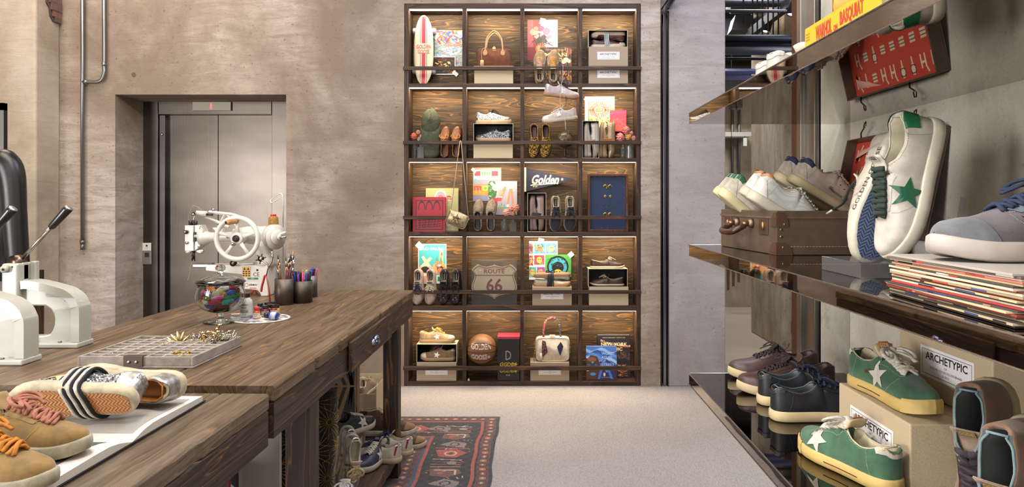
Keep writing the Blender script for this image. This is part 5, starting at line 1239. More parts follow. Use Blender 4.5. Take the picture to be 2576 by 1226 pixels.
# framed jewellery case
Yc = DW+.03; t = thing('display_case', 'glazed wooden case of gold earrings on blue cloth', 'display case', (X(1530, Yc), Yc, ZR[2])); cw = 51/F*Yc; ch = 146/F*Yc; fr = .020
MF = wood('case_frame', 'z', '3a1f12', '6a3c22', '8a5430', 6, 2, .4, .8, seed=3, world=False)
for a_ in ((-cw, cw, 0, fr), (-cw, cw, ch-fr, ch), (-cw, -cw+fr, fr, ch-fr), (cw-fr, cw, fr, ch-fr)): box('frame_bar', MF, a_[0], a_[1], 0, .05, a_[2], a_[3], t, .002)
box('cloth_back', mat('fabric', '12305e'), -cw+fr, cw-fr, .040, .048, fr, ch-fr, t)
GD = mat('metal', 'd8ac50', .25)
for sx in (-1, 1):
    for i in range(6):
        b = MB(); b.smooth = True; b.sphere((sx*(cw-fr-.012), .039, fr+.015+i*(ch-2*fr-.03)/5), .0038, 8); b.build('rivet', mat('metal', 'b8c0b8', .25), t)
for x in (-.05, 0, .05):
    for z in (fr+.008, ch-fr-.010): b = MB(); b.smooth = True; b.sphere((x, .039, z), .0038, 8); b.build('rivet', mat('metal', 'b8c0b8', .25), t)
jz = [Zp(470, Yc)-ZR[2], Zp(494, Yc)-ZR[2], Zp(518, Yc)-ZR[2], Zp(541, Yc)-ZR[2]]
for i, z in enumerate(jz):
    for sx in (-1, 1):
        b = MB(); b.smooth = True; c_ = Vector((sx*.021, .034, z))
        if i == 2: b.smooth = False; pts = [(c_.x+p[0]*.020, c_.z+p[1]*.020) for p in star_pts()]; b.tube([(x, .034, z_) for x, z_ in pts], .0018, 5, closed=True)
        elif i == 1: b.sphere(tuple(c_), .014, 12, (1, .4, 1)); [b.sphere((c_.x+.009*math.cos(k), .029, c_.z+.009*math.sin(k)), .004, 6) for k in range(6)]
        else: b.tube([tuple(c_+Vector((.015*math.cos(a_)*sx*-1, 0, .015*math.sin(a_)))) for a_ in [-.4*PI+1.7*PI*k/14*.9 for k in range(15)]], [.003+.005*math.sin(PI*k/14) for k in range(15)], 8)
        b.build('earring', GD if i != 2 else mat('metal', '6a5c48', .3), t)
box('glass_front', mat('acrylic', 'd8e4ec', .10), -cw+fr, cw-fr, .012, .0145, fr, ch-fr, t)
# ---------------------------------------------------------------- ROW 4
cv = Cv(72, 102, '3fa3b0'); cv.frame(0, 0, 72, 102, 2, 'e8e4dc'); cv.rect(54, 18, 64, 74, 'e4c08c'); cv.rect(56, 12, 62, 20, 'e8c896'); cv.rect(58, 22, 62, 30, '8c5a48')
for x in (48, 58): cv.poly([(x-4, 46), (x, 28), (x+4, 46)], '4c8c78'); cv.rect(x-4, 44, x+4, 72, 'c07c50')
cv.rect(38, 52, 70, 76, 'd89c64'); cv.poly([(8, 34), (14, 30), (36, 62), (30, 70)], 'e8c8a8'); cv.poly([(30, 34), (36, 37), (12, 66), (2, 60)], 'e8c8a8'); cv.rect(2, 58, 40, 100, 'd8a088'); cv.circ(18, 66, 11, '2c2420', 8); cv.circ(56, 64, 8, '402820'); cv.circ(56, 70, 7, 'c07850', 9); cv.rect(46, 80, 66, 100, 'b8d8c8'); strokes(cv, 12, ['c03830', '2a5a8c', 'e8e0d0'], 18, (3, 8), (1, 2), (40, 54, 70, 62), 0)
cv.rect(50, 84, 58, 96, '2c6c48'); cv.rect(2, 76, 40, 82, 'e8d8c8')
t = sheet_px('travel_poster', 'turquoise city travel poster taped above two pairs of upright sneakers', cv, 1052, 614, 1123, 714, BKY, tapes=((-.105, .315, .75, .06, .05),))
text_into(MB(), 'SÃO PAULO', -.104, .278, .208, .030, -.0009, .022).build('poster_lettering', mat('paper', 'f0ece0'), t)
cfg = dict(upper=('suede', 'b09c90'), sole=('rubber', 'a08c80'), laces=('fabric', '252a44'), insole='141414', lining=('plain', 'b8aa98'), L=.285, binding=('suede', 'b0a090'), tongue=('suede', 'a89488'), loose=.006, lr=.003, tongue_label=('2c2c34', '888888'))
put(shoe('sneaker', 'pinkish suede sneaker with navy laces, leftmost of four standing toe down', cfg), (X(1053.5), DW+.065, ZR[3]+.002), TODN(), (.285, 0, 0))
put(shoe('sneaker', 'pinkish suede sneaker with cream laces, second of four standing toe down', dict(cfg, laces=('fabric', 'd0c8a8'), seed=3)), (X(1084.5), DW+.065, ZR[3]+.002), TODN(), (.285, 0, 0))
cfg = dict(upper=('leather', '17171b'), sole=('rubber', '1c1a1a'), laces=('fabric', '141418'), insole='0c0c0c', lining=('plain', 'a09888'), L=.285, binding=('leather', '2a2a2c'), studs=1, tongue=('leather', '1a1a1e'), lr=.003)
a = put(shoe('sneaker', 'black studded sneaker, third of four standing toe down', cfg), (X(1118), DW+.065, ZR[3]+.002), TODN(), (.285, 0, 0))
dup(a, a.location+Vector((X(1148)-X(1118), 0, 0)), a.rotation_euler.to_matrix(), 'black studded sneaker, rightmost of four standing toe down')
# road sign in acrylic
Ya = DW+.05; t = thing('road_sign', 'cream and red ROUTE 66 shield sign inside a clear acrylic block', 'sign', (X(1243, Ya), Ya, ZR[3])); aw = 57.5/F*Ya; ah = 114/F*Ya
b = MB(); e = .004; D = .06; b.box(-aw, aw, 0, e, 0, ah).box(-aw, aw, D-e, D, 0, ah).box(-aw, -aw+e, e, D-e, 0, ah).box(aw-e, aw, e, D-e, 0, ah).box(-aw, aw, e, D-e, ah-e, ah).box(-aw, aw, e, D-e, 0, .016); b.build('acrylic_box', mat('acrylic', 'e4e8e4', .16), t)
def shield(s, n=6):
    half = [(0, .99), (.10, .955), (.22, .93), (.33, .94), (.43, .985), (.47, 1.0), (.545, .955), (.62, .89), (.645, .845), (.615, .80), (.575, .74), (.565, .66), (.60, .54), (.645, .42), (.655, .31), (.60, .21), (.47, .155), (.32, .145), (.17, .12), (.07, .07), (0, .0)]
    pts = [(x*s, z*s-.5*s*.0) for x, z in half]; return pts+[(-x, z) for x, z in pts[::-1][1:-1]]
S_ = .285; oz = (ah-S_)/2
b = MB(); b.prism([(x, z+oz) for x, z in shield(S_)], .028, .032); b.build('shield_plate', mat('paintedmetal', 'c8bb9c'), t, bevel=.0006)
RED = mat('paper', '7c2430', .5)
b = MB(); p_ = [(x*.93, oz+(z-.5*S_)*.93+.5*S_) for x, z in shield(S_)]; b.tube([(x, .0275, z) for x, z in p_], .0024, 5, closed=True); b.box(-.158, .158, .0268, .0278, oz+.195, oz+.200); b.build('shield_border', RED, t)
text_into(MB(), 'ROUTE', -.084, oz+.212, .168, .034, .0272, .015).build('lettering', RED, t); text_into(MB(), '66', -.066, oz+.060, .132, .110, .0272, .02).build('numerals', RED, t)
for (x, z) in ((-.115, .235), (.115, .235), (0, .035)): b = MB(); b.smooth = True; b.sphere((x, .0275, oz+z), .004, 8); b.build('screw', mat('metal', 'b8b0a0', .3), t)
# prints cell 3
cv = Cv(72, 98, 'ece8e4'); pal = ['c83c4c', '3c70c0', 'e8b03c', '48a060', '9c4ca0', 'e07850', '48b0c0']; r_ = random.Random(5)
for (x0, y0, x1, y1) in ((0, 6, 10, 32), (13, 6, 40, 32), (42, 6, 70, 32), (0, 36, 10, 62), (13, 36, 38, 60), (0, 66, 18, 92), (20, 66, 40, 92)):
    cv.rect(x0, y0, x1, y1, r_.choice(pal)); strokes(cv, 24, pal+['201820'], r_.randint(0, 99), (2, 6), (1, 2.5), (x0+1, y0+1, x1-3, y1-3)); cx, cy = (x0+x1)/2, (y0+y1)/2; cv.circ(cx, cy, (x1-x0)*.28, r_.choice(['d87858', 'e8a080', '6a4838', 'e0c050']), 8); cv.circ(cx-2, cy-2, 1.2, '181818'); cv.circ(cx+3, cy-2, 1.2, '181818')
sheet_px('portrait_print', 'white sheet of small colourful cartoon portraits taped in the fourth row', cv, 1331, 607, 1403, 704, BKY, tapes=((-.02, .325, .2, .048, .04),))
cv = Cv(66, 56, '4c9c48'); cv.circ(32, 30, 27, '141414', 27); cv.circ(32, 31, 23, '40a0b8', 23); cv.circ(32, 32, 15, '1a1418', 14); strokes(cv, 40, ['141414', '206878'], 21, (2, 6), (1, 2), (10, 6, 54, 30)); cv.circ(32, 46, 11, 'd0c040', 9); cv.rect(27, 42, 31, 46, '141414'); cv.rect(35, 42, 39, 46, '141414')
sheet_px('art_print', 'green print with black and turquoise rings above the tied grey shoes', cv, 1371.5, 641, 1437, 697, BKY-.010, tapes=((.105, .185, -.7, .045, .04),))
shoebox('kraft box with white label under the grey tied shoes, fourth row', X(1339, YF), X(1438.5, YF), ZR[3], .148)
WR4 = dict(upper=('leather', 'b0a898'), sole=('rubber', 'a8805c'), toe_cap=('suede', 'b8b0a0'), lining=('plain', 'a8a090'), stitch='8a8474')
wrapped('lower grey leather shoe of the pair tied with wide navy lace', 'upper grey leather shoe of the pair tied with wide navy lace', WR4, (X(1389), DW+.095, ZR[3]+.1485+.0535), (1, 0, 0), (0, 0, 1), mat('fabric', '1c2236'), 7, .295, .48, r=.0034, knot=True)
shoebox('plain kraft box at the base of the boat shoe stack, fourth row', X(1482, YF), X(1581, YF), ZR[3], .148, printed_label=False, m=KRL)
shoebox('open black lined box holding a dark boat shoe, fourth row', X(1480, YF), X(1579, YF), ZR[3]+.1485, .148, closed=False)
cfg = dict(kind='moc', upper=('leather', '40281f'), sole=('rubber', 'c8b294'), apron=('leather', '5a3c2c'), laces=('leather', 'd0bfa0'), tongue=('leather', '40281f'), lu1=.62, ln=3, lining=('leather', '8a6448'), L=.275, lr=.003, grow=.004)
put(shoe('boat_shoe', 'brown boat shoe with cream lace on top of the fourth row boxes', cfg), (X(1528), DW+.085, ZR[3]+.297), frame((1, .03, 0), (0, 0, 1)), (.1375, 0, 0))
put(shoe('boat_shoe', 'dark boat shoe lying inside the open fourth row box', dict(cfg, seed=7)), (X(1527), DW+.085, ZR[3]+.153), frame((-1, .03, 0), (0, 0, 1)), (.1375, 0, 0))
# ---------------------------------------------------------------- ROW 5
shoebox('kraft box with white label under the khaki star sneakers, bottom row', X(1048, YF), X(1148, YF), ZR[4], .148)
shoebox('open black lined box holding a brown star sneaker, bottom row', X(1048, YF), X(1149, YF), ZR[4]+.1485, .150, closed=False)
cfg = dict(upper=('suede', 'a88c68'), sole=('rubber', '9c7c58'), star=('leather', 'e8e4dc'), laces=('fabric', 'd09a54'), toe_cap=('suede', 'd8ccb8'), heel_tab=('suede', 'ccb090'), L=.285, lining=('suede', 'b89c78'), tongue=('suede', 'a08460'), bow=True, loose=.005, stitch='d8c8a8')
put(shoe('sneaker', 'tan suede star sneaker with orange laces on top of the bottom row boxes', cfg), (X(1100), DW+.085, ZR[4]+.299), frame((1, .03, 0), (0, 0, 1)), (.1425, 0, 0))
put(shoe('sneaker', 'brown suede star sneaker with red brown laces inside the open bottom row box', dict(cfg, laces=('fabric', '7c4438'), upper=('suede', '7c6248'), seed=8)), (X(1101), DW+.085, ZR[4]+.153), frame((-1, .03, 0), (0, 0, 1)), (.1425, 0, 0))
R_ = 38/F*(DW+.05); t = thing('basketball', 'brown basketball with silver lettering leaning on the lowest rail', 'ball', (X(1212, DW+.05), DW+.060, zz(883)), (0.0, 0, 0))
tb = NT('ball_leather'); vo = tb.n('ShaderNodeTexVoronoi'); vo.inputs['Scale'].default_value = 320; tb.l(tb.coords('Object'), vo.inputs['Vector']); tb.base('6e472c'); tb.set(Roughness=.5); tb.bump(vo.outputs['Distance'], .5, .001)
b = MB(); b.smooth = True; b.sphere((0, 0, 0), R_, 48); b.build('ball_skin', tb.m, t)
b = MB(); b.smooth = True; rr = R_*1.0; N_ = 64
b.tube([(rr*math.cos(g), rr*math.sin(g), -.004) for g in [2*PI*i/N_ for i in range(N_)]], .0022, 6, closed=True)
for s_ in (1, -1):
    pts = []
    for i in range(41):
        a_ = PI+PI*i/40; lat = s_*(.62-.42*abs(math.cos(a_))**2.2); pts.append((rr*math.cos(lat)*math.cos(a_), rr*math.cos(lat)*math.sin(a_), rr*math.sin(lat)))
    b.tube(pts, .0020, 6)
b.build('seams', mat('plain', '1a1310'), t)
def onball(x, y, z): 
    q = math.sqrt(max(1e-6, rr*rr-x*x-z*z)); return (x, -q-.0008, z)
b = MB(); text_into(b, 'GOLDEN', -.080, .020, .160, .046, 0, .035, fn=onball); text_into(b, 'GOOSE', -.078, -.062, .128, .044, 0, .035, fn=onball); b.build('lettering', mat('paper', 'b5aca0', .4), t)
b = MB(); b.add([onball(.064+p[0]*.016, 0, -.042+p[1]*.018) for p in star_pts()], [tuple(range(10))]); b.build('star', mat('paper', 'b5aca0', .4), t)
c, w_ = sx_(1250, 1308.5, YF); Hb = 112/F*YF
t = thing('display_box', 'tall black box with red lid edge and gold lettering beside the basketball', 'box', (c+.001, YF, ZR[4]))
box('box_body', mat('plain', '1c1b1d', .4), -w_/2+.004, w_/2-.004, 0, .16, 0, Hb-.020, t, .002); box('red_lid', mat('paper', 'a83044', .4), -w_/2+.003, w_/2-.003, -.001, .161, Hb-.0195, Hb, t, .002)
text_into(MB(), 'D', -.025, .17, .045, .075, -.0008, .0).build('faint_letter', mat('plain', '8c827c'), t)
text_into(MB(), 'GGDB', -.075, .120, .115, .030, -.0015, .03, slant=.2).build('gold_lettering', mat('paper', 'c9a23a', .4), t); text_into(MB(), 'GGDB', -.075, .068, .115, .026, -.0015, .03, slant=.2).build('gold_lettering', mat('paper', 'c9a23a', .4), t); text_into(MB(), 'VCE', -.025, .042, .036, .012, -.0015, .02).build('gold_lettering', mat('paper', 'c9a23a', .4), t)
for z in (.135, .081): b = MB(); b.prism([(.056+p[0]*.02, z+p[1]*.02) for p in star_pts(rot=PI/2-.3)], -.0018, -.0009); b.build('gold_star', mat('paper', 'c9a23a', .4), t)
t = thing('tag', 'tiny white tag lying on the bottom shelf under the basketball', 'tag', (X(1179, DW+.03), DW+.03, ZR[4])); b = MB(); b.box(-.008, .008, -.005, .005, 0, .012); b.build('tag_card', WHT, t, bevel=.003); b = MB(); b.sphere((0, 0, .016), .006, 8); b.build('tag_tip', WHT, t)
shoebox('kraft box with white label under the white handbag, bottom row', X(1334, YF), X(1432, YF), ZR[4], .150)
t = thing('handbag', 'white leather handbag with scarf wrapped handle on a kraft box', 'handbag', (X(1390), DW+.095, ZR[4]+.1505)); hw = 43/F*5.58
b = MB(); b.smooth = True; b.grid(bag(hw, .198, .045, pw=.30), 40, 9, closed_u=True); b.add([b.v[i*9] for i in range(40)], [tuple(range(40))]); b.add([b.v[i*9+8] for i in range(40)], [tuple(range(39, -1, -1))]); WL = mat('leather', 'cfc5b2'); bd = b.build('bag_body', WL, t, weld=True)
b = MB(); b.smooth = True; b.tube([((hw+.0005)*(abs(math.cos(g))**.30)*(1 if math.cos(g) > 0 else -1)*.94, -.046, .099+.0935*(abs(math.sin(g))**.24)*(1 if math.sin(g) > 0 else -1)) for g in [2*PI*i/48 for i in range(48)]], .0024, 6, closed=True); b.build('piping', mat('leather', 'b8ac96'), bd)
hp = spline([(-.072, -.03, .17), (-.074, -.02, .24), (-.060, 0, .31), (-.03, 0, .342), (.005, 0, .350), (.035, 0, .335), (.058, 0, .28), (.066, -.01, .21), (.064, -.03, .17)], 8)
b = MB(); b.smooth = True; b.tube(hp[:36], [.0082+.0012*math.sin(i*2.1) for i in range(36)], 10); b.build('scarf_wrap', mat('bandana', '6a1f30'), t)
b = MB(); b.smooth = True; b.tube(hp[35:], [.0082+.0012*math.sin(i*2.1) for i in range(len(hp)-35)], 10); b.build('scarf_wrap', mat('bandana', '20222e'), t)
b = MB(); b.prism([(-.086, .175), (-.058, .165), (-.040, .08), (-.086, .035)], -.058, -.053); b.build('scarf_tail', mat('bandana', '4c1820'), t, bevel=.002)
b = MB(); b.smooth = True; b.prism([(.066, .165), (.086, .125), (.060, .046), (.036, .122)], -.060, -.052); b.build('scarf_tail', mat('plain', '1f2234', .4), t, bevel=.003)
b = MB(); b.box(-.024, .020, -.050, .02, .19, .206); b.build('clasp_flap', WL, t, bevel=.002); b = MB(); b.M = Matrix.Translation((-.004, -.048, .207)); b.tube([(.006*math.cos(g), 0, .006*math.sin(g)) for g in [2*PI*i/12 for i in range(12)]], .0018, 6, closed=True); b.build('clasp', mat('metal', 'd8b060', .2), t)
b = MB(); b.smooth = True; b.tube(spline([(-.085, -.052, .16), (-.092, -.054, .11), (-.090, -.054, .07)], 5), .0016, 5); b.prism([(-.104, .07), (-.088, .073), (-.083, .02), (-.092, .010), (-.106, .014)], -.060, -.053); b.build('key_charm', WL, t)
b = MB(); b.smooth = True
for i in range(15):
    c_ = Vector((-hw-.008+.004*math.sin(i*.5), -.03-.003*(i % 2), .155-.0145*i)); m_ = Matrix.Translation(c_)@Matrix.Rotation(PI/2*(i % 2), 4, 'Z'); b.M = m_; b.tube([(.0045*math.cos(g), 0, .0095*math.sin(g)) for g in [2*PI*k/10 for k in range(10)]], .0017, 5, closed=True)
b.M = Matrix.Identity(4); b.build('chain_strap', mat('metal', 'd8b060', .2), t)['kind'] = 'stuff'
b = MB(); b.smooth = True; b.tube([(hw+.003+.003*math.cos(g), -.02, .09+.028*math.sin(g)) for g in [2*PI*k/14 for k in range(14)]], .002, 6, closed=True); b.sphere((hw+.0, -.02, .15), .006, 8); b.build('side_ring', mat('metal', 'd8b060', .2), t)
# two books
cv = Cv(70, 92, '25232c'); 
for i in range(60): x = i*1.05; y = 20+9*math.sin(x/66*PI*.55+.1)-0; cv.rect(x+6, 12+12*(1-(1-x/62)**2), x+8, 14+12*(1-(1-x/62)**2), 'c86a50')
for i in range(20): cv.circ(8+i*3.2, 11+12*(1-(1-i*3.2/62)**2), .9, 'fff0d8')
strokes(cv, 60, ['b0602c', 'e08c3c', '5a3420', '302830'], 31, (2, 7), (1, 2), (36, 60, 64, 90), 0); strokes(cv, 30, ['6a4a30', '4a3a38'], 32, (3, 8), (1, 3), (30, 34, 68, 50), 1.4)
c, w_ = sx_(1503, 1585, DW+.14); book('book', 'larger dark book with a night bridge cover at the back of the bottom right cell', cv, c, w_, ZR[4], .350, DW+.12, .035, '25232c', (('ARMAND LIMNANDER · OLIVER PILCHER', -.095, .325, .19, .006, 'c0b090'), ('NEW YORK', -.105, .262, .215, .026, 'f0e0a0'), ('CHIC', -.03, .222, .10, .026, 'f0e0a0')), tilt_back=.05)
cv = Cv(84, 92, '4a78c8')
for k, (c_, off, am) in enumerate((('8cb8e4', 6, 5), ('2c50a0', 14, 6), ('5c90dc', 22, 6), ('a8ccec', 31, 5), ('3a3f8c', 38, 7), ('4878d0', 50, 7))):
    for x in range(84): y = off+am*math.sin(x/9+k*1.3)+.25*x*.3; cv.rect(x, y, x+1, y+8, c_)
cv.rect(0, 56, 84, 92, '3a2a5c'); cv.poly([(0, 38), (14, 24), (30, 28), (38, 46), (36, 70), (24, 92), (0, 92)], '5a3828'); cv.circ(16, 36, 12, '8a5c3c', 6); cv.poly([(14, 42), (22, 42), (18, 48)], '48a0dc'); cv.circ(8, 50, 5, '2c6cb0', 2.5); cv.circ(27, 50, 5, '2c6cb0', 2.5); cv.circ(19, 75, 8, '48a0e0', 4); cv.circ(4, 62, 4, 'e4e0dc', 5); cv.circ(2, 63, 2, 'c84040', 4)
for (x0, y0, x1, y1) in ((44, 56, 34, 92), (60, 60, 72, 92)): cv.line(x0, y0, x1, y1, 7, '3c80dc')
cv.circ(50, 76, 3, 'e8e4dc', 5); cv.circ(56, 66, 3, '48a0e0', 5); cv.rect(8, 88, 84, 92, '4a2830')
c, w_ = sx_(1474, 1551, DW+.06); LT = 'a8c8ec'; book('book', 'square blue illustrated atlas in front in the bottom right cell', cv, c, w_, ZR[4], .275, DW+.04, .03, '34509c', (('WORLD', .000, .205, .105, .022, LT), ('ATLAS', .000, .175, .085, .022, LT), ('OF', .000, .145, .036, .022, LT), ('STREET', .000, .115, .105, .022, LT), ('ART', .000, .085, .05, .022, LT), ('RAFAEL SCHACTER', .0, .022, .085, .005, LT)), tilt_back=.06)
# ================================================================ THINGS ON THE TABLES
TT = T1Z+.0005
def on_table(px, py, z=T1Z): 
    Y = (H-z)*F/(py-507); return Vector(((px-1338)/F*Y, Y, z))
WE = mat('paintedmetal', 'd9d5ca'); ST = mat('metal', 'b8b6b2', .25); BK = mat('gloss', '121214', .3)
# ---------------------------------------------------------------- patching machine
SM = on_table(690, 747); S_ = SM.y/F
t = thing('sewing_machine', 'white cast iron arm sewing machine with large hand wheel on the work table', 'sewing machine', (SM.x, SM.y+.02, TT))
def q(cx, cy): return ((440+cx/3.2275-690)*S_, (748-(470+cy/3.2275))*S_)
def Q(cx, cy, y=0.0): a, b_ = q(cx, cy); return Vector((a, y, b_))
b = MB(); b.prism([q(*p) for p in ((238, 642), (520, 641), (748, 645), (748, 896), (690, 898), (682, 872), (660, 850), (600, 842), (565, 792), (535, 722), (238, 690))], -.005, .11); b.build('base', WE, t, bevel=.005, seg=3)
b = MB(); b.smooth = True
col = [(Q(690, 648, .05), .062), (Q(695, 600, .05), .050), (Q(690, 560, .05), .046), (Q(680, 500, .05), .052), (Q(680, 420, .05), .062)]
b.tube([p for p, r in col], [r for p, r in col], 20); b.build('column', WE, t)
arm = [(Q(735, 405, .05), .062), (Q(690, 405, .05), .068), (Q(620, 408, .05), .062), (Q(520, 412, .05), .050), (Q(420, 414, .05), .034), (Q(320, 416, .05), .032), (Q(240, 420, .05), .036), (Q(200, 424, .05), .052), (Q(170, 425, .05), .058)]
b = MB(); b.smooth = True; b.tube([p for p, r in arm], [r for p, r in arm], 22, flat=.8); b.build('arm', WE, t)
b = MB(); b.prism([q(*p) for p in ((440, 350), (560, 330), (800, 328), (805, 410), (440, 400))], .015, .085); b.build('arm_housing', WE, t, bevel=.006)
b = MB(); b.prism([q(*p) for p in ((58, 320), (130, 320), (132, 530), (58, 530))], .008, .085); b.build('head', WE, t, bevel=.003)
b = MB(); b.prism([q(*p) for p in ((134, 318), (182, 316), (205, 365), (202, 462), (160, 515), (134, 530))], .014, .080); b.build('head_cover', WE, t, bevel=.004)
for (x0, y0, x1, y1) in ((132, 375, 150, 452),): b = MB(); b.box(Q(x0, 0).x, Q(x1, 0).x, .004, .02, Q(0, y1).z, Q(0, y0).z); b.build('head_slot', mat('plain', '3a2a22'), t)
def knob(name, cx, cy, r, m, y=0.0, l=.012): 
    b = MB(); b.smooth = True; c = Q(cx, cy, y); b.tube([c, c+Vector((0, -l*.8, 0)), c+Vector((0, -l, 0))], [r, r, r*.7], 16); return b.build(name, m, t)
knob('tension_knob', 75, 374, .011, BK, .008, .016); knob('tension_cap', 75, 374, .006, ST, -.006, .01); knob('screw', 80, 462, .008, ST, .008); knob('cover_knob', 162, 408, .009, WE, .014); knob('cover_knob', 148, 408, .008, WE, .014)
for p in ((182, 332), (178, 345), (185, 475), (165, 495)): knob('small_screw', p[0], p[1], .003, BK, .014, .002)
b = MB(); b.smooth = True
for sg in (1, -1):
    pts = [q(*p) for p in (((115, 520), (85, 518), (45, 517), (33, 526), (40, 545), (60, 555), (85, 552), (100, 535)) if sg > 0 else ((130, 520), (150, 520), (185, 517), (197, 528), (190, 548), (170, 556), (148, 552), (128, 535)))]; b.prism(pts, .03, .045)
b.build('presser_wings', mat('metal', 'c8c4b8', .3), t, bevel=.002)
b = MB(); b.smooth = True; b.cyl(Q(110, 530, .04), Q(110, 600, .04), .007, 10); b.cyl(Q(104, 560, .03), Q(104, 612, .03), .004, 8); b.cyl(Q(118, 535, .04), Q(118, 615, .04), .003, 8); b.build('needle_bar', mat('metal', '5c5850', .35), t)
b = MB(); b.smooth = True; b.cyl(Q(112, 322, .04), Q(112, 215, .04), .006, 10); b.cyl(Q(108, 240, .04), Q(108, 222, .04), .011, 12); b.build('take_up_rod', ST, t)
b = MB(); b.smooth = True
for (cx, y0, y1, r) in ((88, 320, 282, .011), (132, 320, 285, .009), (112, 300, 292, .016)): b.cyl(Q(cx, y0, .035), Q(cx, y1, .035), r, 12)
b.cyl(Q(108, 228, .04), Q(128, 212, .04), .010, 10); b.build('tension_posts', BK, t)
# lattice lever
b = MB(); b.smooth = False
def beam(b, p, q_, w, d=.012, y=.04): 
    p = Q(p[0], p[1], y); q_ = Q(q_[0], q_[1], y); b.tube([p, q_], w*.5*1.3, 4, up=(0, 1, 0))
for (p, q_, w) in (((235, 210), (430, 232), .015), ((430, 232), (520, 262), .015), ((205, 250), (290, 285), .012), ((290, 285), (400, 335), .014), ((365, 232), (330, 300), .012), ((385, 235), (430, 280), .011), ((520, 262), (600, 320), .012), ((430, 280), (460, 330), .012)): beam(b, p, q_, w)
b.build('lattice_lever', WE, t, bevel=.002)
b = MB(); b.smooth = True; b.tube([Q(135, 215, .035), Q(222, 228, .035)], [.012, .017], 14); b.build('lever_head', WE, t)
b = MB(); b.smooth = True; b.cyl(Q(222, 230, .03), Q(275, 233, .03), .006, 10); b.build('lever_rod', BK, t)
b = MB(); b.smooth = True; b.cyl(Q(270, 200, .04), Q(270, 182, .04), .008, 12); b.build('thumb_screw', ST, t)
b = MB(); b.prism([q(*p) for p in ((288, 340), (300, 335), (335, 352), (372, 345), (372, 375), (350, 382), (318, 372))], .0, .03); b.build('side_bracket', WE, t, bevel=.003)
b = MB(); b.prism([q(*p) for p in ((412, 405), (420, 398), (484, 410), (484, 424), (420, 425), (410, 418))], -.0065, .0); gb = b.build('green_badge', mat('gloss', '1f7a44', .35), t, loc=(0, -.004, 0))
# hand wheel
wc = Q(541, 420, -.075); b = MB(); b.smooth = True
def circ(r, n=48): return [(wc.x+r*math.cos(2*PI*i/n), wc.y, wc.z+r*math.sin(2*PI*i/n)) for i in range(n)]
RW = .113; b.tube(circ(RW), .0135, 14, closed=True); wh = b.build('hand_wheel', WE, t)
b = MB(); b.smooth = True
for k in range(5):
    a_ = PI/2+2*PI*k/5; d = Vector((math.cos(a_), 0, math.sin(a_))); b.tube([wc+d*.026, wc+d*.065, wc+d*RW], [.015, .009, .012], 10, flat=.6, up=(0, 1, 0))
b.build('spokes', WE, wh)
b = MB(); b.smooth = True; b.tube([wc+Vector((0, .06, 0)), wc+Vector((0, -.010, 0)), wc+Vector((0, -.014, 0))], [.034, .034, .028], 28); b.build('hub', WE, wh)
b = MB(); b.smooth = True; b.tube([wc+Vector((0, -.0145, 0)), wc+Vector((0, -.020, 0))], .019, 24); b.build('hub_cap', mat('plain', '2a2725'), wh)
b = MB(); b.smooth = True; c = Q(522, 463, -.075); b.tube([c, c+Vector((0, -.03, 0))], .008, 12); b.sphere(tuple(c+Vector((0, -.03, 0))), .010, 12); b.build('chrome_knob', ST, wh)
b = MB(); b.smooth = True; c = Q(545, 282, -.075); e = Q(495, 290, -.14); b.tube([c, c.lerp(e, .3), c.lerp(e, .8), e], [.010, .013, .014, .012], 16); b.build('wooden_grip', mat('leather', 'b8834e', .4), wh)
b = MB(); b.smooth = True; b.cyl(e, e+(e-c).normalized()*.002, .007, 12); b.build('grip_pin', BK, wh)
# right pulleys
pc = Q(760, 415, .03); ax = Vector((1, -.50, 0)).normalized(); b = MB(); b.smooth = True
b.tube([pc, pc+ax*.014, pc+ax*.016, pc+ax*.022, pc+ax*.024, pc+ax*.036], [.070, .070, .064, .064, .070, .070], 36); b.build('belt_pulley', WE, t)
b = MB(); b.smooth = True; b.tube([pc+ax*.036, pc+ax*.052], [.045, .042], 30); b.build('pulley_hub', WE, t)
b = MB(); b.smooth = True; b.tube([pc+ax*.052, pc+ax*.066], .016, 16); b.cyl(pc+ax*.045+Vector((0, 0, .012)), pc+Vector((.085, -.02, .026)), .008, 10); b.build('crank_boss', WE, t)
b = MB(); b.smooth = True; b.cyl(pc+Vector((.055, -.03, -.002)), pc+Vector((.09, -.035, -.0)), .006, 12); b.build('crank_pin', ST, t)
# spool stand
b = MB(); b.smooth = True; x = Q(820, 0).x; b.tube([(x, .09, Q(0, 640).z), (x, .09, Q(0, 85).z)]+spline([Q(815, 68, .09), Q(800, 58, .09), Q(780, 66, .09), Q(722, 108, .09), Q(716, 125, .09), Q(728, 134, .09), Q(745, 128, .09), Q(788, 98, .09)], 5), .0028, 8); b.build('thread_stand', mat('metal', 'd4d8da', .3), t)
sp = thing('thread_spool', 'gold thread cone with red top standing on the sewing machine', 'thread spool', (t.location.x+Q(761, 0).x, t.location.y+.05, TT+Q(0, 328).z))
b = MB(); b.smooth = True; b.lathe([(.026, 0), (.028, .006), (.027, .045), (.020, .056), (0, .056)], 24); ob = b.build('wound_thread', mat('fabric', 'a57c42'), sp)
b = MB(); b.smooth = True; b.lathe([(.015, .056), (.016, .066), (.013, .068), (0, .068)], 20); b.build('spool_top', mat('gloss', 'c8392e', .4), sp)
b = MB(); b.smooth = True; b.tube([Q(480, 625, -.02), Q(480, 625, -.035)], .017, 24); b.build('winder_wheel', BK, t); b = MB(); b.smooth = True; b.tube([Q(480, 625, -.035), Q(480, 625, -.038)], .008, 16); b.build('winder_cap', mat('metal', 'b8a070', .3), t)
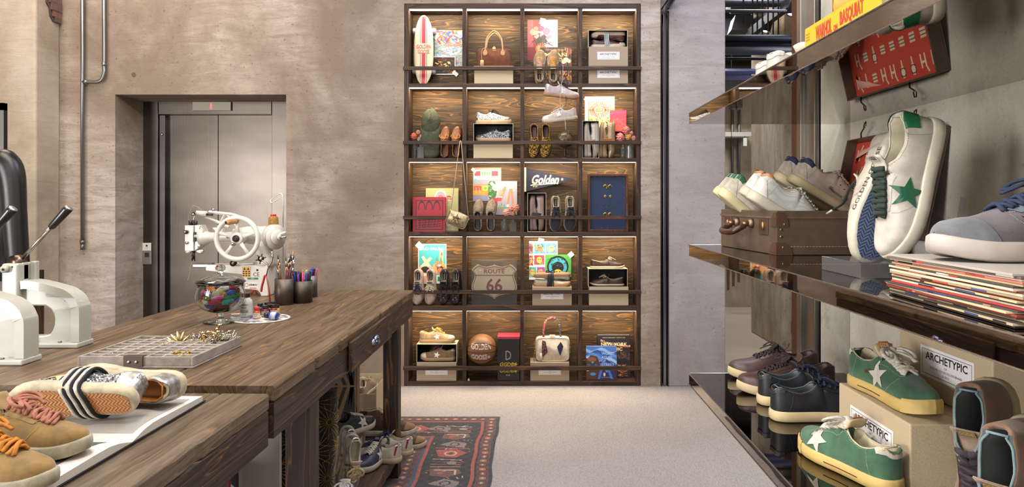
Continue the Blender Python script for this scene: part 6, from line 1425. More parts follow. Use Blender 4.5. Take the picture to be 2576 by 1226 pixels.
b = MB(); b.smooth = True; b.tube(spline([Q(505, 608, -.02), Q(530, 632, -.02), Q(640, 628, -.02)], 5), .007, 10, flat=.6); b.build('winder_arm', mat('metal', 'd0cec8', .3), t)
b = MB(); b.box(Q(107, 0).x, Q(238, 0).x, .03, .06, Q(0, 665).z, Q(0, 640).z); b.build('shuttle_arm', mat('metal', 'c6c4bc', .3), t, bevel=.003)
b = MB(); b.box(Q(112, 0).x, Q(270, 0).x, .028, .062, Q(0, 640).z, Q(0, 634).z); b.build('needle_plate', mat('metal', '4a4844', .35), t)
for pts, nm in (([(75, 290), (78, 240), (95, 185), (118, 160), (150, 170), (185, 195)], 1), ([(108, 628), (88, 650), (84, 700), (78, 740), (66, 775)], 2), ([(722, 135), (718, 170), (722, 230), (724, 300)], 3)):
    b = MB(); b.smooth = True; b.tube(spline([Q(p[0], p[1], .03) for p in pts], 6), .0011, 5); b.build('thread', mat('fabric', 'b8a98c'), t)
def sticker(x0, y0, x1, y1, c): 
    b = MB(); b.box(Q(x0, 0).x, Q(x1, 0).x, -.0062, -.0052, Q(0, y1).z, Q(0, y0).z); return b.build('sticker', mat('paper', c, .4), t)
DKM = mat('plain', '1c1a18')
s = sticker(538, 655, 607, 742, 'd8a22a'); b = MB()
for i in range(2):
    c = Q(557+i*30, 672); b.prism([(c.x-.008, c.z-.007), (c.x+.008, c.z-.007), (c.x, c.z+.007)], -.0067, -.0062)
for j in range(3): 
    for i in range(3): c = Q(550+i*22, 694+j*17); b.box(c.x-.005, c.x+.005, -.0067, -.0062, c.z-.004, c.z+.003)
b.build('pictograms', DKM, s)
c0 = Q(628, 735); text_into(MB(), 'CE', c0.x, c0.z, .034, .022, -.0056, .0).build('lettering', DKM, t)
s = sticker(580, 745, 668, 760, '1f6a44'); c0 = Q(612, 757); text_into(MB(), '0-19', c0.x, c0.z, .014, .007, -.0066).build('lettering', mat('paper', 'e8e8e0'), s)
s = sticker(558, 782, 672, 836, 'dcd6cc'); c0 = Q(592, 812); text_into(MB(), 'SIRMAC', c0.x, c0.z, .048, .011, -.0066, .03, slant=.2).build('lettering', DKM, s)
b = MB(); c = Q(574, 804); b.tube([(c.x+.010*math.cos(k*PI/3), -.0066, c.z+.010*math.sin(k*PI/3)) for k in range(6)], .0014, 4, closed=True); b.build('hexagon_mark', mat('paper', 'b8402e'), s)
b = MB(); b.box(Q(600, 0).x, Q(655, 0).x, -.0067, -.0062, Q(0, 833).z, Q(0, 827).z); b.build('stripe', mat('paper', 'c04838'), s)
knob('black_plug', 661, 684, .006, DKM, -.005, .002)
for (cx, yy) in ((620, .02), (772, .09)): b = MB(); b.smooth = True; b.tube([Q(cx-28, 885, yy), Q(cx, 845, yy), Q(cx+22, 885, yy)], .007, 8); b.build('red_foot_bracket', mat('gloss', 'b8342e', .4), t)
# ---------------------------------------------------------------- glass jar of thread skeins
J = on_table(555, 811); t = thing('glass_jar', 'footed glass jar with domed lid full of coloured embroidery thread', 'jar', (J.x, J.y, TT)); k = J.y/F
b = MB(); b.smooth = True
b.lathe([(0, 0), (.066, 0), (.070, .003), (.050, .006), (.014, .010), (.013, .030), (.019, .036), (.015, .041), (.035, .045), (.070, .058), (.094, .082), (.102, .108), (.100, .130), (.092, .150), (.093, .166), (.098, .172), (.0955, .172), (.0885, .166), (.0875, .150), (.0955, .129), (.0975, .108), (.090, .085), (.067, .062), (.034, .050), (0, .049)], 48); b.build('bowl', GLS, t)
b = MB(); b.smooth = True; b.lathe([(0, .214), (.012, .211), (.060, .196), (.096, .182), (.104, .176), (.102, .1735), (.094, .176), (.058, .192), (.010, .2075), (0, .2095)], 48); ld = b.build('lid', GLS, t)
b = MB(); b.smooth = True; b.lathe([(0, .2145), (.008, .215), (.009, .222), (.019, .228), (.022, .238), (.017, .248), (.006, .252), (0, .252)], 10); b.build('knob', GLS, ld)
skein_cols = ['c94a78', '2f8a5c', '8c8a2e', '7a4aa8', 'c83848', 'd8842c', '4a5cb8', 'b8a8d0', '5a9c4c', 'e0508c', '8c2a28', '4fb0a4', 'ddd6c4', '6a2e1e', 'b08c2c']
def skein_mesh(col, seed):
    rnd = random.Random(seed); b = MB(); b.smooth = True
    for i in range(9):
        a_ = 2*PI*i/9; r = .0070; ph = rnd.uniform(0, 1)
        b.tube([((u-.5)*.050, r*math.cos(a_+u*1.5)*(.55+.9*math.sin(PI*u)), r*math.sin(a_+u*1.5)*(.55+.9*math.sin(PI*u))) for u in [j/7 for j in range(8)]], .0028, 5)
    return b
rnd = random.Random(11); protos = {}; n_s = 0
for L_ in range(6):
    z = .062+.0175*L_; R = [.045, .070, .082, .084, .080, .066][L_]; n = [5, 9, 11, 12, 11, 9][L_]
    for i in range(n):
        rr = R*(.88 if i < n*.75 else .35); a_ = 2*PI*i/(n*.75)+L_*.5 if i < n*.75 else rnd.uniform(0, 6.28)
        c = skein_cols[(n_s*7+L_*3) % len(skein_cols)]
        if L_ == 0: c = ['6a2e1e', '8c2a28', 'c83848', '6a2e1e', 'c94a78'][i % 5]
        loc = (J.x+rr*math.cos(a_)*.92, J.y+rr*math.sin(a_)*.92, TT+z)
        rot = (rnd.uniform(-.3, .3), rnd.uniform(-.35, .35), a_+PI/2+rnd.uniform(-.4, .4))
        nm = {'c94a78': 'rose', '2f8a5c': 'green', '8c8a2e': 'olive', '7a4aa8': 'purple', 'c83848': 'red', 'd8842c': 'orange', '4a5cb8': 'blue', 'b8a8d0': 'lilac', '5a9c4c': 'leaf green', 'e0508c': 'hot pink', '8c2a28': 'dark red', '4fb0a4': 'turquoise', 'ddd6c4': 'cream', '6a2e1e': 'rust brown', 'b08c2c': 'mustard'}[c]
        if c not in protos:
            o = skein_mesh(c, n_s).build('thread_skein', mat('fabric', c)); protos[c] = o
        else: o = protos[c].copy(); COL.objects.link(o)
        o.location = loc; o.rotation_euler = rot; tag(o, nm+' embroidery thread skein inside the glass jar', 'thread', nm+' skeins in the glass jar'); n_s += 1
# ---------------------------------------------------------------- paint disc and bottles
D = on_table(657, 803); t = thing('palette_disc', 'round board spattered with paint under the small paint bottles', 'palette', (D.x, D.y, TT))
b = MB(); b.smooth = False; b.lathe([(.0, 0), (.121, 0), (.124, .002), (.121, .004), (0, .004)], 64); b.build('disc', mat('paper', 'd8d2c4'), t)
b = MB(); rnd = random.Random(5); cc = []
n_sp = 0
for i in range(150):
    a_ = rnd.uniform(0, 2*PI); rr = .112*math.sqrt(rnd.uniform(.1, 1)); w_ = rnd.uniform(.003, .012); an = rnd.uniform(0, PI); 
    P_ = [(rr*math.cos(a_)+w_*math.cos(g+an)*1.4, rr*math.sin(a_)+w_*.6*math.sin(g+an), .0042+i*.000004) for g in [2*PI*j/8 for j in range(8)]]
    P_ = [(x, y, z) if x*x+y*y < .0145 else (x*.8, y*.8, z) for x, y, z in P_]; b.add(P_, [tuple(range(8))]); cc.append((*lin(rnd.choice(['2c4c8c', '8a5a30', '4a7a8c', 'c8a84c', 'e8e4da', 'a83c34', '202020', 'e8e4da', '5c6c9c'])), 1))
b.col = np.array(cc); o = b.build('paint_spatter', ink(.4), t)
def bottle(label, x, y, r, h, body, cap, caph, lab=None, text=(), rot=None, z=.0045, group=None, capr=.8, shoulder=.25, name='paint_bottle'):
    t = thing(name, label, 'bottle', (x, y, TT+z), rot or (0, 0, 0), group=group); hb = h-caph
    b = MB(); b.smooth = True; b.lathe([(0, 0), (r*.92, 0), (r, .002), (r, hb*(1-shoulder)), (r*.93, hb*(1-shoulder*.6)), (r*.6, hb*.97), (r*.55, hb), (0, hb)], 24); b.build('body', mat('gloss', body, .25), t)
    b = MB(); b.smooth = True; b.lathe([(r*capr, hb+.0005), (r*capr, h-.001), (r*capr*.93, h), (0, h)], 20); b.build('cap', mat('gloss', cap, .35), t)
    if lab:
        b = MB(); b.smooth = True; N_ = 20
        b.grid(lambda u, v: ((r+.0004)*math.cos(PI*(.95+1.1*u)), (r+.0004)*math.sin(PI*(.95+1.1*u)), hb*(.12+.56*v)), N_, 2); l = b.build('label', mat('paper', lab, .4), t)
        for (s, zz_, w_, hh_, c) in text:
            b = MB(); text_into(b, s, -w_/2, zz_*hb, w_, hh_, 0, .02, fn=lambda x, y, z_: ((r+.0009)*math.sin(x/r), -(r+.0009)*math.cos(x/r), z_)); b.build('label_print', mat('plain', c), l)
    return t
bp = on_table(620, 800); bottle('tall white bottle of acrylic finisher with black cap on the paint disc', bp.x, bp.y, .027, .108, 'c9cbc4', '17171a', .021, 'c6c8c0', (('Angelus', .60, .032, .010, '55565a'), ('Matte', .47, .018, .007, '2a2a2c'), ('ACRYLIC', .33, .036, .0075, '2a2a2c'), ('FINISHER', .24, .038, .0075, '2a2a2c'), ('4 FL OZ', .14, .02, .004, '2a2a2c')), capr=.55)
paints = [(646, 802, 'b8502a', 'c8342c', 'orange paint bottle with red cap, front left on the paint disc'), (667, 798, '7c2c2a', '151517', 'dark red paint bottle with black cap beside the orange one'), (689, 795, '7a3426', '151517', 'brown red paint bottle with black cap at the right of the disc'), (655, 792, '3c2c50', '151517', 'black capped paint bottle at the back left of the group'), (672, 789, '28303c', '151517', 'black capped paint bottle at the back middle of the group'), (688, 787, 'a82c30', '151517', 'black capped paint bottle at the back right of the group'), (679, 794, '38202c', '151517', 'dark bottle in the centre of the paint bottles'), (697, 790, 'c8b030', '151517', 'small yellow paint bottle at the far right of the group')]
for i, (px, py, c, cap, lab) in enumerate(paints):
    p = on_table(px, py, T1Z+.004); sc = .8 if i == 7 else 1; bottle(lab, p.x, p.y, .0155*sc, .052*sc, c, cap, .014, 'c8c0b4' if i < 3 else None, (('Angelus', .5, .02, .005, '7a2a20'), ('PAINT', .3, .016, .004, '333333')) if i < 3 else (), group='small paint bottles on the disc')
p = on_table(668, 806, T1Z+.004); bottle('blue paint bottle with black cap lying on its side on the disc', p.x+.002, p.y, .0165, .060, '2c3f9c', '151517', .018, 'b8c0d8', (('Angelus', .5, .02, .005, '2a3a8c'),), rot=(0, -PI/2+.06, -.15), z=.0215, capr=.85).location.x += .052
for i, (x0, y0, x1, y1) in enumerate(((582, 791, 606, 790), (581, 798, 606, 803), (583, 800, 612, 807))):
    a_ = on_table(x0, y0, T1Z+.003); e = on_table(x1, y1, T1Z+.003); b = MB(); d = (e-a_)
    b.M = Matrix.Rotation(math.atan2(d.y, d.x), 4, 'Z'); b.box(0, d.length, -.004, .004, -.0018, .0018); o = b.build('paint_stick', WHT); o.location = a_; tag(o, ['farthest white paper stick beside the jar foot', 'middle white paper stick beside the jar foot', 'nearest white paper stick beside the paint disc'][i], 'stick', 'white sticks by the disc')
# ---------------------------------------------------------------- cups with brushes and markers
def cup_(label, px, py, r, h, c='6e6861'):
    p = on_table(px, py); t = thing('metal_cup', label, 'cup', (p.x, p.y, TT)); b = MB(); b.smooth = True
    b.lathe([(0, .0), (r, 0), (r, h), (r-.002, h), (r-.002, .003), (0, .003)], 40); b.build('cup_wall', mat('metal', c, .5), t); return p
c1 = cup_('tallest dark steel cup holding paint brushes and tools', 715, 766, .047, .132, '6b625c'); c2 = cup_('squat dark steel cup full of markers', 760, 761, .052, .114, '5f5850'); c3 = cup_('grey steel cup half hidden behind the marker cup', 783, 747, .033, .118, '77716c')
rnd = random.Random(21)
def brush(label, base, a, tilt, L_, hc, fc, bristle, r=.003, wide=1.0, group='brushes and tools in the tallest cup'):
    t = thing('paint_brush', label, 'brush', tuple(base), (tilt*math.sin(a), tilt*math.cos(a), 0), group=group)
    b = MB(); b.smooth = True; b.tube([(0, 0, 0), (0, 0, L_*.6), (0, 0, L_*.78)], [r*.6, r*1.3, r], 8); b.build('handle', mat('gloss', hc, .35), t)
    b = MB(); b.smooth = True; b.tube([(0, 0, L_*.78), (0, 0, L_*.90)], [r*1.1, r*1.1*wide], 8); b.build('ferrule', mat('metal', fc, .3), t)
    b = MB(); b.smooth = True; b.tube([(0, 0, L_*.90), (0, 0, L_*.95), (0, 0, L_)], [r*1.1*wide, r*1.3*wide, r*.3*wide], 8, flat=.5); b.build('bristles', mat('suede', bristle), t)
cols = [('6a4428', 'b0a8a0', '3a2a20'), ('1c1c20', 'c8c8c8', '5a4030'), ('a86a30', 'd0b070', '2a2420'), ('2a3c7c', 'b8b8b8', '1a1a1a'), ('24806c', 'c0c0c0', 'd8c8a0'), ('7c3a24', 'b8a888', '2c2018'), ('d06a30', 'c8c8c8', 'e8b090')]
nm = ['brown', 'black', 'ochre', 'blue', 'teal', 'red brown', 'orange']
for i in range(18):
    a_ = rnd.uniform(0, 2*PI); rr = .030*math.sqrt(rnd.random()); k_ = i % 7; tl = rnd.uniform(.02, .20)
    brush(nm[k_]+' handled paint brush in the tallest cup', (c1.x+rr*math.cos(a_)*.5, c1.y+rr*math.sin(a_)*.5, TT+.006), -a_*1.0+PI*.0, tl*(1 if math.cos(a_) > 0 else 1)*math.cos(a_) if False else tl, rnd.uniform(.19, .27), *cols[k_], wide=rnd.choice((1, 1.4, 2)), group=nm[k_]+' brushes in the tallest cup')
mk = ['c43a3c', '2c3c9c', '1c1c20', '2c8c5c', '6c3c8c', '4848a8', 'd06038', '1c1c20', '3c4cb8', 'c8b840', 'd05080']; mn = ['red', 'dark blue', 'black', 'green', 'purple', 'indigo', 'orange red', 'black', 'royal blue', 'yellow', 'pink']
for i in range(26):
    cx, R_, Lm = ((c2, .038, .155) if i < 18 else (c3, .020, .155)); a_ = i*2.4; rr = R_*math.sqrt((i % 18+.5)/18)*.8; k_ = i % 11
    t = thing('marker', mn[k_]+' capped marker pen in the '+('squat cup' if i < 18 else 'hindmost cup'), 'marker', (cx.x+rr*math.cos(a_)*.72, cx.y+rr*math.sin(a_)*.72, TT+.006), (-.17*math.sin(a_), .17*math.cos(a_), 0), group=mn[k_]+' markers in the '+('squat cup' if i < 18 else 'hindmost cup'))
    l_ = Lm*rnd.uniform(.92, 1.03); b = MB(); b.smooth = True; b.lathe([(0, 0), (.005, 0), (.0055, l_*.7), (0, l_*.7)], 10); b.build('barrel', mat('gloss', 'b8b4b0', .35), t)
    b = MB(); b.smooth = True; b.lathe([(.006, l_*.68), (.0064, l_*.7), (.0058, l_), (.004, l_+.003), (0, l_+.003)], 10); b.build('cap', mat('gloss', mk[k_], .35), t)
# hole punch pliers leaning on the cups
P0 = on_table(690, 771); t = thing('hole_punch_pliers', 'steel rotary punch pliers with red handles leaning on the brush cup', 'pliers', (P0.x, P0.y-.03, TT)); k = P0.y/F*.98
def pp(px, py, y=0): return Vector(((px-690)*k, y, (771-py)*k))
b = MB(); b.smooth = True; b.tube(spline([pp(672, 689), pp(668, 705), pp(664, 720), pp(663, 732)], 4), [.0045]+[.0085]*11+[.006], 10, flat=.6); b.build('handle_grip', mat('gloss', 'b02c22', .4), t)
b = MB(); b.smooth = True; b.tube(spline([pp(676, 690), pp(680, 672), pp(690, 655), pp(692, 640)], 4), .006, 8, flat=.5); b.tube(spline([pp(682, 668), pp(676, 660), pp(664, 650)], 4), [.008]*9, 8, flat=.5); b.build('jaws', mat('metal', 'a09488', .3), t)
b = MB(); b.smooth = True; c = pp(662, 648); b.tube([c+Vector((0, .006, 0)), c+Vector((0, -.006, 0))], .014, 20)
for i in range(6): a_ = i*PI/3+.3; b.tube([c+Vector((.012*math.cos(a_), 0, .012*math.sin(a_))), c+Vector((.026*math.cos(a_), 0, .026*math.sin(a_)))], .003, 6)
b.build('punch_wheel', mat('metal', '4c4a4a', .3), t); b = MB(); b.smooth = True; b.tube([c+Vector((0, -.006, 0)), c+Vector((0, -.009, 0))], .008, 16); b.build('wheel_rivet', ST, t)
b = MB(); b.smooth = True; b.tube(spline([pp(689, 642), pp(692, 636), pp(690, 630)], 4), .004, 8); b.sphere(tuple(pp(690, 632)), .006, 10); b.build('jaw_tip', mat('metal', 'c8c0b4', .3), t)
b = MB(); b.smooth = True; b.tube([pp(676, 690), pp(683, 730, .0), pp(686, 769)], .0042, 8); b.build('second_handle', mat('gloss', '8c2820', .4), t)
# ---------------------------------------------------------------- jewellery tray
A_ = on_table(191, 926); B_ = on_table(491, 926); C_ = on_table(619, 870); W_ = (B_-A_).length; Dp = .34; a_t = math.radians(-1.5)
t = thing('jewellery_tray', 'grey velvet compartment tray holding earrings and brooches on the work table', 'tray', (A_.x, A_.y, TT), (0, 0, a_t)); VEL = mat('suede', '8f8479'); VE2 = mat('suede', 'a69b8e')
th = .036; b = MB(); b.box(0, W_, 0, Dp, .0, .006); b.build('tray_base', VEL, t, bevel=.002)
b = MB()
for (x0, x1, y0, y1) in ((.002, .012, .002, Dp-.002), (W_-.012, W_-.002, .002, Dp-.002), (.012, W_-.012, .002, .012), (.012, W_-.012, Dp-.012, Dp-.002)): b.box(x0, x1, y0, y1, .006, th)
b.build('tray_rim', VEL, t, bevel=.0025); b = MB()
for i in range(1, 7): x = .012+(W_-.024)*i/7; b.box(x-.003, x+.003, .012, Dp-.012, .006, th-.003)
for j in range(1, 8): y = .012+(Dp-.024)*j/8; b.box(.012, W_-.012, y-.003, y+.003, .006, th-.0028)
b.build('dividers', VE2, t, bevel=.0012)
for (x, y0, sy) in ((.155, .0, -1), (.20, Dp, 1)):
    b = MB(); b.box(x, x+.062, (y0-.004 if sy < 0 else y0+.0), (y0 if sy < 0 else y0+.004), .004, th+.001); b.box(x, x+.062, y0-.004 if sy < 0 else y0-.02, y0+.02 if sy < 0 else y0+.004, th+.0005, th+.003); tb_ = b.build('leather_tab', mat('leather', '4a3426'), t, bevel=.001)
    if sy < 0:
        for xx in (.018, .042): b = MB(); b.smooth = True; b.sphere((x+xx, -.006, .020), .0048, 10); b.build('stud', mat('metal', 'e0dccf', .25), tb_)
def traypt(u, v, z=.02): return Vector((A_.x, A_.y, TT))+Matrix.Rotation(a_t, 3, 'Z') @ Vector((.012+(W_-.024)*(u+.5)/7, .012+(Dp-.024)*(v+.5)/8, z))
def trinket(kind, label, p, col, s=1.0, seed=0, cat='jewellery', group=None):
    rnd = random.Random(seed); b = MB(); b.smooth = True
    if kind == 'flower':
        for i in range(9):
            a_ = rnd.uniform(0, 2*PI); r_ = rnd.uniform(.008, .035)*s; h_ = rnd.uniform(.02, .05)*s; c = Vector((r_*math.cos(a_), r_*math.sin(a_), h_)); b.tube([(0, 0, 0), tuple(c*.5+Vector((0, 0, .004))), tuple(c)], .0012, 5)
            b.lathe([(0, .006*s), (.006*s, .004*s), (.009*s, 0), (.006*s, .002), (0, .004*s)], 10, c=tuple(c))
    elif kind == 'leaf':
        for i in range(6):
            a_ = -1.2+2.4*i/5; b.M = Matrix.Rotation(a_, 4, 'Y'); b.sphere((0, 0, .022*s), .022*s, 8, (.28, .15, 1)); b.M = Matrix.Identity(4)
    elif kind == 'cluster':
        for i in range(26): b.sphere((rnd.uniform(-.018, .018)*s, rnd.uniform(-.012, .012)*s, rnd.uniform(0, .022)*s), rnd.uniform(.002, .005)*s, 6)
    elif kind == 'ring': b.tube([(.010*s*math.cos(2*PI*i/20), .010*s*math.sin(2*PI*i/20), .004) for i in range(20)], .002*s, 6, closed=True); b.sphere((.010*s, 0, .006), .004*s, 8)
    elif kind == 'twigs':
        for i in range(22):
            a_ = rnd.uniform(0, 2*PI); c = Vector((.030*s*math.cos(a_)*rnd.random(), .02*s*math.sin(a_), rnd.uniform(.018, .045)*s)); b.tube([(0, 0, 0), tuple(c)], .0011, 4); b.sphere(tuple(c), .0032*s, 5)
    o = b.build('brooch' if kind in ('flower', 'leaf', 'twigs') else ('earring' if kind == 'cluster' else 'finger_ring'), mat('metal', col, .22)); o.location = p; return tag(o, label, cat, group)
GO = 'd9b46a'; SI = 'c4c4c4'
for i, (u, v, s_, kd, c, lab) in enumerate(((5.1, 6.9, 1.2, 'flower', 'd6bd8a', 'tallest gold mushroom shaped brooch cluster at the back of the tray'), (5.7, 6.4, 1.0, 'flower', 'cdb486', 'gold blossom brooch in front of the tallest cluster'), (4.6, 6.6, .8, 'flower', GO, 'low gold blossom brooch left of the tall clusters'), (6.2, 6.6, 1.1, 'twigs', SI, 'silver sprig brooch at the back right of the tray'), (5.6, 5.6, 1.0, 'twigs', '9c9484', 'dark twig brooch at the right of the tray'), (2.9, 6.2, 1.2, 'leaf', 'd4bf8a', 'gold leaf brooch standing up in the tray'), (2.4, 6.4, .9, 'leaf', 'd4bf8a', 'small gold leaf brooch left of the larger leaf'), (3.8, 6.9, .9, 'twigs', 'b8b4a8', 'small silver sprig at the back middle of the tray'), (2.3, 5.1, .9, 'cluster', GO, 'small gold cluster earring in the fifth row'), (2.9, 5.1, .9, 'cluster', 'd4b880', 'gold cluster earring beside another in the fifth row'), (4.6, 5.9, 1, 'cluster', GO, 'round gold earring in front of blossoms'), (5.3, 0.6, 1.2, 'cluster', 'c89a40', 'chunky gold earring in the near right compartment'), (5.6, .2, .9, 'cluster', GO, 'gold earring at the near rim of the tray'), (5.8, 1.2, 1, 'ring', SI, 'silver ring with pink stone in the tray'), (.6, 1.3, .8, 'cluster', 'c8c0c8', 'tiny crystal earring at the left of the tray'), (1.0, 1.1, .7, 'ring', SI, 'tiny silver ring at the left of the tray'), (2.9, .5, 1.0, 'ring', 'd0c8d8', 'clear crystal ring just behind the leather tab'), (1.9, .3, .7, 'cluster', 'd8d4d8', 'pair of tiny crystal studs at the near rim'), (1.1, 6.9, .7, 'cluster', GO, 'tiny gold earring in the back left compartment'), (.9, 5.6, .6, 'cluster', 'd4c090', 'tiny gold stud at the left of the tray'))):
    trinket(kd, lab, traypt(u, v, .012 if s_ < 1 else .014), c, s_, i)
b = MB(); b.smooth = True; b.sphere((0, 0, 0), .005, 8); tag(b.build('gem', mat('gloss', 'b8286c', .1)), 'small pink stone set in the tray ring', 'gem').location = traypt(6.05, 1.2, .020)
b = MB(); b.smooth = True; b.sphere((0, 0, 0), .0045, 8); tag(b.build('gem', mat('gloss', 'd8d84c', .1)), 'yellow green stone on the back right tray rim', 'gem').location = traypt(6.5, 6.6, .040)
# ---------------------------------------------------------------- eyelet presses
PRW = mat('paintedmetal', 'b9b9ac', .38)
def press(label, xr, Y, sc=1.0):
    """right foot edge at xr; outline taken in metres from the right foot"""
    t = thing('eyelet_press', label, 'press', (xr, Y, TT)); k = 2.49/F/2.787*sc
    def e(cx, cy): return ((cx-608)*k, (1098-cy)*k)
    E = lambda cx, cy, y=0: Vector((e(cx, cy)[0], y, e(cx, cy)[1]))
    out = [(68, 515), (187, 512), (187, 640), (235, 634), (330, 650), (455, 683), (510, 705), (560, 745), (590, 800), (600, 850), (600, 1060), (600, 1098), (68, 1098), (68, 1030), (225, 1022), (330, 1020), (372, 1010), (390, 985), (402, 950), (405, 900), (398, 870), (380, 840), (345, 815), (180, 812), (68, 812)]
    b = MB(); b.prism([e(*p) for p in out], .018, .050); b.build('frame', PRW, t, bevel=.006, seg=3)
    rim = [(190, 636), (235, 634), (330, 650), (455, 683), (510, 705), (560, 745), (590, 800), (600, 850), (600, 1060)]
    b = MB(); b.smooth = True
    rp = spline([E(*p) for p in rim], 4)
    vs = []; 
    for i, p in enumerate(rp):
        d = (rp[min(i+1, len(rp)-1)]-rp[max(i-1, 0)]).normalized(); n = Vector((d.z, 0, -d.x)); n = n if n.z+abs(n.x)*.0 > -.5 else -n
        inn = p-(Vector((-d.z, 0, d.x)))*.030
        vs += [Vector((p.x, 0, p.z)), Vector((p.x, .068, p.z)), Vector((inn.x, .068, inn.z)), Vector((inn.x, 0, inn.z))]
    fs = [(i*4+j, i*4+(j+1) % 4, (i+1)*4+(j+1) % 4, (i+1)*4+j) for i in range(len(rp)-1) for j in range(4)]+[(0, 1, 2, 3), tuple(len(vs)-4+j for j in (3, 2, 1, 0))]
    b.smooth = False; b.add(vs, fs); b.build('flange', PRW, t)
    b = MB(); b.box(e(68, 0)[0], e(187, 0)[0], -.006, .074, e(0, 812)[1], e(0, 515)[1]); b.build('ram_housing', PRW, t, bevel=.008, seg=3)
    b = MB(); b.box(e(188, 0)[0], e(230, 0)[0], .05, .072, e(0, 640)[1], e(0, 508)[1]); b.build('rear_lug', PRW, t, bevel=.004)
    b = MB(); b.prism([(e(240, 0)[0], -.012), (e(608, 0)[0], -.012), (e(608, 0)[0], .080), (e(240, 0)[0], .080)], 0, e(0, 1062)[1], 'z'); b.build('foot', PRW, t, bevel=.005, seg=3)
    for cx in (270, 468): b = MB(); b.smooth = True; c = E(cx, 1060, .0); b.cyl(c+Vector((0, 0, -.001)), c+Vector((0, 0, .003)), .0065, 12); b.build('bolt', mat('metal', '8a8070', .4), t)
    b = MB(); b.smooth = True; c = E(105, 552, -.006); b.tube([c, c+Vector((0, -.014, 0))], .013, 18); b.build('boss', PRW, t); b = MB(); b.smooth = True; b.tube([c+Vector((0, -.0145, 0)), c+Vector((0, -.016, 0))], .0045, 12); c2_ = E(147, 537, -.006); b.tube([c2_, c2_+Vector((0, -.001, 0))], .003, 10); b.build('screw_hole', DKM, t)
    b = MB(); b.smooth = True; c = E(120, 515, .02); b.tube([c, c+Vector((0, .03, 0))], .028, 24); b.build('cam_hub', mat('metal', '6a5c50', .3), t)
    a_, z_ = E(148, 498, .034), E(365, 262, .034); b = MB(); b.smooth = True; b.cyl(a_, z_, .0065, 12); b.build('lever_rod', ST, t)
    d = (z_-a_).normalized(); e1 = z_+d*(Vector(e(475, 133)+(0,))-Vector(e(355, 265)+(0,))).length
    b = MB(); b.smooth = True; b.tube([z_-d*.004, z_+d*.002, z_.lerp(e1, .9), e1], [.0105, .0125, .0155, .0150], 20); g_ = b.build('lever_grip', BK, t)
    b = MB(); b.smooth = True; b.tube([e1, e1+d*.002], .0135, 20); b.build('grip_cap', mat('metal', 'd8d8d8', .3), g_)
    b = MB(); b.smooth = True; b.tube([E(178, 812, .034), E(178, 832, .034)], .010, 12); b.tube([E(178, 832, .034), E(178, 850, .034)], .006, 12); b.build('punch_ram', ST, t)
    b = MB(); b.smooth = True; b.tube([E(178, 1030, .034), E(178, 1005, .034)], .008, 12); b.build('anvil', ST, t)
    return t
press('farther pale grey eyelet press with black grip lever at the left of the table', -1.628, 2.46)
press('nearer pale grey eyelet press cut off by the left picture edge', -1.634, 2.20, 1.0)
# ---------------------------------------------------------------- open book and shoes on the nearer table
Z2 = T2Z+.0008; a_b = math.radians(-1.0)
t = thing('open_book', 'large open hardback with blank grey and white pages under the tied shoes', 'book', (-.885, 1.517, Z2), (0, 0, a_b))
b = MB(); b.box(-.42, 0, -.325, .325, 0, .003); b.build('cover', mat('plain', '1d1c20', .4), t, bevel=.001)
def pagez(v, sg): 
    v = abs(v); return .004+.020*(math.sin(min(1, v/.10)*PI/2) if True else 1)*(1-.35*(v/.32))
for sg, nm_ in ((1, 'far'), (-1, 'near')):
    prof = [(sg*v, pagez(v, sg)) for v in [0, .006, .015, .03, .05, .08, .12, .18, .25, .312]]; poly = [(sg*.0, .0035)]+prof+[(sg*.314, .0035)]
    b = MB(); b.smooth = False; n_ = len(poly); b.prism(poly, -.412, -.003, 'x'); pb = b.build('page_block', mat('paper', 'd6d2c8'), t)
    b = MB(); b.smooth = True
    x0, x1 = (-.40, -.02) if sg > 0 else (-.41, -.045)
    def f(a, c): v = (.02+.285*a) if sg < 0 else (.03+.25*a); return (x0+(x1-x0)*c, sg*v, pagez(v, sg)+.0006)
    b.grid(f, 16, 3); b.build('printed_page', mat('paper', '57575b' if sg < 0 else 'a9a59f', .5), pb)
zb = Z2+.021
cfg = dict(upper=('glitter', 'b9bcc0'), sole=('suede', 'bfb296'), tread='d8965a', L=.292, heel_tab=('foil', 'dedbd2'), heel_lo=.02, heel_u=.14, squash=.85, tongue=None, lining=('leather', 'b0773f'), binding=('leather', 'b0773f'), grow=.0055, star=('foil', 'e0c890'), star_u=.62)
def heel_text(t_, la, s, col, z=.045, w=.030, hh=.0048):
    b = MB(); 
    def fn(x, y, zz_):
        v = .30; sg = 1 if x >= 0 else -1; return la.S(min(.14, max(.0008, (abs(x)/.052)**1.6*.14)), max(.02, min(.46, (zz_)))*sg, .0026)
    text_into(b, s, -w/2, z, w, hh, 0, .02, fn=fn); return b.build('heel_lettering', mat('plain', col), t_)
ga = put(shoe('sneaker', 'silver glitter sneaker lying on its side with orange zigzag sole facing the viewer', cfg), (-.925, 1.580, zb+.050), frame((-1, -.03, -.01), (.05, 1, .48)), (0, 0, 0))
heel_text(ga, Last('low', .292, .85), 'GOLDEN GOOSE', '6a645c', .22, .05, .10)
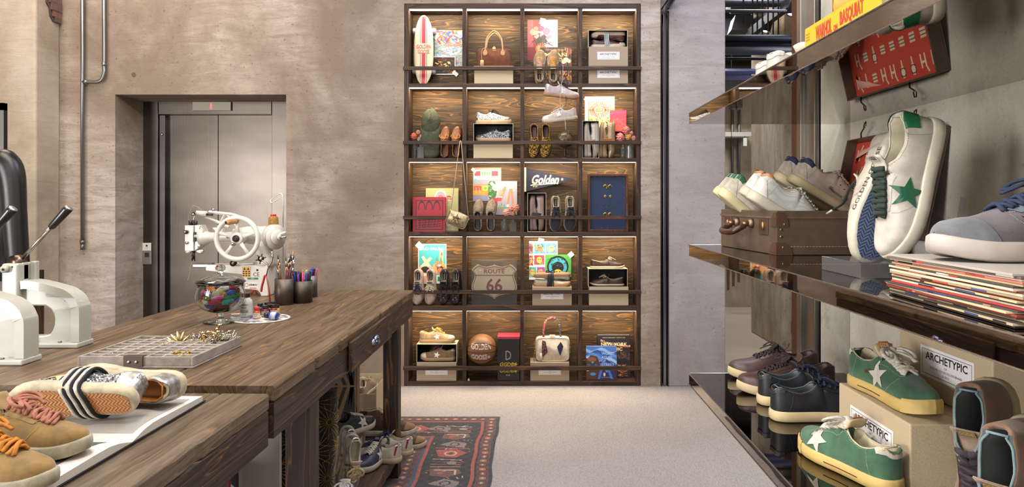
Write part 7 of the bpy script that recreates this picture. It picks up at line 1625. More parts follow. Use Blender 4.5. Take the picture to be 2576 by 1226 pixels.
# white and black laces wrapped round it
def wraps(par, u0, n, cols_, r=.0042, step=.0105, top=.064, w=1.05, slant=.02, names='tied_lace'):
    for i in range(n):
        x = u0+i*step; b = MB(); b.smooth = True; pts = []
        for g in [2*PI*j/36 for j in range(36)]:
            c, s = math.cos(g), math.sin(g); pts.append((x+slant*c, .046*w*(abs(c)**.55)*(1 if c > 0 else -1), top/2-.002+(top/2+.004)*(abs(s)**.5)*(1 if s > 0 else -1)))
        b.tube(pts, r, 8, closed=True); b.build(names, cols_[i % len(cols_)], par)
wraps(ga, .095, 6, [mat('fabric', '17181c'), mat('fabric', 'cfc8ba')], .0042, .0088, .084)
cfg2 = dict(cfg, upper=('suede', 'b5a78c'), tread='c88a50', heel_tab=('foil', 'd8d8d8'), star=None)
gb = put(shoe('sneaker', 'beige suede sneaker with silver heel lying behind the glitter one', cfg2), (-.893, 1.765, zb+.046), frame((-1, .06, .0), (.05, -1, .05)), (0, 0, 0))
cfg2 = dict(cfg2, squash=.72)
cfg3 = dict(cfg2, squash=.5, heel_tab=None, toe_cap=('suede', 'c4b89e'), L=.288)
gc = put(shoe('sneaker', 'beige suede sneaker at the back tied with navy laces', cfg3), (-1.03, 1.845, zb-.004), frame((-1, -.02, .0), (0, .10, 1)), (0, 0, 0))
wraps(gc, .03, 5, [mat('fabric', '1b2036')], .0036, .0066, .062, 1.0, -.02)
cfg = dict(upper=('suede', '8c6f3e'), sole=('suede', 'a39a82'), laces=('fabric', 'c07a2c'), toe_cap=None, stitch='c8b890', L=.29, lining=('suede', 'a08454'), tongue=('suede', '94784a'), stay=('suede', '94784a'), lr=.0045, lflat=.8, ln=8, lu1=.78, lu0=.50, loose=.010, grow=.006, bow=True)
put(shoe('sneaker', 'front tan suede sneaker with orange laces standing on the open book', cfg), (-.862, 1.235, zb-.002), frame((1, -.04, 0), (0, 0, 1)), (.29, 0, 0))
put(shoe('sneaker', 'tan suede sneaker with pink laces standing on the open book behind the orange laced one', dict(cfg, laces=('fabric', 'a8705a'), seed=9)), (-.905, 1.398, zb+.002), frame((1, .03, 0), (0, 0, 1)), (.29, 0, 0))
# ---------------------------------------------------------------- jacket on a rail at the far left
t = thing('garment_rail', 'dark steel clothes rail with lit shelf post at the left picture edge', 'rail', (at(6, 0, 3.3).x, 3.3, 0))
b = MB(); b.box(-.010, .016, -.012, .012, 0, H+.475); b.build('post', mat('metal', '4c4a48', .4), t); b = MB(); b.box(-.6, .016, -.012, .012, H+.44, H+.475); b.box(-.6, -.01, -.01, .01, H-.0, H+.02); b.build('cross_bar', mat('metal', '4c4a48', .4), t)
b = MB(); b.box(-.5, -.012, -.004, .004, H+.40, H+.43); b.build('light_strip', mat('glow', 'fff0e0', 4), t); box('side_board', M_bcz, -.5, -.012, .0, .3, .2, H-.36, t)
t = thing('leather_jacket', 'black leather jacket hanging at the left picture edge', 'jacket', (at(0, 0, 3.15).x-.10, 3.15, 0))
JL = mat('leather', '19191b', .3); b = MB(); b.smooth = True
zt_ = H+(507-372)/F*3.15; zb_ = H-(672-507)/F*3.15
def jac(u, v): 
    a_ = 2*PI*u; z = zt_-(zt_-zb_)*v; w_ = [.03, .10, .150, .172, .18, .185, .188, .19, .185]; i = min(7, int(v*8)); f_ = v*8-i; ww = w_[i]*(1-f_)+w_[i+1]*f_
    return (ww*math.cos(a_)*(1+.03*math.sin(a_*5+v*9)), .075*math.sin(a_)*(.5+.5*min(1, v*6))*(1+.06*math.sin(a_*4+v*14)), z)
b.grid(jac, 40, 26, closed_u=True); b.build('body', JL, t)
b = MB(); b.smooth = True; b.tube(spline([(.10, -.01, zt_-.04), (.165, -.02, zt_-.12), (.19, -.03, zt_-.32), (.205, -.03, zb_+.02)], 6), [.045, .052, .056, .056, .056, .055, .053, .052, .050, .049, .048, .047, .047, .046, .045, .045, .044, .044, .043], 18, flat=1.1); b.build('sleeve', JL, t)
b = MB(); b.smooth = True; b.lathe([(.188, zb_-.06), (.19, zb_+.01), (.186, zb_+.02)], 30, squash=.42); b.build('hem', mat('fabric', '141416'), t)
# ================================================================ THINGS ON THE MIRROR SHELVES
def on_shelf(k, px, py): 
    z = SHZ[k]; Y = (H-z)*F/(py-507); return Vector(((px-1338)/F*Y, Y, z+.0006))
# ---- lowest shelf
cfg = dict(upper=('leather', '4b3530'), sole=('rubber', 'c8b58c'), laces=('fabric', '33272a'), L=.30, stitch='6b4c40', lining=('leather', '5a4038'), tongue=('leather', '4b3530'), stay=('leather', '4e3832'), lr=.0038, ln=6, toe_cap=('leather', '45302b'))
a = put(shoe('sneaker', 'nearer brown leather sneaker with brown laces, toe pointing left', cfg), on_shelf('bottom', 1857, 988), frame((-1, .02, 0), (0, 0, 1)), (.30, 0, 0))
dup(a, on_shelf('bottom', 1836, 952)+Vector((.30, 0, 0)), a.rotation_euler.to_matrix(), 'farther brown leather sneaker with brown laces, toe pointing left')
cfg = dict(upper=('leather', '25272c'), sole=('rubber', 'cdb98e'), laces=('fabric', '27304a'), L=.30, stitch='4c5560', lining=('leather', '3a3e42'), binding=('leather', '5a6a70'), tongue=('leather', '2a2c30'), stay=('leather', '282a2f'), heel_tab=('leather', '2c3036'), lr=.0036)
a = shoe('sneaker', 'nearer black leather sneaker with navy laces and gold lettering, heel to the left', cfg)
la = Last('low', .30)
def side_letter(t_, s, la, u, v, w, h, col, side=-1, flip=False):
    b = MB(); 
    def fn(x, y, z): uu = u+(-x if flip else x)/la.L; return la.S(uu, (v+z/.11)*side, .0016)
    text_into(b, s, 0, 0, w, h, 0, .02, fn=fn); return b.build('side_lettering', mat('metal', col, .35), t_)
side_letter(a, 'GGDB/SSTAR', la, .52, .06, .045, .006, 'c8a050')
hb = MB(); text_into(hb, 'GOOSE / N', -.02, 0, .04, .006, 0, .02, fn=lambda x, y, z: la.S(max(.001, (abs(x)/.045)**1.5*.09), (.36+z/.08)*(1 if x > 0 else -1), .0028)); hb.build('heel_lettering', mat('metal', 'c8a050', .35), a)
p = on_shelf('bottom', 1940, 1056); put(a, p, frame((1, .03, 0), (0, 0, 1)), (0, 0, 0))
p2 = on_shelf('bottom', 1914, 1022); p2.y += .02; dup(a, p2, a.rotation_euler.to_matrix(), 'farther black leather sneaker with navy laces, heel to the left')
KB = mat('kraft', 'c0ae8e')
def kbox(label, x0, x1, y0, y1, z0, h, lab=True, labz=.04, laby=None, lid=0):
    t = thing('shoe_box', label, 'shoe box', (x0, (y0+y1)/2, z0+.0006), group='kraft boxes on the lowest shelf'); hl = (y1-y0)/2
    box('box_body', KB, 0, x1-x0-lid, -hl, hl, 0, h-.001, t, .003)
    if lid: box('lid', KB, x1-x0-lid+.0005, x1-x0, -hl-.002, hl+.002, 0, h, t, .002)
    if lab:
        m = Matrix.Rotation(-PI/2, 4, 'Z'); m = Matrix.Translation((0, laby or 0, 0))@m
        arche_label(t, 0, labz, -.0012, .20, .072, M=m)
    return t
bA = kbox('kraft shoe box with white label on the lowest shelf carrying a green sneaker', .787, .905, 1.42, 1.75, SHZ['bottom'], .14, labz=.030)
kbox('plain kraft shoe box edge right behind the labelled one on the lowest shelf', .906, 1.03, 1.43, 1.755, SHZ['bottom'], .139, lab=False)
kbox('kraft shoe box with white label standing on the lower boxes against the wall', .945, 1.05, 1.40, 1.755, SHZ['bottom']+.1402, .175, labz=.045, laby=-.02, lid=.035)
GRN = ('suede', '42684e'); YS = ('rubber', 'd2b56e')
cfg = dict(upper=GRN, sole=YS, star=('leather', 'd8d0c4'), laces=('fabric', 'd6cfc2'), heel_tab=('suede', 'cfc8b8'), heel_lo=.30, stitch='b8c8b0', sole_line='5a2226', toe_bumper=('rubber', 'd2b56e'), lining=('suede', 'cdc0a0'), tongue=('leather', 'c8b48c'), tongue_label=('c87838', 'e8d8b0'), L=.29, lr=.0065, lflat=.5, ln=6, lu1=.70, loose=.004, star_u=.47, star_r=.034, star_z=.030)
a = put(shoe('sneaker', 'green suede sneaker with white star and laces standing on the kraft box', cfg), (.822, 1.735, SHZ['bottom']+.1412), frame((.13, -1, 0), (0, 0, 1)), (0, 0, 0))
side_letter(a, 'GOLDEN', Last('low', .29), .30, .18, .022, .006, 'b8a860', -1)
b2 = put(shoe('sneaker', 'green suede sneaker with white heel standing on the polished shelf', dict(cfg, seed=12, star_u=.66)), (.752, 1.405, SHZ['bottom']+.0006), frame((-.30, 1, 0), (0, 0, 1)), (0, 0, 0))
hb = MB(); l2 = Last('low', .29); text_into(hb, 'GOLDEN GOOSE', -.033, 0, .066, .006, 0, .02, fn=lambda x, y, z: l2.S(max(.001, (abs(x)/.045)**1.5*.09), (.37+z/.08)*(1 if x > 0 else -1), .0028)); hb.build('heel_lettering', mat('metal', 'c8b078', .4), b2)
cfg = dict(kind='high', upper=('suede', '80604a'), sole=('rubber', 'b8a888'), lining=('suede', '4a5450'), binding=('suede', '6c8488'), laces=('fabric', '3c343c'), tongue=('suede', '8a7662'), tongue_label=('8a7662', 'd0a838'), L=.29, lr=.0055, ln=9, lu0=.41, lu1=.78, bow=False, stay=('leather', '4a3028'), loose=.006, tongue_u=.30, star=None)
a = put(shoe('high_top_sneaker', 'brown suede boot standing toe down at the lower right, behind its mate', cfg), (.785, 1.17, SHZ['bottom']+.004), frame((-.10, -.10, -1), (-.72, -.62, .08)), (.29, 0, 0))
dup(a, (.735, .99, a.location.z+.0), frame((-.10, -.06, -1), (-.80, -.55, .08)), 'brown suede boot nearest the lower right picture corner, standing toe down').location = Vector((.705, .97, SHZ['bottom']+.004))-frame((-.10, -.06, -1), (-.80, -.55, .08)) @ Vector((.29, 0, 0))
# ---- middle shelf: suitcase
zm = SHZ['middle']+.0006
t = thing('suitcase', 'worn brown leather suitcase lying open full of upturned sneakers', 'suitcase', (.69, 1.92, zm))
quad = [(0, 0), (-.045, .405), (.345, .425), (.345, .010)]; hS = .125
LE = mat('leather', '55463a', .34); LE2 = mat('leather', '625041', .4); BR = mat('metal', '86705a', .5)
def inset(qd, d): 
    cx = sum(p[0] for p in qd)/4; cy = sum(p[1] for p in qd)/4; return [(p[0]+(d if p[0] < cx else -d), p[1]+(d if p[1] < cy else -d)) for p in qd]
qi = inset(quad, .005); b = MB(); 
for i in range(4):
    p0, p1, r0, r1 = quad[i], quad[(i+1) % 4], qi[i], qi[(i+1) % 4]; b.add([(*p0, .0), (*p1, .0), (*p1, hS), (*p0, hS), (*r0, .0), (*r1, .0), (*r1, hS), (*r0, hS)], [(0, 1, 2, 3), (5, 4, 7, 6), (3, 2, 6, 7), (1, 0, 4, 5)])
b.add([(*p, 0) for p in quad]+[(*p, .004) for p in quad], [(3, 2, 1, 0), (4, 5, 6, 7)]); b.build('case_body', LE, t, bevel=.003)
b = MB(); b.smooth = False; qo = inset(quad, -.003)
for i in range(4):
    p0, p1, r0, r1 = qo[i], qo[(i+1) % 4], quad[i], quad[(i+1) % 4]
    for z0, z1 in ((hS-.022, hS-.016),): b.add([(*p0, z0), (*p1, z0), (*p1, z1), (*p0, z1), (*r0, z0), (*r1, z0), (*r1, z1), (*r0, z1)], [(0, 1, 2, 3), (3, 2, 6, 7), (1, 0, 4, 5)])
b.build('ridge', LE2, t)
# corner caps, rivets, stitches on the visible corner
qc = inset(quad, -.0022)
for zc0, zc1, wd in ((0, .036, .045), (hS-.045, hS-.004, .034)):
    b = MB(); c0 = Vector((qc[0][0], qc[0][1], 0)); dx = (Vector((qc[3][0], qc[3][1], 0))-c0).normalized(); dy = (Vector((qc[1][0], qc[1][1], 0))-c0).normalized()
    for d in (dx, dy):
        pts = [c0, c0+d*wd, c0+d*wd*.9, c0+d*wd*.5, c0]; zs = [zc0, zc0, zc0+(zc1-zc0)*.6, zc0+(zc1-zc0)*.95, zc1]; n3 = Vector((d.y, -d.x, 0))*.0015*(1 if d is dx else -1)
        A = [tuple(p+Vector((0, 0, z))+n3) for p, z in zip(pts, zs)]; B = [tuple(p+Vector((0, 0, z))-n3*.4) for p, z in zip(pts, zs)]; b.add(A+B, [(0, 1, 2, 3, 4), (9, 8, 7, 6, 5)]+[(i, 5+i, 5+(i+1) % 5, (i+1) % 5) for i in range(5)])
    b.build('corner_cap', mat('leather', '4e372b', .25), t)
for (d_, zq) in ((.018, .022), (.022, hS-.038), (.012, .052), (.012, .072)):
    b = MB(); b.smooth = True; p = Vector((qc[0][0], qc[0][1], 0))+dx*d_+Vector((0, -.001, zq)); b.sphere(tuple(p), .0036, 8, (1, .5, 1)); b.build('rivet', mat('metal', 'a08a68', .45), t)
b = MB(); 
for i in range(34): p = Vector((qc[0][0], qc[0][1], 0))+dx*(.03+.009*i)+Vector((0, -.0004, .024)); b.box(p.x, p.x+.006, p.y-.0008, p.y, p.z-.0006, p.z+.0006)
b.build('stitching', mat('fabric', 'c09c5c'), t)['kind'] = 'stuff'
# handle side: locks and handle (side from corner 0 to corner 1)
def hs_(u, z, o=0.0): p = Vector((quad[0][0], quad[0][1], 0)).lerp(Vector((quad[1][0], quad[1][1], 0)), u); return Vector((p.x-o, p.y-o*.1, z))
for u in (.20, .84):
    c = hs_(u, .080); b = MB(); d = Vector((-.045, .405, 0)).normalized(); n_ = Vector((-d.y, d.x, 0)); m = Matrix((d, n_, Vector((0, 0, 1)))).transposed().to_4x4(); m.translation = c; b.M = m; b.box(-.028, .028, .0, .004, -.026, .022); lk = b.build('lock_plate', BR, t, bevel=.001)
    b = MB(); b.M = m; b.smooth = True; b.sphere((-.004, .006, 0), .010, 10, (.8, .6, 1.3)); b.build('latch', mat('metal', '927a5c', .45), lk)
m2 = m
for u in (.40, .66):
    c = hs_(u, .085); b = MB(); b.smooth = True; b.tube([c, c+n_*.006, c+n_*.014], [.015, .015, .010], 14); b.tube([c+n_*.014, c+n_*.030-Vector((0, 0, .004))], [.008, .008], 10); b.build('handle_mount', BR, t)
b = MB(); b.smooth = True; p0, p1 = hs_(.40, .080, 0), hs_(.66, .080, 0); b.tube(spline([p0+n_*.022, p0+n_*.045-Vector((0, 0, .012)), p0+n_*.060-Vector((0, 0, .022))-d*-.02, p1+n_*.060-Vector((0, 0, .022))-d*.02, p1+n_*.045-Vector((0, 0, .012)), p1+n_*.022], 6), [.007]+[.0095]*29+[.007], 12); b.build('handle', mat('leather', '3f241c', .2), t)
# lid leaning against the wall
b = MB(); LM = frame((0, -1, 0), (-1, 0, .22)); lm = LM.to_4x4(); lm.translation = Vector((.995-.69, 2.30-1.92, .055))
# local: x along -Y (length .51), y = cross, z toward viewer-left; outer shell
yl = -1 if (LM @ Vector((0, 1, 0))).z < 0 else 1; LH = .31*yl
b.M = lm; y0, y1 = sorted((0, LH)); b.box(0, .51, y0, y1, -.040, -.036)
for (a0, a1, c0_, c1_) in ((0, .004, y0, y1), (.506, .51, y0, y1), (.004, .506, y0, y0+.004), (.004, .506, y1-.004, y1)): b.box(a0, a1, c0_, c1_, -.036, 0)
ld = b.build('lid', LE, t, bevel=.003)
cvL = Cv(150, 90, 'bb4332'); r_ = random.Random(8)
for gy in range(4):
    for gx in range(9):
        x = 9+gx*16+(gy % 2)*7; y = 12+gy*22; c_ = 'd8c8a8'; kd = r_.randint(0, 3)
        if kd == 0: cvL.circ(x, y-3, 4, c_, 5); cvL.line(x, y, x, y+7, 1.6, c_); cvL.ring(x, y-3, 4, 1, '4a3028')
        elif kd == 1: cvL.line(x-3, y+6, x-3, y-4, 1.8, c_); cvL.line(x+3, y+6, x+3, y-4, 1.8, c_); cvL.line(x-3, y, x+3, y, 2.4, c_); cvL.line(x+3, y-4, x+5, y-8, 1.5, c_)
        elif kd == 2: [cvL.line(x, y, x+6*math.cos(k), y-5*abs(math.sin(k))-1, 1.4, c_) for k in (.2, .8, 1.57, 2.3, 2.9)]; cvL.line(x, y, x, y+7, 1.6, c_)
        else: cvL.rect(x-4, y-3, x+4, y+5, c_); cvL.rect(x-4, y-1, x+4, y, '4a4038'); cvL.rect(x-4, y+2, x+4, y+3, '4a4038')
b = MB(); b.M = lm
fnL = lambda x, y, z: (x, (z)*yl, -.0345)
printed(b, cvL, .50, .30, 0, .255, .005, fn=fnL); b.build('patterned_lining', ink(.55), ld)
b = MB(); b.M = lm; b.smooth = True; b.add([(.01, LH*.97, -.047), (.21, LH*.98, -.040), (.03, LH*.74, -.030), (.05, LH*.80, -.020)], [(0, 1, 3, 2)]); b.build('torn_lining_flap', mat('paper', 'c89888'), ld, solid=.001)
for u in (.075, .36):
    b = MB(); b.M = lm; b.smooth = True; b.tube([(u, LH, -.012), (u+.012, LH+.016*yl, -.002), (u+.05, LH+.030*yl, .008)], .0022, 6); b.tube([(u+.035, LH+.030*yl, .004), (u+.035, LH+.046*yl, .004), (u+.055, LH+.046*yl, .010), (u+.06, LH+.032*yl, .010)], .0018, 6); b.build('hasp', mat('metal', '5a4c38', .4), ld)
b = MB(); b.M = lm; b.smooth = True; b.sphere((.505, LH*.75, -.01), .004, 8); b.build('lid_rivet', mat('metal', 'c8a878', .3), ld)
# sneakers upturned in the suitcase
base = dict(sole=('rubber', 'c9bb94'), L=.275, tongue=None, lining=('leather', 'c8bca8'), stitch='b8b0a0', insole='20202a')
def inCase(lab, c, px, py, Y, xa, za): return put(shoe('sneaker', lab, c), at(px, py, Y), frame(xa, za), (0, 0, .012))
c = dict(base, upper=('leather', 'c9c1b4'), heel_tab=('gloss', '2c5a3c'), heel_counter=('suede', 'b3ab9c'), heel_lo=.27, heel_u=.11)
inCase('white sneaker with green heel tab, far one of its pair in the suitcase', c, 1800, 478, 2.28, (.74, .05, -.62), (.62, -.1, .78)); inCase('white sneaker with green heel tab, near one of its pair in the suitcase', c, 1812, 482, 2.19, (.74, .05, -.62), (.62, -.1, .78))
c = dict(base, upper=('mesh', 'b4b6ae'), heel_tab=('leather', 'b8703c'), heel_counter=('leather', 'cfcac2'), sole=('rubber', 'bdb5a0'), heel_lo=.33, toe_cap=('leather', 'cfcac2'), laces=('fabric', 'a8aca4'), bow=False)
inCase('white mesh sneaker with orange heel tab, far one of its pair in the suitcase', c, 1866, 478, 2.10, (.80, .03, -.58), (.58, -.1, .80)); inCase('white mesh sneaker with orange heel tab, near one of its pair in the suitcase', c, 1884, 490, 2.005, (.84, .03, -.52), (.52, -.1, .84))
c = dict(base, upper=('leather', 'cfc8bc'), heel_tab=('leather', '27324f'), heel_counter=('suede', 'c4b6a4'), heel_lo=.27, heel_u=.12, laces=('fabric', 'c0b8a8'), bow=False)
inCase('white sneaker with navy heel tab, far one of its pair in the suitcase', c, 1950, 442, 2.26, (.84, .03, -.52), (.52, -.1, .84))
n1 = inCase('white sneaker with navy heel tab, near one of its pair in the suitcase', c, 1986, 448, 2.165, (.86, .03, -.50), (.50, -.15, .86))
side_letter(n1, 'GGDB/SSTAR', Last('low', .275), .40, .10, .050, .006, '6a6460', -1)
b = MB(); b.smooth = True; laN = Last('low', .275)
for k in range(3): c_ = laN.S(.50+.06*k, -.42+.02*k, .0006); b.tube([c_, c_+(laN.S(.50+.06*k, -.42+.02*k, .0016)-c_)], .0018, 8)
b.build('vent_holes', DKM, n1)
# pair with green star on an acrylic display block
AC = mat('acrylic', 'f4f6f4', .28)
t = thing('acrylic_stand', 'clear acrylic block and rod holding up the white sneakers on the middle shelf', 'stand', (.70, 1.40, zm))
b = MB(); b.box(-.055, .10, -.06, .12, 0, .030); b.build('block', AC, t, bevel=.001)
b = MB(); b.M = Matrix.Translation((0, 0, 0)); p0, p1 = Vector((.17, .02, .005)), Vector((.205, .03, .16)); b.tube([p0, p1], .007, 4); b.build('rod', AC, t)
b = MB(); b.box(.10, .19, .0, .06, 0, .006); b.build('foot_plate', AC, t)
cfg = dict(upper=('leather', 'c9c2b4'), sole=('rubber', 'd6d0ba'), star=('gloss', '215c40'), laces=('fabric', '2c3831'), heel_tab=('gloss', '1f6a44'), heel_lo=.20, heel_u=.11, lining=('leather', 'cfc8ae'), binding=('leather', 'd4ceb8'), tongue=('leather', 'c8c2b4'), tongue_label=('d0ccc0', '2c2c30'), stitch='a8a294', L=.30, lr=.0055, lflat=.7, ln=8, lu1=.74, star_u=.56, star_r=.034, star_z=.027, bow=False, tread='5a6c90', loose=.004)
Rb = frame((-.27, .0, -1), (-.94, -.08, .33))
wf = put(shoe('sneaker', 'white leather sneaker with green star and dark green laces standing toe down on acrylic', cfg), at(2258, 648, 1.42), Rb, (.295, 0, .01))
Ra = frame((-.33, .02, -1), (-.02, 1, .1))
wr = put(shoe('sneaker', 'white sneaker behind the green star one with its blue zigzag sole showing', dict(cfg, star=None, heel_tab=None)), at(2172, 650, 1.51), Ra, (.295, 0, .01))
# hand lettering on the side wall of the rear one
Ls_ = Last('low', .30); _s, PP, _l = make_sole(Ls_, Ls_.z0+.003, .0045, 'tmp', mat('plain', '222222'), wr); bpy.data.objects.remove(_s)
for sd in (1, -1):
    b = MB(); text_into(b, 'GOLDEN GOOSE', .075, .008, .150, .014, 0, .0, fn=lambda x, y, z: Vector(PP(((.275-x) if sd > 0 else (x+.02))/.30, sd, .0058, z))); b.build('side_lettering', mat('plain', '2a2a2e'), wr)
# dark lace end lying on the suitcase
b = MB(); b.smooth = True; pts = [at(2150, 458, 1.50), at(2135, 480, 1.55), at(2120, 512, 1.62), at(2095, 528, 1.75)]; o0 = wr.matrix_world
Mi = wr.rotation_euler.to_matrix().to_4x4(); Mi.translation = wr.location; Mi = Mi.inverted(); b.tube(spline([Mi @ p for p in pts], 6), .0035, 8, flat=.5); b.sphere(tuple(Mi @ at(2125, 500, 1.60)), .007, 8); b.build('loose_lace', mat('fabric', '2c3831'), wr)
b = MB(); b.smooth = True; b.tube([Mi @ at(2095, 528, 1.75), Mi @ at(2080, 538, 1.78)], .0028, 8); b.build('lace_tip', mat('plain', 'b8b4a8'), wr)
# magazines / record sleeves
rnd = random.Random(17); zc = zm; sl = ['2a2724', 'b9a486', '3a3834', 'a8966e', '54453a', '8c3a30', 'c9b48c', '3c3c3e', 'b04038', 'cfc6b4', '4a4640', 'c8b088', 'b85048', '9a8a70', 'd0c0a0', '5a2c28', 'c8baa0', '46423c', 'b8a078', 'c07068', 'd8ccb8', '6a5c50', 'a8a29a']
ordw = ['lowest', 'second', 'third', 'fourth', 'fifth', 'sixth', 'seventh', 'eighth', 'ninth', 'tenth', 'eleventh', 'twelfth', 'thirteenth', 'fourteenth', 'fifteenth', 'sixteenth', 'seventeenth', 'eighteenth', 'nineteenth', 'twentieth', 'twenty-first', 'twenty-second', 'topmost']
cname = {'2a2724': 'black', 'b9a486': 'tan', '3a3834': 'charcoal', 'a8966e': 'khaki', '54453a': 'brown', '8c3a30': 'dark red', 'c9b48c': 'sand', '3c3c3e': 'slate', 'b04038': 'red', 'cfc6b4': 'cream', '4a4640': 'grey', 'c8b088': 'buff', 'b85048': 'brick red', '9a8a70': 'drab', 'd0c0a0': 'pale tan', '5a2c28': 'maroon', 'c8baa0': 'ivory', '46423c': 'dark grey', 'b8a078': 'ochre', 'c07068': 'pink red', 'd8ccb8': 'off white', '6a5c50': 'taupe', 'a8a29a': 'pale grey'}
for i, c_ in enumerate(sl):
    th_ = .0021+.0012*rnd.random(); t = thing('record_sleeve', ordw[i]+' record sleeve from the bottom of the stack, '+cname[c_], 'record sleeve', (.735+rnd.uniform(-.006, .006)-(.004 if i < 8 else -.003), .955+rnd.uniform(-.005, .005), zc), (0, 0, -.03+rnd.uniform(-.03, .03)), group='record sleeves stacked on the middle shelf')
    b = MB(); e_ = .0004; b.box(-.155, .155, -.155, .155, 0, th_); b.build('sleeve', mat('paper', c_, .45), t, bevel=.0003, seg=1)
    if i % 2: 
        b = MB(); 
        for k in range(3): b = MB(); y0_ = rnd.uniform(-.15, .1); b.box(-.1556, -.155, y0_, y0_+rnd.uniform(.01, .05), th_*.2, th_*.9); b.build('spine_print', mat('paper', rnd.choice(['b83c38', 'e0d8c8', '3a4a7c', '1c1c1c', 'c87868']), .45), t)
    zc += th_+.0002
cfg = dict(kind='low', grow=.007, upper=('suede', '5d5558'), sole=('rubber', 'b5aba2'), star=('gloss', '4c1c22'), laces=('fabric', '28344e'), lining=('fabric', '9a9c9e'), stay=('suede', '5c6a6e'), heel_counter=('suede', '5f6f70'), toe_cap=('suede', '64666a'), tongue=('suede', '66787a'), L=.31, lr=.0050, ln=6, stitch='8c9c9c', star_u=.60, star_r=.030, star_z=.022)
a = put(shoe('sneaker', 'grey suede sneaker with burgundy star and navy laces on top of the record stack', cfg), (.585, .985, zc+.0005), frame((-1, -.12, 0), (0, 0, 1)), (.31, 0, 0))
b = MB(); b.smooth = True; b.tube([(.085, 0, .05), (.08, 0, .09), (.075, 0, .12), (.07, 0, .15)], [.026, .029, .030, .028], 20); sk = b.build('sock', mat('fabric', '8f9296'), a)
b = MB(); b.smooth = True; b.tube([(.07, 0, .150), (.068, 0, .172), (.066, 0, .18)], [.0285, .027, .018], 20); b.build('sock_cuff', mat('fabric', 'b8862c'), sk)
# ---- top shelf
zt_ = SHZ['top']+.0006
cfg = dict(upper=('leather', 'b5b0a8'), sole=('rubber', 'a89a84'), laces=('fabric', 'c8c0b0'), L=.28, lining=('suede', 'c0a888'), binding=('suede', 'c8ae88'), stitch='a88c68', heel_tab=('leather', 'bab6b0'))
a = put(shoe('sneaker', 'white leather sneaker on the top shelf, the nearer with heel to the left', cfg), (.640, 1.84, zt_), frame((.95, .3, 0), (0, 0, 1)), (0, 0, 0)); dup(a, (.652, 1.97, zt_), frame((.95, .3, 0), (0, 0, 1)), 'white leather sneaker on the top shelf, the farther with heel to the left')
YB = mat('paper', 'c99a26', .4); t = thing('book', 'thick yellow book with red spine lettering lying on the top shelf', 'book', (.566, 1.26, zt_))
b = MB(); hb_ = .046; b.box(0, .0025, -.155, .155, 0, hb_).box(.0025, .24, -.155, .155, 0, .0025).box(.0025, .24, -.155, .155, hb_-.0025, hb_); b.build('cover', YB, t, bevel=.0006); box('pages', mat('paper', 'cfc8b4'), .003, .236, -.151, .151, .003, hb_-.003, t)
mS = Matrix.Rotation(-PI/2, 4, 'Z')
for s, x, w_, h_ in (('WARHOL', -.10, .072, .030), ('ON', -.020, .016, .012), ('BASQUIAT', .006, .090, .030)):
    b = MB(); b.M = mS; text_into(b, s, x, .008, w_, h_, -.0008, .03); b.build('spine_lettering', mat('paper', 'b03424'), t)
b = MB(); b.M = mS; [text_into(b, s, -.148, .030-.006*i, .018, .0035, -.0008, .0) for i, s in enumerate(('PAIGE', 'POWELL', 'EDITION'))]; b.build('spine_small_print', mat('plain', '3a3018'), t)
cfg = dict(upper=('leather', 'b8b0a8'), sole=('rubber', 'c29c4c'), laces=('fabric', 'c8c0b0'), L=.28, toe_bumper=('rubber', 'bf9644'), stitch='a06a40', grow=.006, kind='chunk', lining=('suede', 'c0a888'))
put(shoe('sneaker', 'white sneaker with thick yellow sole standing on the yellow book', cfg), (.632, 1.375, zt_+hb_+.0008), frame((.02, 1, 0), (0, 0, 1)), (.28, 0, 0))
# ================================================================ UNDER THE WORK TABLE
zp = .1535+.0008
KP = mat('kraft', '9a9088')
t = thing('shoe_box', 'grey kraft shoe box with white label on the lower table shelf', 'shoe box', (-.885, 3.465, zp), group=None)
box('box_body', KP, -.20, 0, -.165, .165, 0, .149, t, .003); arche_label(t, 0, .045, -.0012, .19, .066, M=Matrix.Rotation(PI/2, 4, 'Z'))
cfg = dict(upper=('leather', '262c3a'), sole=('rubber', 'b5a998'), star=('leather', 'cfc9be'), laces=('fabric', 'c4bba6'), L=.29, lining=('plain', '202228'), tongue=('leather', '23262e'), tongue_label=('222222', '9a9a9a'), heel_tab=('leather', '1c1e24'), stitch='3a4458', lr=.0048, ln=7, bow=False, stay=('leather', '222834'), star_u=.5, star_r=.034)
put(shoe('sneaker', 'navy leather sneaker with white star and laces, toe to the viewer on the lower shelf', cfg), (-.845, 3.32, zp), frame((-.28, -1, 0), (0, 0, 1)), (.29, 0, 0))
put(shoe('sneaker', 'black sneaker with white patches sitting on the grey kraft box', dict(cfg, upper=('leather', '1e2024'), seed=5, star_u=.62, tongue_label=None)), (-.985, 3.36, zp+.1495), frame((.55, 1, 0), (0, 0, 1)), (0, 0, 0))
cfg = dict(upper=('leather', 'b8b0a0'), sole=('rubber', 'a8957c'), laces=('fabric', '232a44'), heel_tab=('foil', 'c4ccd8'), heel_lo=.36, L=.285, lining=('suede', 'b8a898'), tongue=('leather', 'b8a098'), seed=2)
def seven(t_, la):
    for sd in (1, -1): b = MB(); text_into(b, '7', -.010, 0, .020, .028, 0, .06, fn=lambda x, y, z: la.S(max(.004, .07+(x if sd < 0 else -x)/la.L*1.0), (.10+z/.075)*sd, .0018)); b.build('numeral', mat('suede', '8a2430'), t_)
a = shoe('sneaker', 'cream sneaker with red 7 on the heel, nearer one jutting from the lower shelf', cfg); seven(a, Last('low', .285)); put(a, (-.672, 3.61, zp), frame((-1, .12, 0), (0, 0, 1)), (0, 0, 0))
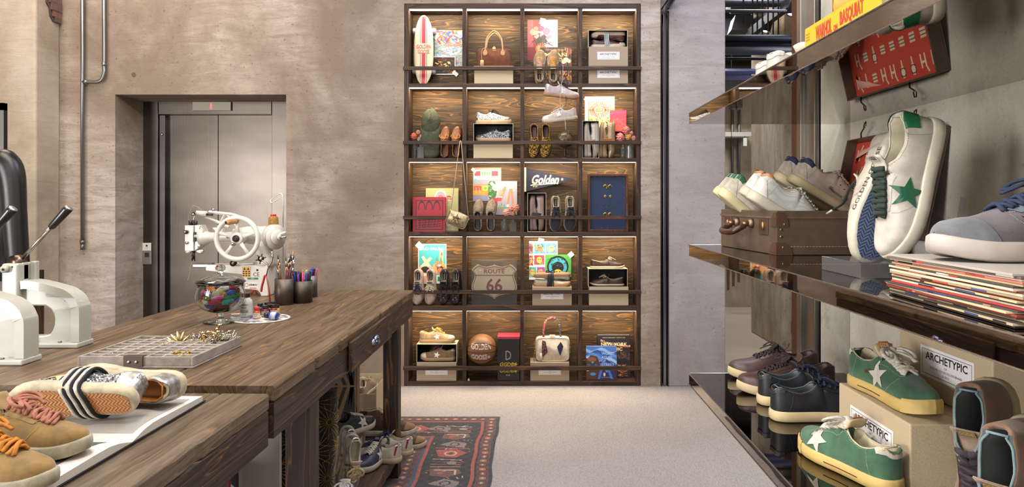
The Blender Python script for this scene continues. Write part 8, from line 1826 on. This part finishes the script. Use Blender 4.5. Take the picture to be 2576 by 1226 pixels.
a.location = Vector((-.668, 3.49, zp)); dup(a, (-.628, 3.59, zp), a.rotation_euler.to_matrix(), 'cream sneaker with red 7 on the heel, farther one jutting from the lower shelf')
cfg = dict(kind='high', upper=('suede', '5a4028'), sole=('rubber', 'b8ac96'), laces=('fabric', 'c8b898'), toe_cap=('suede', '8c7048'), lining=('suede', 'c0b8a8'), binding=('suede', 'c8c0b0'), star=None, L=.32, wavy=.0035, stay=('suede', '8a7458'), tongue=('suede', 'a89070'), seed=3, bow=False, stitch='c8bca4')
a = put(shoe('high_top_sneaker', 'brown suede high top with ribbed sole behind the table leg, nearer of two', cfg), (-.985, 3.90, zp), frame((1, .02, 0), (0, 0, 1)), (0, 0, 0)); dup(a, (-.96, 4.12, .0008), frame((1, .02, 0), (0, 0, 1)), 'brown suede high top with ribbed sole behind the table leg, farther of two').location.z = .0008
t = thing('shoe_box', 'lower closed kraft box of the stack standing behind the work table', 'shoe box', (-1.09, 4.42, .0008)); box('box_body', KRL, -.13, .12, -.165, .165, 0, .165, t, .003)
t = thing('shoe_box', 'open kraft box holding a tan shoe on the stack behind the work table', 'shoe box', (-1.09, 4.42, .1665)); b = MB(); b.box(-.13, .12, -.165, .165, 0, .003).box(-.13, -.127, -.165, .165, .003, .165).box(.117, .12, -.165, .165, .003, .165).box(-.127, .117, -.165, -.162, .003, .12).box(-.127, .117, .162, .165, .003, .165); b.build('box_body', KRL, t)
put(shoe('sneaker', 'tan suede shoe lying in the open kraft box behind the work table', dict(upper=('suede', '8c745c'), sole=('rubber', 'c8b498'), laces=('fabric', 'b8a080'), L=.28)), (-1.09, 4.29, .245), frame((.1, 1, .1), (.0, 0, 1)), (0, 0, 0)).location.z = .225
t = thing('patterned_box', 'tall kraft carton with black diagonal stripes under the work table', 'box', (-1.13, 3.80, zp)); box('carton', mat('kraft', '8a6f54'), -.20, .145, 0, .11, 0, .56, t, .003)
b = MB(); 
for i in range(7): x = -.17+.05*i; b.prism([(x, .02), (x+.02, .02), (min(.14, x+.12), .30), (min(.12, x+.10), .30)], -.0012, -.0004); b.prism([(min(.12, x+.10), .31), (min(.14, x+.12), .31), (x+.02, .54), (x, .54)], -.0012, -.0004)
b.build('stripes', mat('plain', '1d1b1c'), t); b = MB(); b.prism([(-.02+p[0]*.02, .50+p[1]*.02) for p in star_pts()], -.0022, -.0013); b.build('star', mat('plain', '1d1b1c'), t)
box('carton_end_stripes', mat('plain', '1d1b1c'), .1452, .1462, .02, .045, .05, .5, t)
def boot(label, x, y, h, rot):
    t = thing('boot', label, 'boot', (x, y, zp), (0, 0, rot), group=None); V = mat('suede', '141316')
    b = MB(); b.smooth = True
    b.tube(spline([(0, 0, .03), (0, 0, .10), (0, .0, .25), (0, .0, h-.05), (0, 0, h)], 5), [.048, .047, .046, .045, .044, .044, .045, .047, .049, .051, .053, .055, .057, .058, .059, .060, .060, .059, .058, .057, .056], 28); b.build('shaft', V, t)
    la = Last('low', .27, .8); b = MB(); b.smooth = True
    vs = [Matrix.Rotation(-PI/2, 3, 'Z') @ (la.S(u, v)-Vector((.06, 0, 0))) for u in US for v in [i/11 for i in range(12)]+[-i/11 for i in range(10, -1, -1)]]; nv = 23; b.add(vs, [(i*nv+j, (i+1)*nv+j, (i+1)*nv+j+1, i*nv+j+1) for i in range(len(US)-1) for j in range(nv-1)]); b.build('foot', V, t)
    o, _, _ = make_sole(la, .02, .004, 'sole', mat('rubber', '1c1816'), t); o.location = Matrix.Rotation(-PI/2, 3, 'Z') @ Vector((-.06, 0, 0)); o.rotation_euler.z = -PI/2
    b = MB()
    for (ca, cz) in ((-2.45, .275), (-2.3, .49), (-1.15, .40), (-1.25, .16), (.2, .28)):
        for k in range(18):
            g = 2*PI*k/18+.1; n_ = 14 if k % 2 else 20
            for j in range(2, n_):
                rr = .0058*j; aa = ca+rr*math.cos(g)/.055; z = cz+rr*math.sin(g)
                if not .05 < z < h-.01: continue
                R_ = .0605 if z > h*.6 else (.047+.0135*max(0, z-.1)/(h*.6-.1)); s_ = .0022
                b.add([(R_*math.cos(aa)-.0, R_*math.sin(aa), z+s_), (R_*math.cos(aa+.04), R_*math.sin(aa+.04), z), (R_*math.cos(aa), R_*math.sin(aa), z-s_), (R_*math.cos(aa-.04), R_*math.sin(aa-.04), z), ((R_+.002)*math.cos(aa), (R_+.002)*math.sin(aa), z)], [(0, 1, 4), (1, 2, 4), (2, 3, 4), (3, 0, 4)])
    st = b.build('gold_studs', mat('metal', 'b8933c', .35), t); st['kind'] = 'stuff'; return t
boot('tall black velvet boot with gold starbursts left of the near table leg', -.955, 2.72, .52, 0)
boot('tall black velvet boot with gold starbursts right of the near table leg', -.895, 2.93, .52, .3)
cfg = dict(upper=('foil', 'c8c8c4'), sole=('rubber', 'bab4a8'), laces=('fabric', 'c4b08c'), L=.27, lining=('plain', 'c0b8a8'), lr=.0055, lflat=.8, loose=.012, ln=7, star=('foil', 'd8d098'))
a = put(shoe('sneaker', 'silver sneaker with thick cream laces hanging toe down beside the grey box', cfg), (-.84, 3.09, zp+.004), frame((-.05, -.12, -1), (.55, -1, .1)), (.27, 0, 0)); dup(a, a.location+Vector((-.05, .11, .0)), a.rotation_euler.to_matrix(), 'silver sneaker with thick cream laces hanging toe down, farther of two')
put(shoe('sneaker', 'white sneaker with loose white laces at the lower shelf edge below the boots', dict(cfg, upper=('leather', 'c8c4bc'), laces=('fabric', 'd4d0c8'), seed=6)), (-.80, 2.80, zp), frame((.1, -1, 0), (0, 0, 1)), (.27, 0, 0))
t = thing('display_board', 'pale grey board with dark capital letters under the nearer table', 'sign', (-1.15, 2.56, zp)); box('board', mat('paper', 'b9b8b0'), -.30, .205, 0, .02, 0, .60, t, .002)
text_into(MB(), 'ITALY', .005, .175, .155, .045, -.0012, .02).build('lettering', mat('plain', '33302f'), t); b = MB(); b.prism([(-.02, .33), (.05, .33), (.05, .25), (.015, .28), (-.02, .25)], -.0015, -.0003); b.build('emblem', mat('plain', '33302f'), t)
t = thing('red_box', 'grey topped box with red side carrying a white sneaker under the tables', 'box', (-1.08, 2.30, zp)); box('box_body', mat('plain', '4a4644'), -.16, .0, -.16, .14, 0, .40, t, .003); box('red_side', mat('paper', '9c2430', .4), .0005, .004, -.16, .14, 0, .405, t, .001)
put(shoe('sneaker', 'white sneaker with dark sole line sitting on the red sided box', dict(upper=('leather', 'c8c0b0'), sole=('rubber', 'c0b494'), laces=('fabric', 'c8c0b0'), L=.27, sole_line='30201c')), (-1.16, 2.19, zp+.4055), frame((.3, 1, 0), (0, 0, 1)), (0, 0, 0))
# ================================================================ RUG
RX0, RX1, RY0, RY1 = -1.55, -.222, 2.5, 4.69
cw_, ch_ = 204, 336; cv = Cv(cw_, ch_, '2a3350')
yy, xx = cv.yy, cv.xx
r_ = random.Random(3)
def band(d0, d1, c): m = (np.minimum(cw_-xx, yy*1.0) >= d0) & (np.minimum(cw_-xx, yy) < d1); cv.put(m, c)
NAVY = '20222f'; RED_ = 'a04a40'; RST = '6b4038'; CRM = 'b8a894'; BLU = '3a4a68'
band(0, 3, NAVY); band(3, 13, '5c3c34'); band(13, 15, NAVY); band(15, 18, RED_); band(18, 60, '1d1f28'); band(60, 63, RED_); band(63, 66, BLU); band(66, 80, '5a3a36'); band(80, 84, BLU); band(84, 400, '2c3a58')
def along(dc, step, fn):
    k = dc
    y = dc
    while y < ch_: fn(cw_-dc, y); y += step
    x = cw_-dc-step
    while x > 0: fn(x, dc); x -= step
i_ = [0]
def ros(x, y):
    i_[0] += 1; c = ['8c4a40', '96705c', '7c5044', 'b0603f'][i_[0] % 4]; cv.circ(x, y, 4.2, '302028'); cv.circ(x, y, 3.2, c); cv.circ(x, y, 1.3, CRM)
along(8, 9.5, ros); along(73, 9.5, ros)
def big(x, y):
    i_[0] += 1; k = i_[0] % 4; s = r_.choice((-1, 1))
    if k == 0: cv.poly([(x-14, y-8), (x+4, y-12), (x+15, y-2), (x+6, y+10), (x-10, y+8)], RED_); cv.ring(x, y, 5, 1.5, CRM); cv.circ(x, y, 2, NAVY)
    elif k == 1:
        for a_ in range(4): cv.line(x-14, y-9+a_*6, x+12, y-6+a_*5, 1.4, [CRM, '7a4a40', RED_, '8c7c70'][a_])
        cv.circ(x+4, y, 4, '8c7c78')
    elif k == 2: cv.poly([(x-13, y-9), (x+10, y-9), (x+14, y), (x+2, y+9), (x-13, y+5)], '6e4c40'); cv.line(x-10, y-6, x+8, y-6, 1.4, CRM); cv.line(x+8, y-6, x+8, y+4, 1.4, CRM); cv.circ(x-4, y, 3, RED_)
    else: cv.poly([(x-12, y), (x, y-10), (x+13, y-4), (x+12, y+8), (x-2, y+4)], '857876'); cv.ring(x+2, y-1, 4, 1.2, NAVY); cv.line(x-14, y+8, x+14, y+10, 2, RED_)
    for _ in range(7): xx_, yy_ = x+r_.uniform(-18, 18), y+r_.uniform(-12, 12); cv.line(xx_, yy_, xx_+r_.uniform(-3, 3), yy_+r_.uniform(-3, 3), 1.2, r_.choice([CRM, RED_, '8c7c70', BLU]))
along(39, 22, big)
for _ in range(420):
    x, y = r_.uniform(0, cw_-88), r_.uniform(88, ch_); cv.circ(x, y, r_.uniform(.8, 2.2), r_.choice([RED_, '8c5048', CRM, '1c2438', '4a5a78', RED_])) 
cv.poly([(0, 150), (60, 150), (90, 190), (90, 300), (60, 336), (0, 336)], '4a2c2c'); 
for k_, c_ in ((0, CRM), (3, RED_), (6, NAVY)): cv.line(0, 150+k_, 60-k_, 150+k_, 1.6, c_); cv.line(60-k_, 150+k_, 90-k_, 190+k_, 1.6, c_); cv.line(90-k_, 190, 90-k_, 300, 1.6, c_)
for _ in range(160): x, y = r_.uniform(0, 80), r_.uniform(165, ch_); cv.circ(x, y, r_.uniform(1, 2.4), r_.choice([RED_, '8c5048', CRM, NAVY, '4a5a78']))
cv.speck(.10, 4)
t = thing('rug', 'dark red and navy patterned oriental rug lying beside the work table', 'rug', ((RX0+RX1)/2, (RY0+RY1)/2, 0.0005)); Wr, Lr = RX1-RX0, RY1-RY0
b = MB(); wob = lambda y: .006*math.sin(y*7)+.004*math.sin(y*17+1)
printed(b, cv, Wr, Lr, 0, 0, 0, fn=lambda x, y, z: (x+wob(z)*(x/Wr+.5), z-Lr/2, .0075+.0006*math.sin(x*90)*math.sin(z*80)))
tr_ = NT('rug_pile'); a_ = tr_.n('ShaderNodeAttribute', attribute_name='Col'); nz = tr_.noise(tr_.coords('Object'), 260, 3, .7); tr_.base(tr_.mix(tr_.ramp(nz, [(.35, .35), (.6, 0)]), a_.outputs['Color'], '15131a')); tr_.set(Roughness=.95); tr_.b.inputs['Sheen Weight'].default_value = .3; tr_.bump(nz, .6, .003)
b.build('pile', tr_.m, t)
b = MB(); b.box(-Wr/2+.004, Wr/2-.004, -Lr/2+.004, Lr/2-.004, 0, .006); b.build('backing', mat('fabric', '2a2426'), t)
b = MB(); b.smooth = True; rr_ = random.Random(2)
for i in range(230):
    x = -Wr/2+Wr*i/230; l = rr_.uniform(.012, .035)*(1.6 if rr_.random() < .1 else 1); b.tube([(x, Lr/2-.004, .005), (x+rr_.uniform(-.01, .01), Lr/2+l, .002)], .0011, 4)
fr_ = b.build('fringe', mat('fabric', 'b0a690'), t); fr_['kind'] = 'stuff'
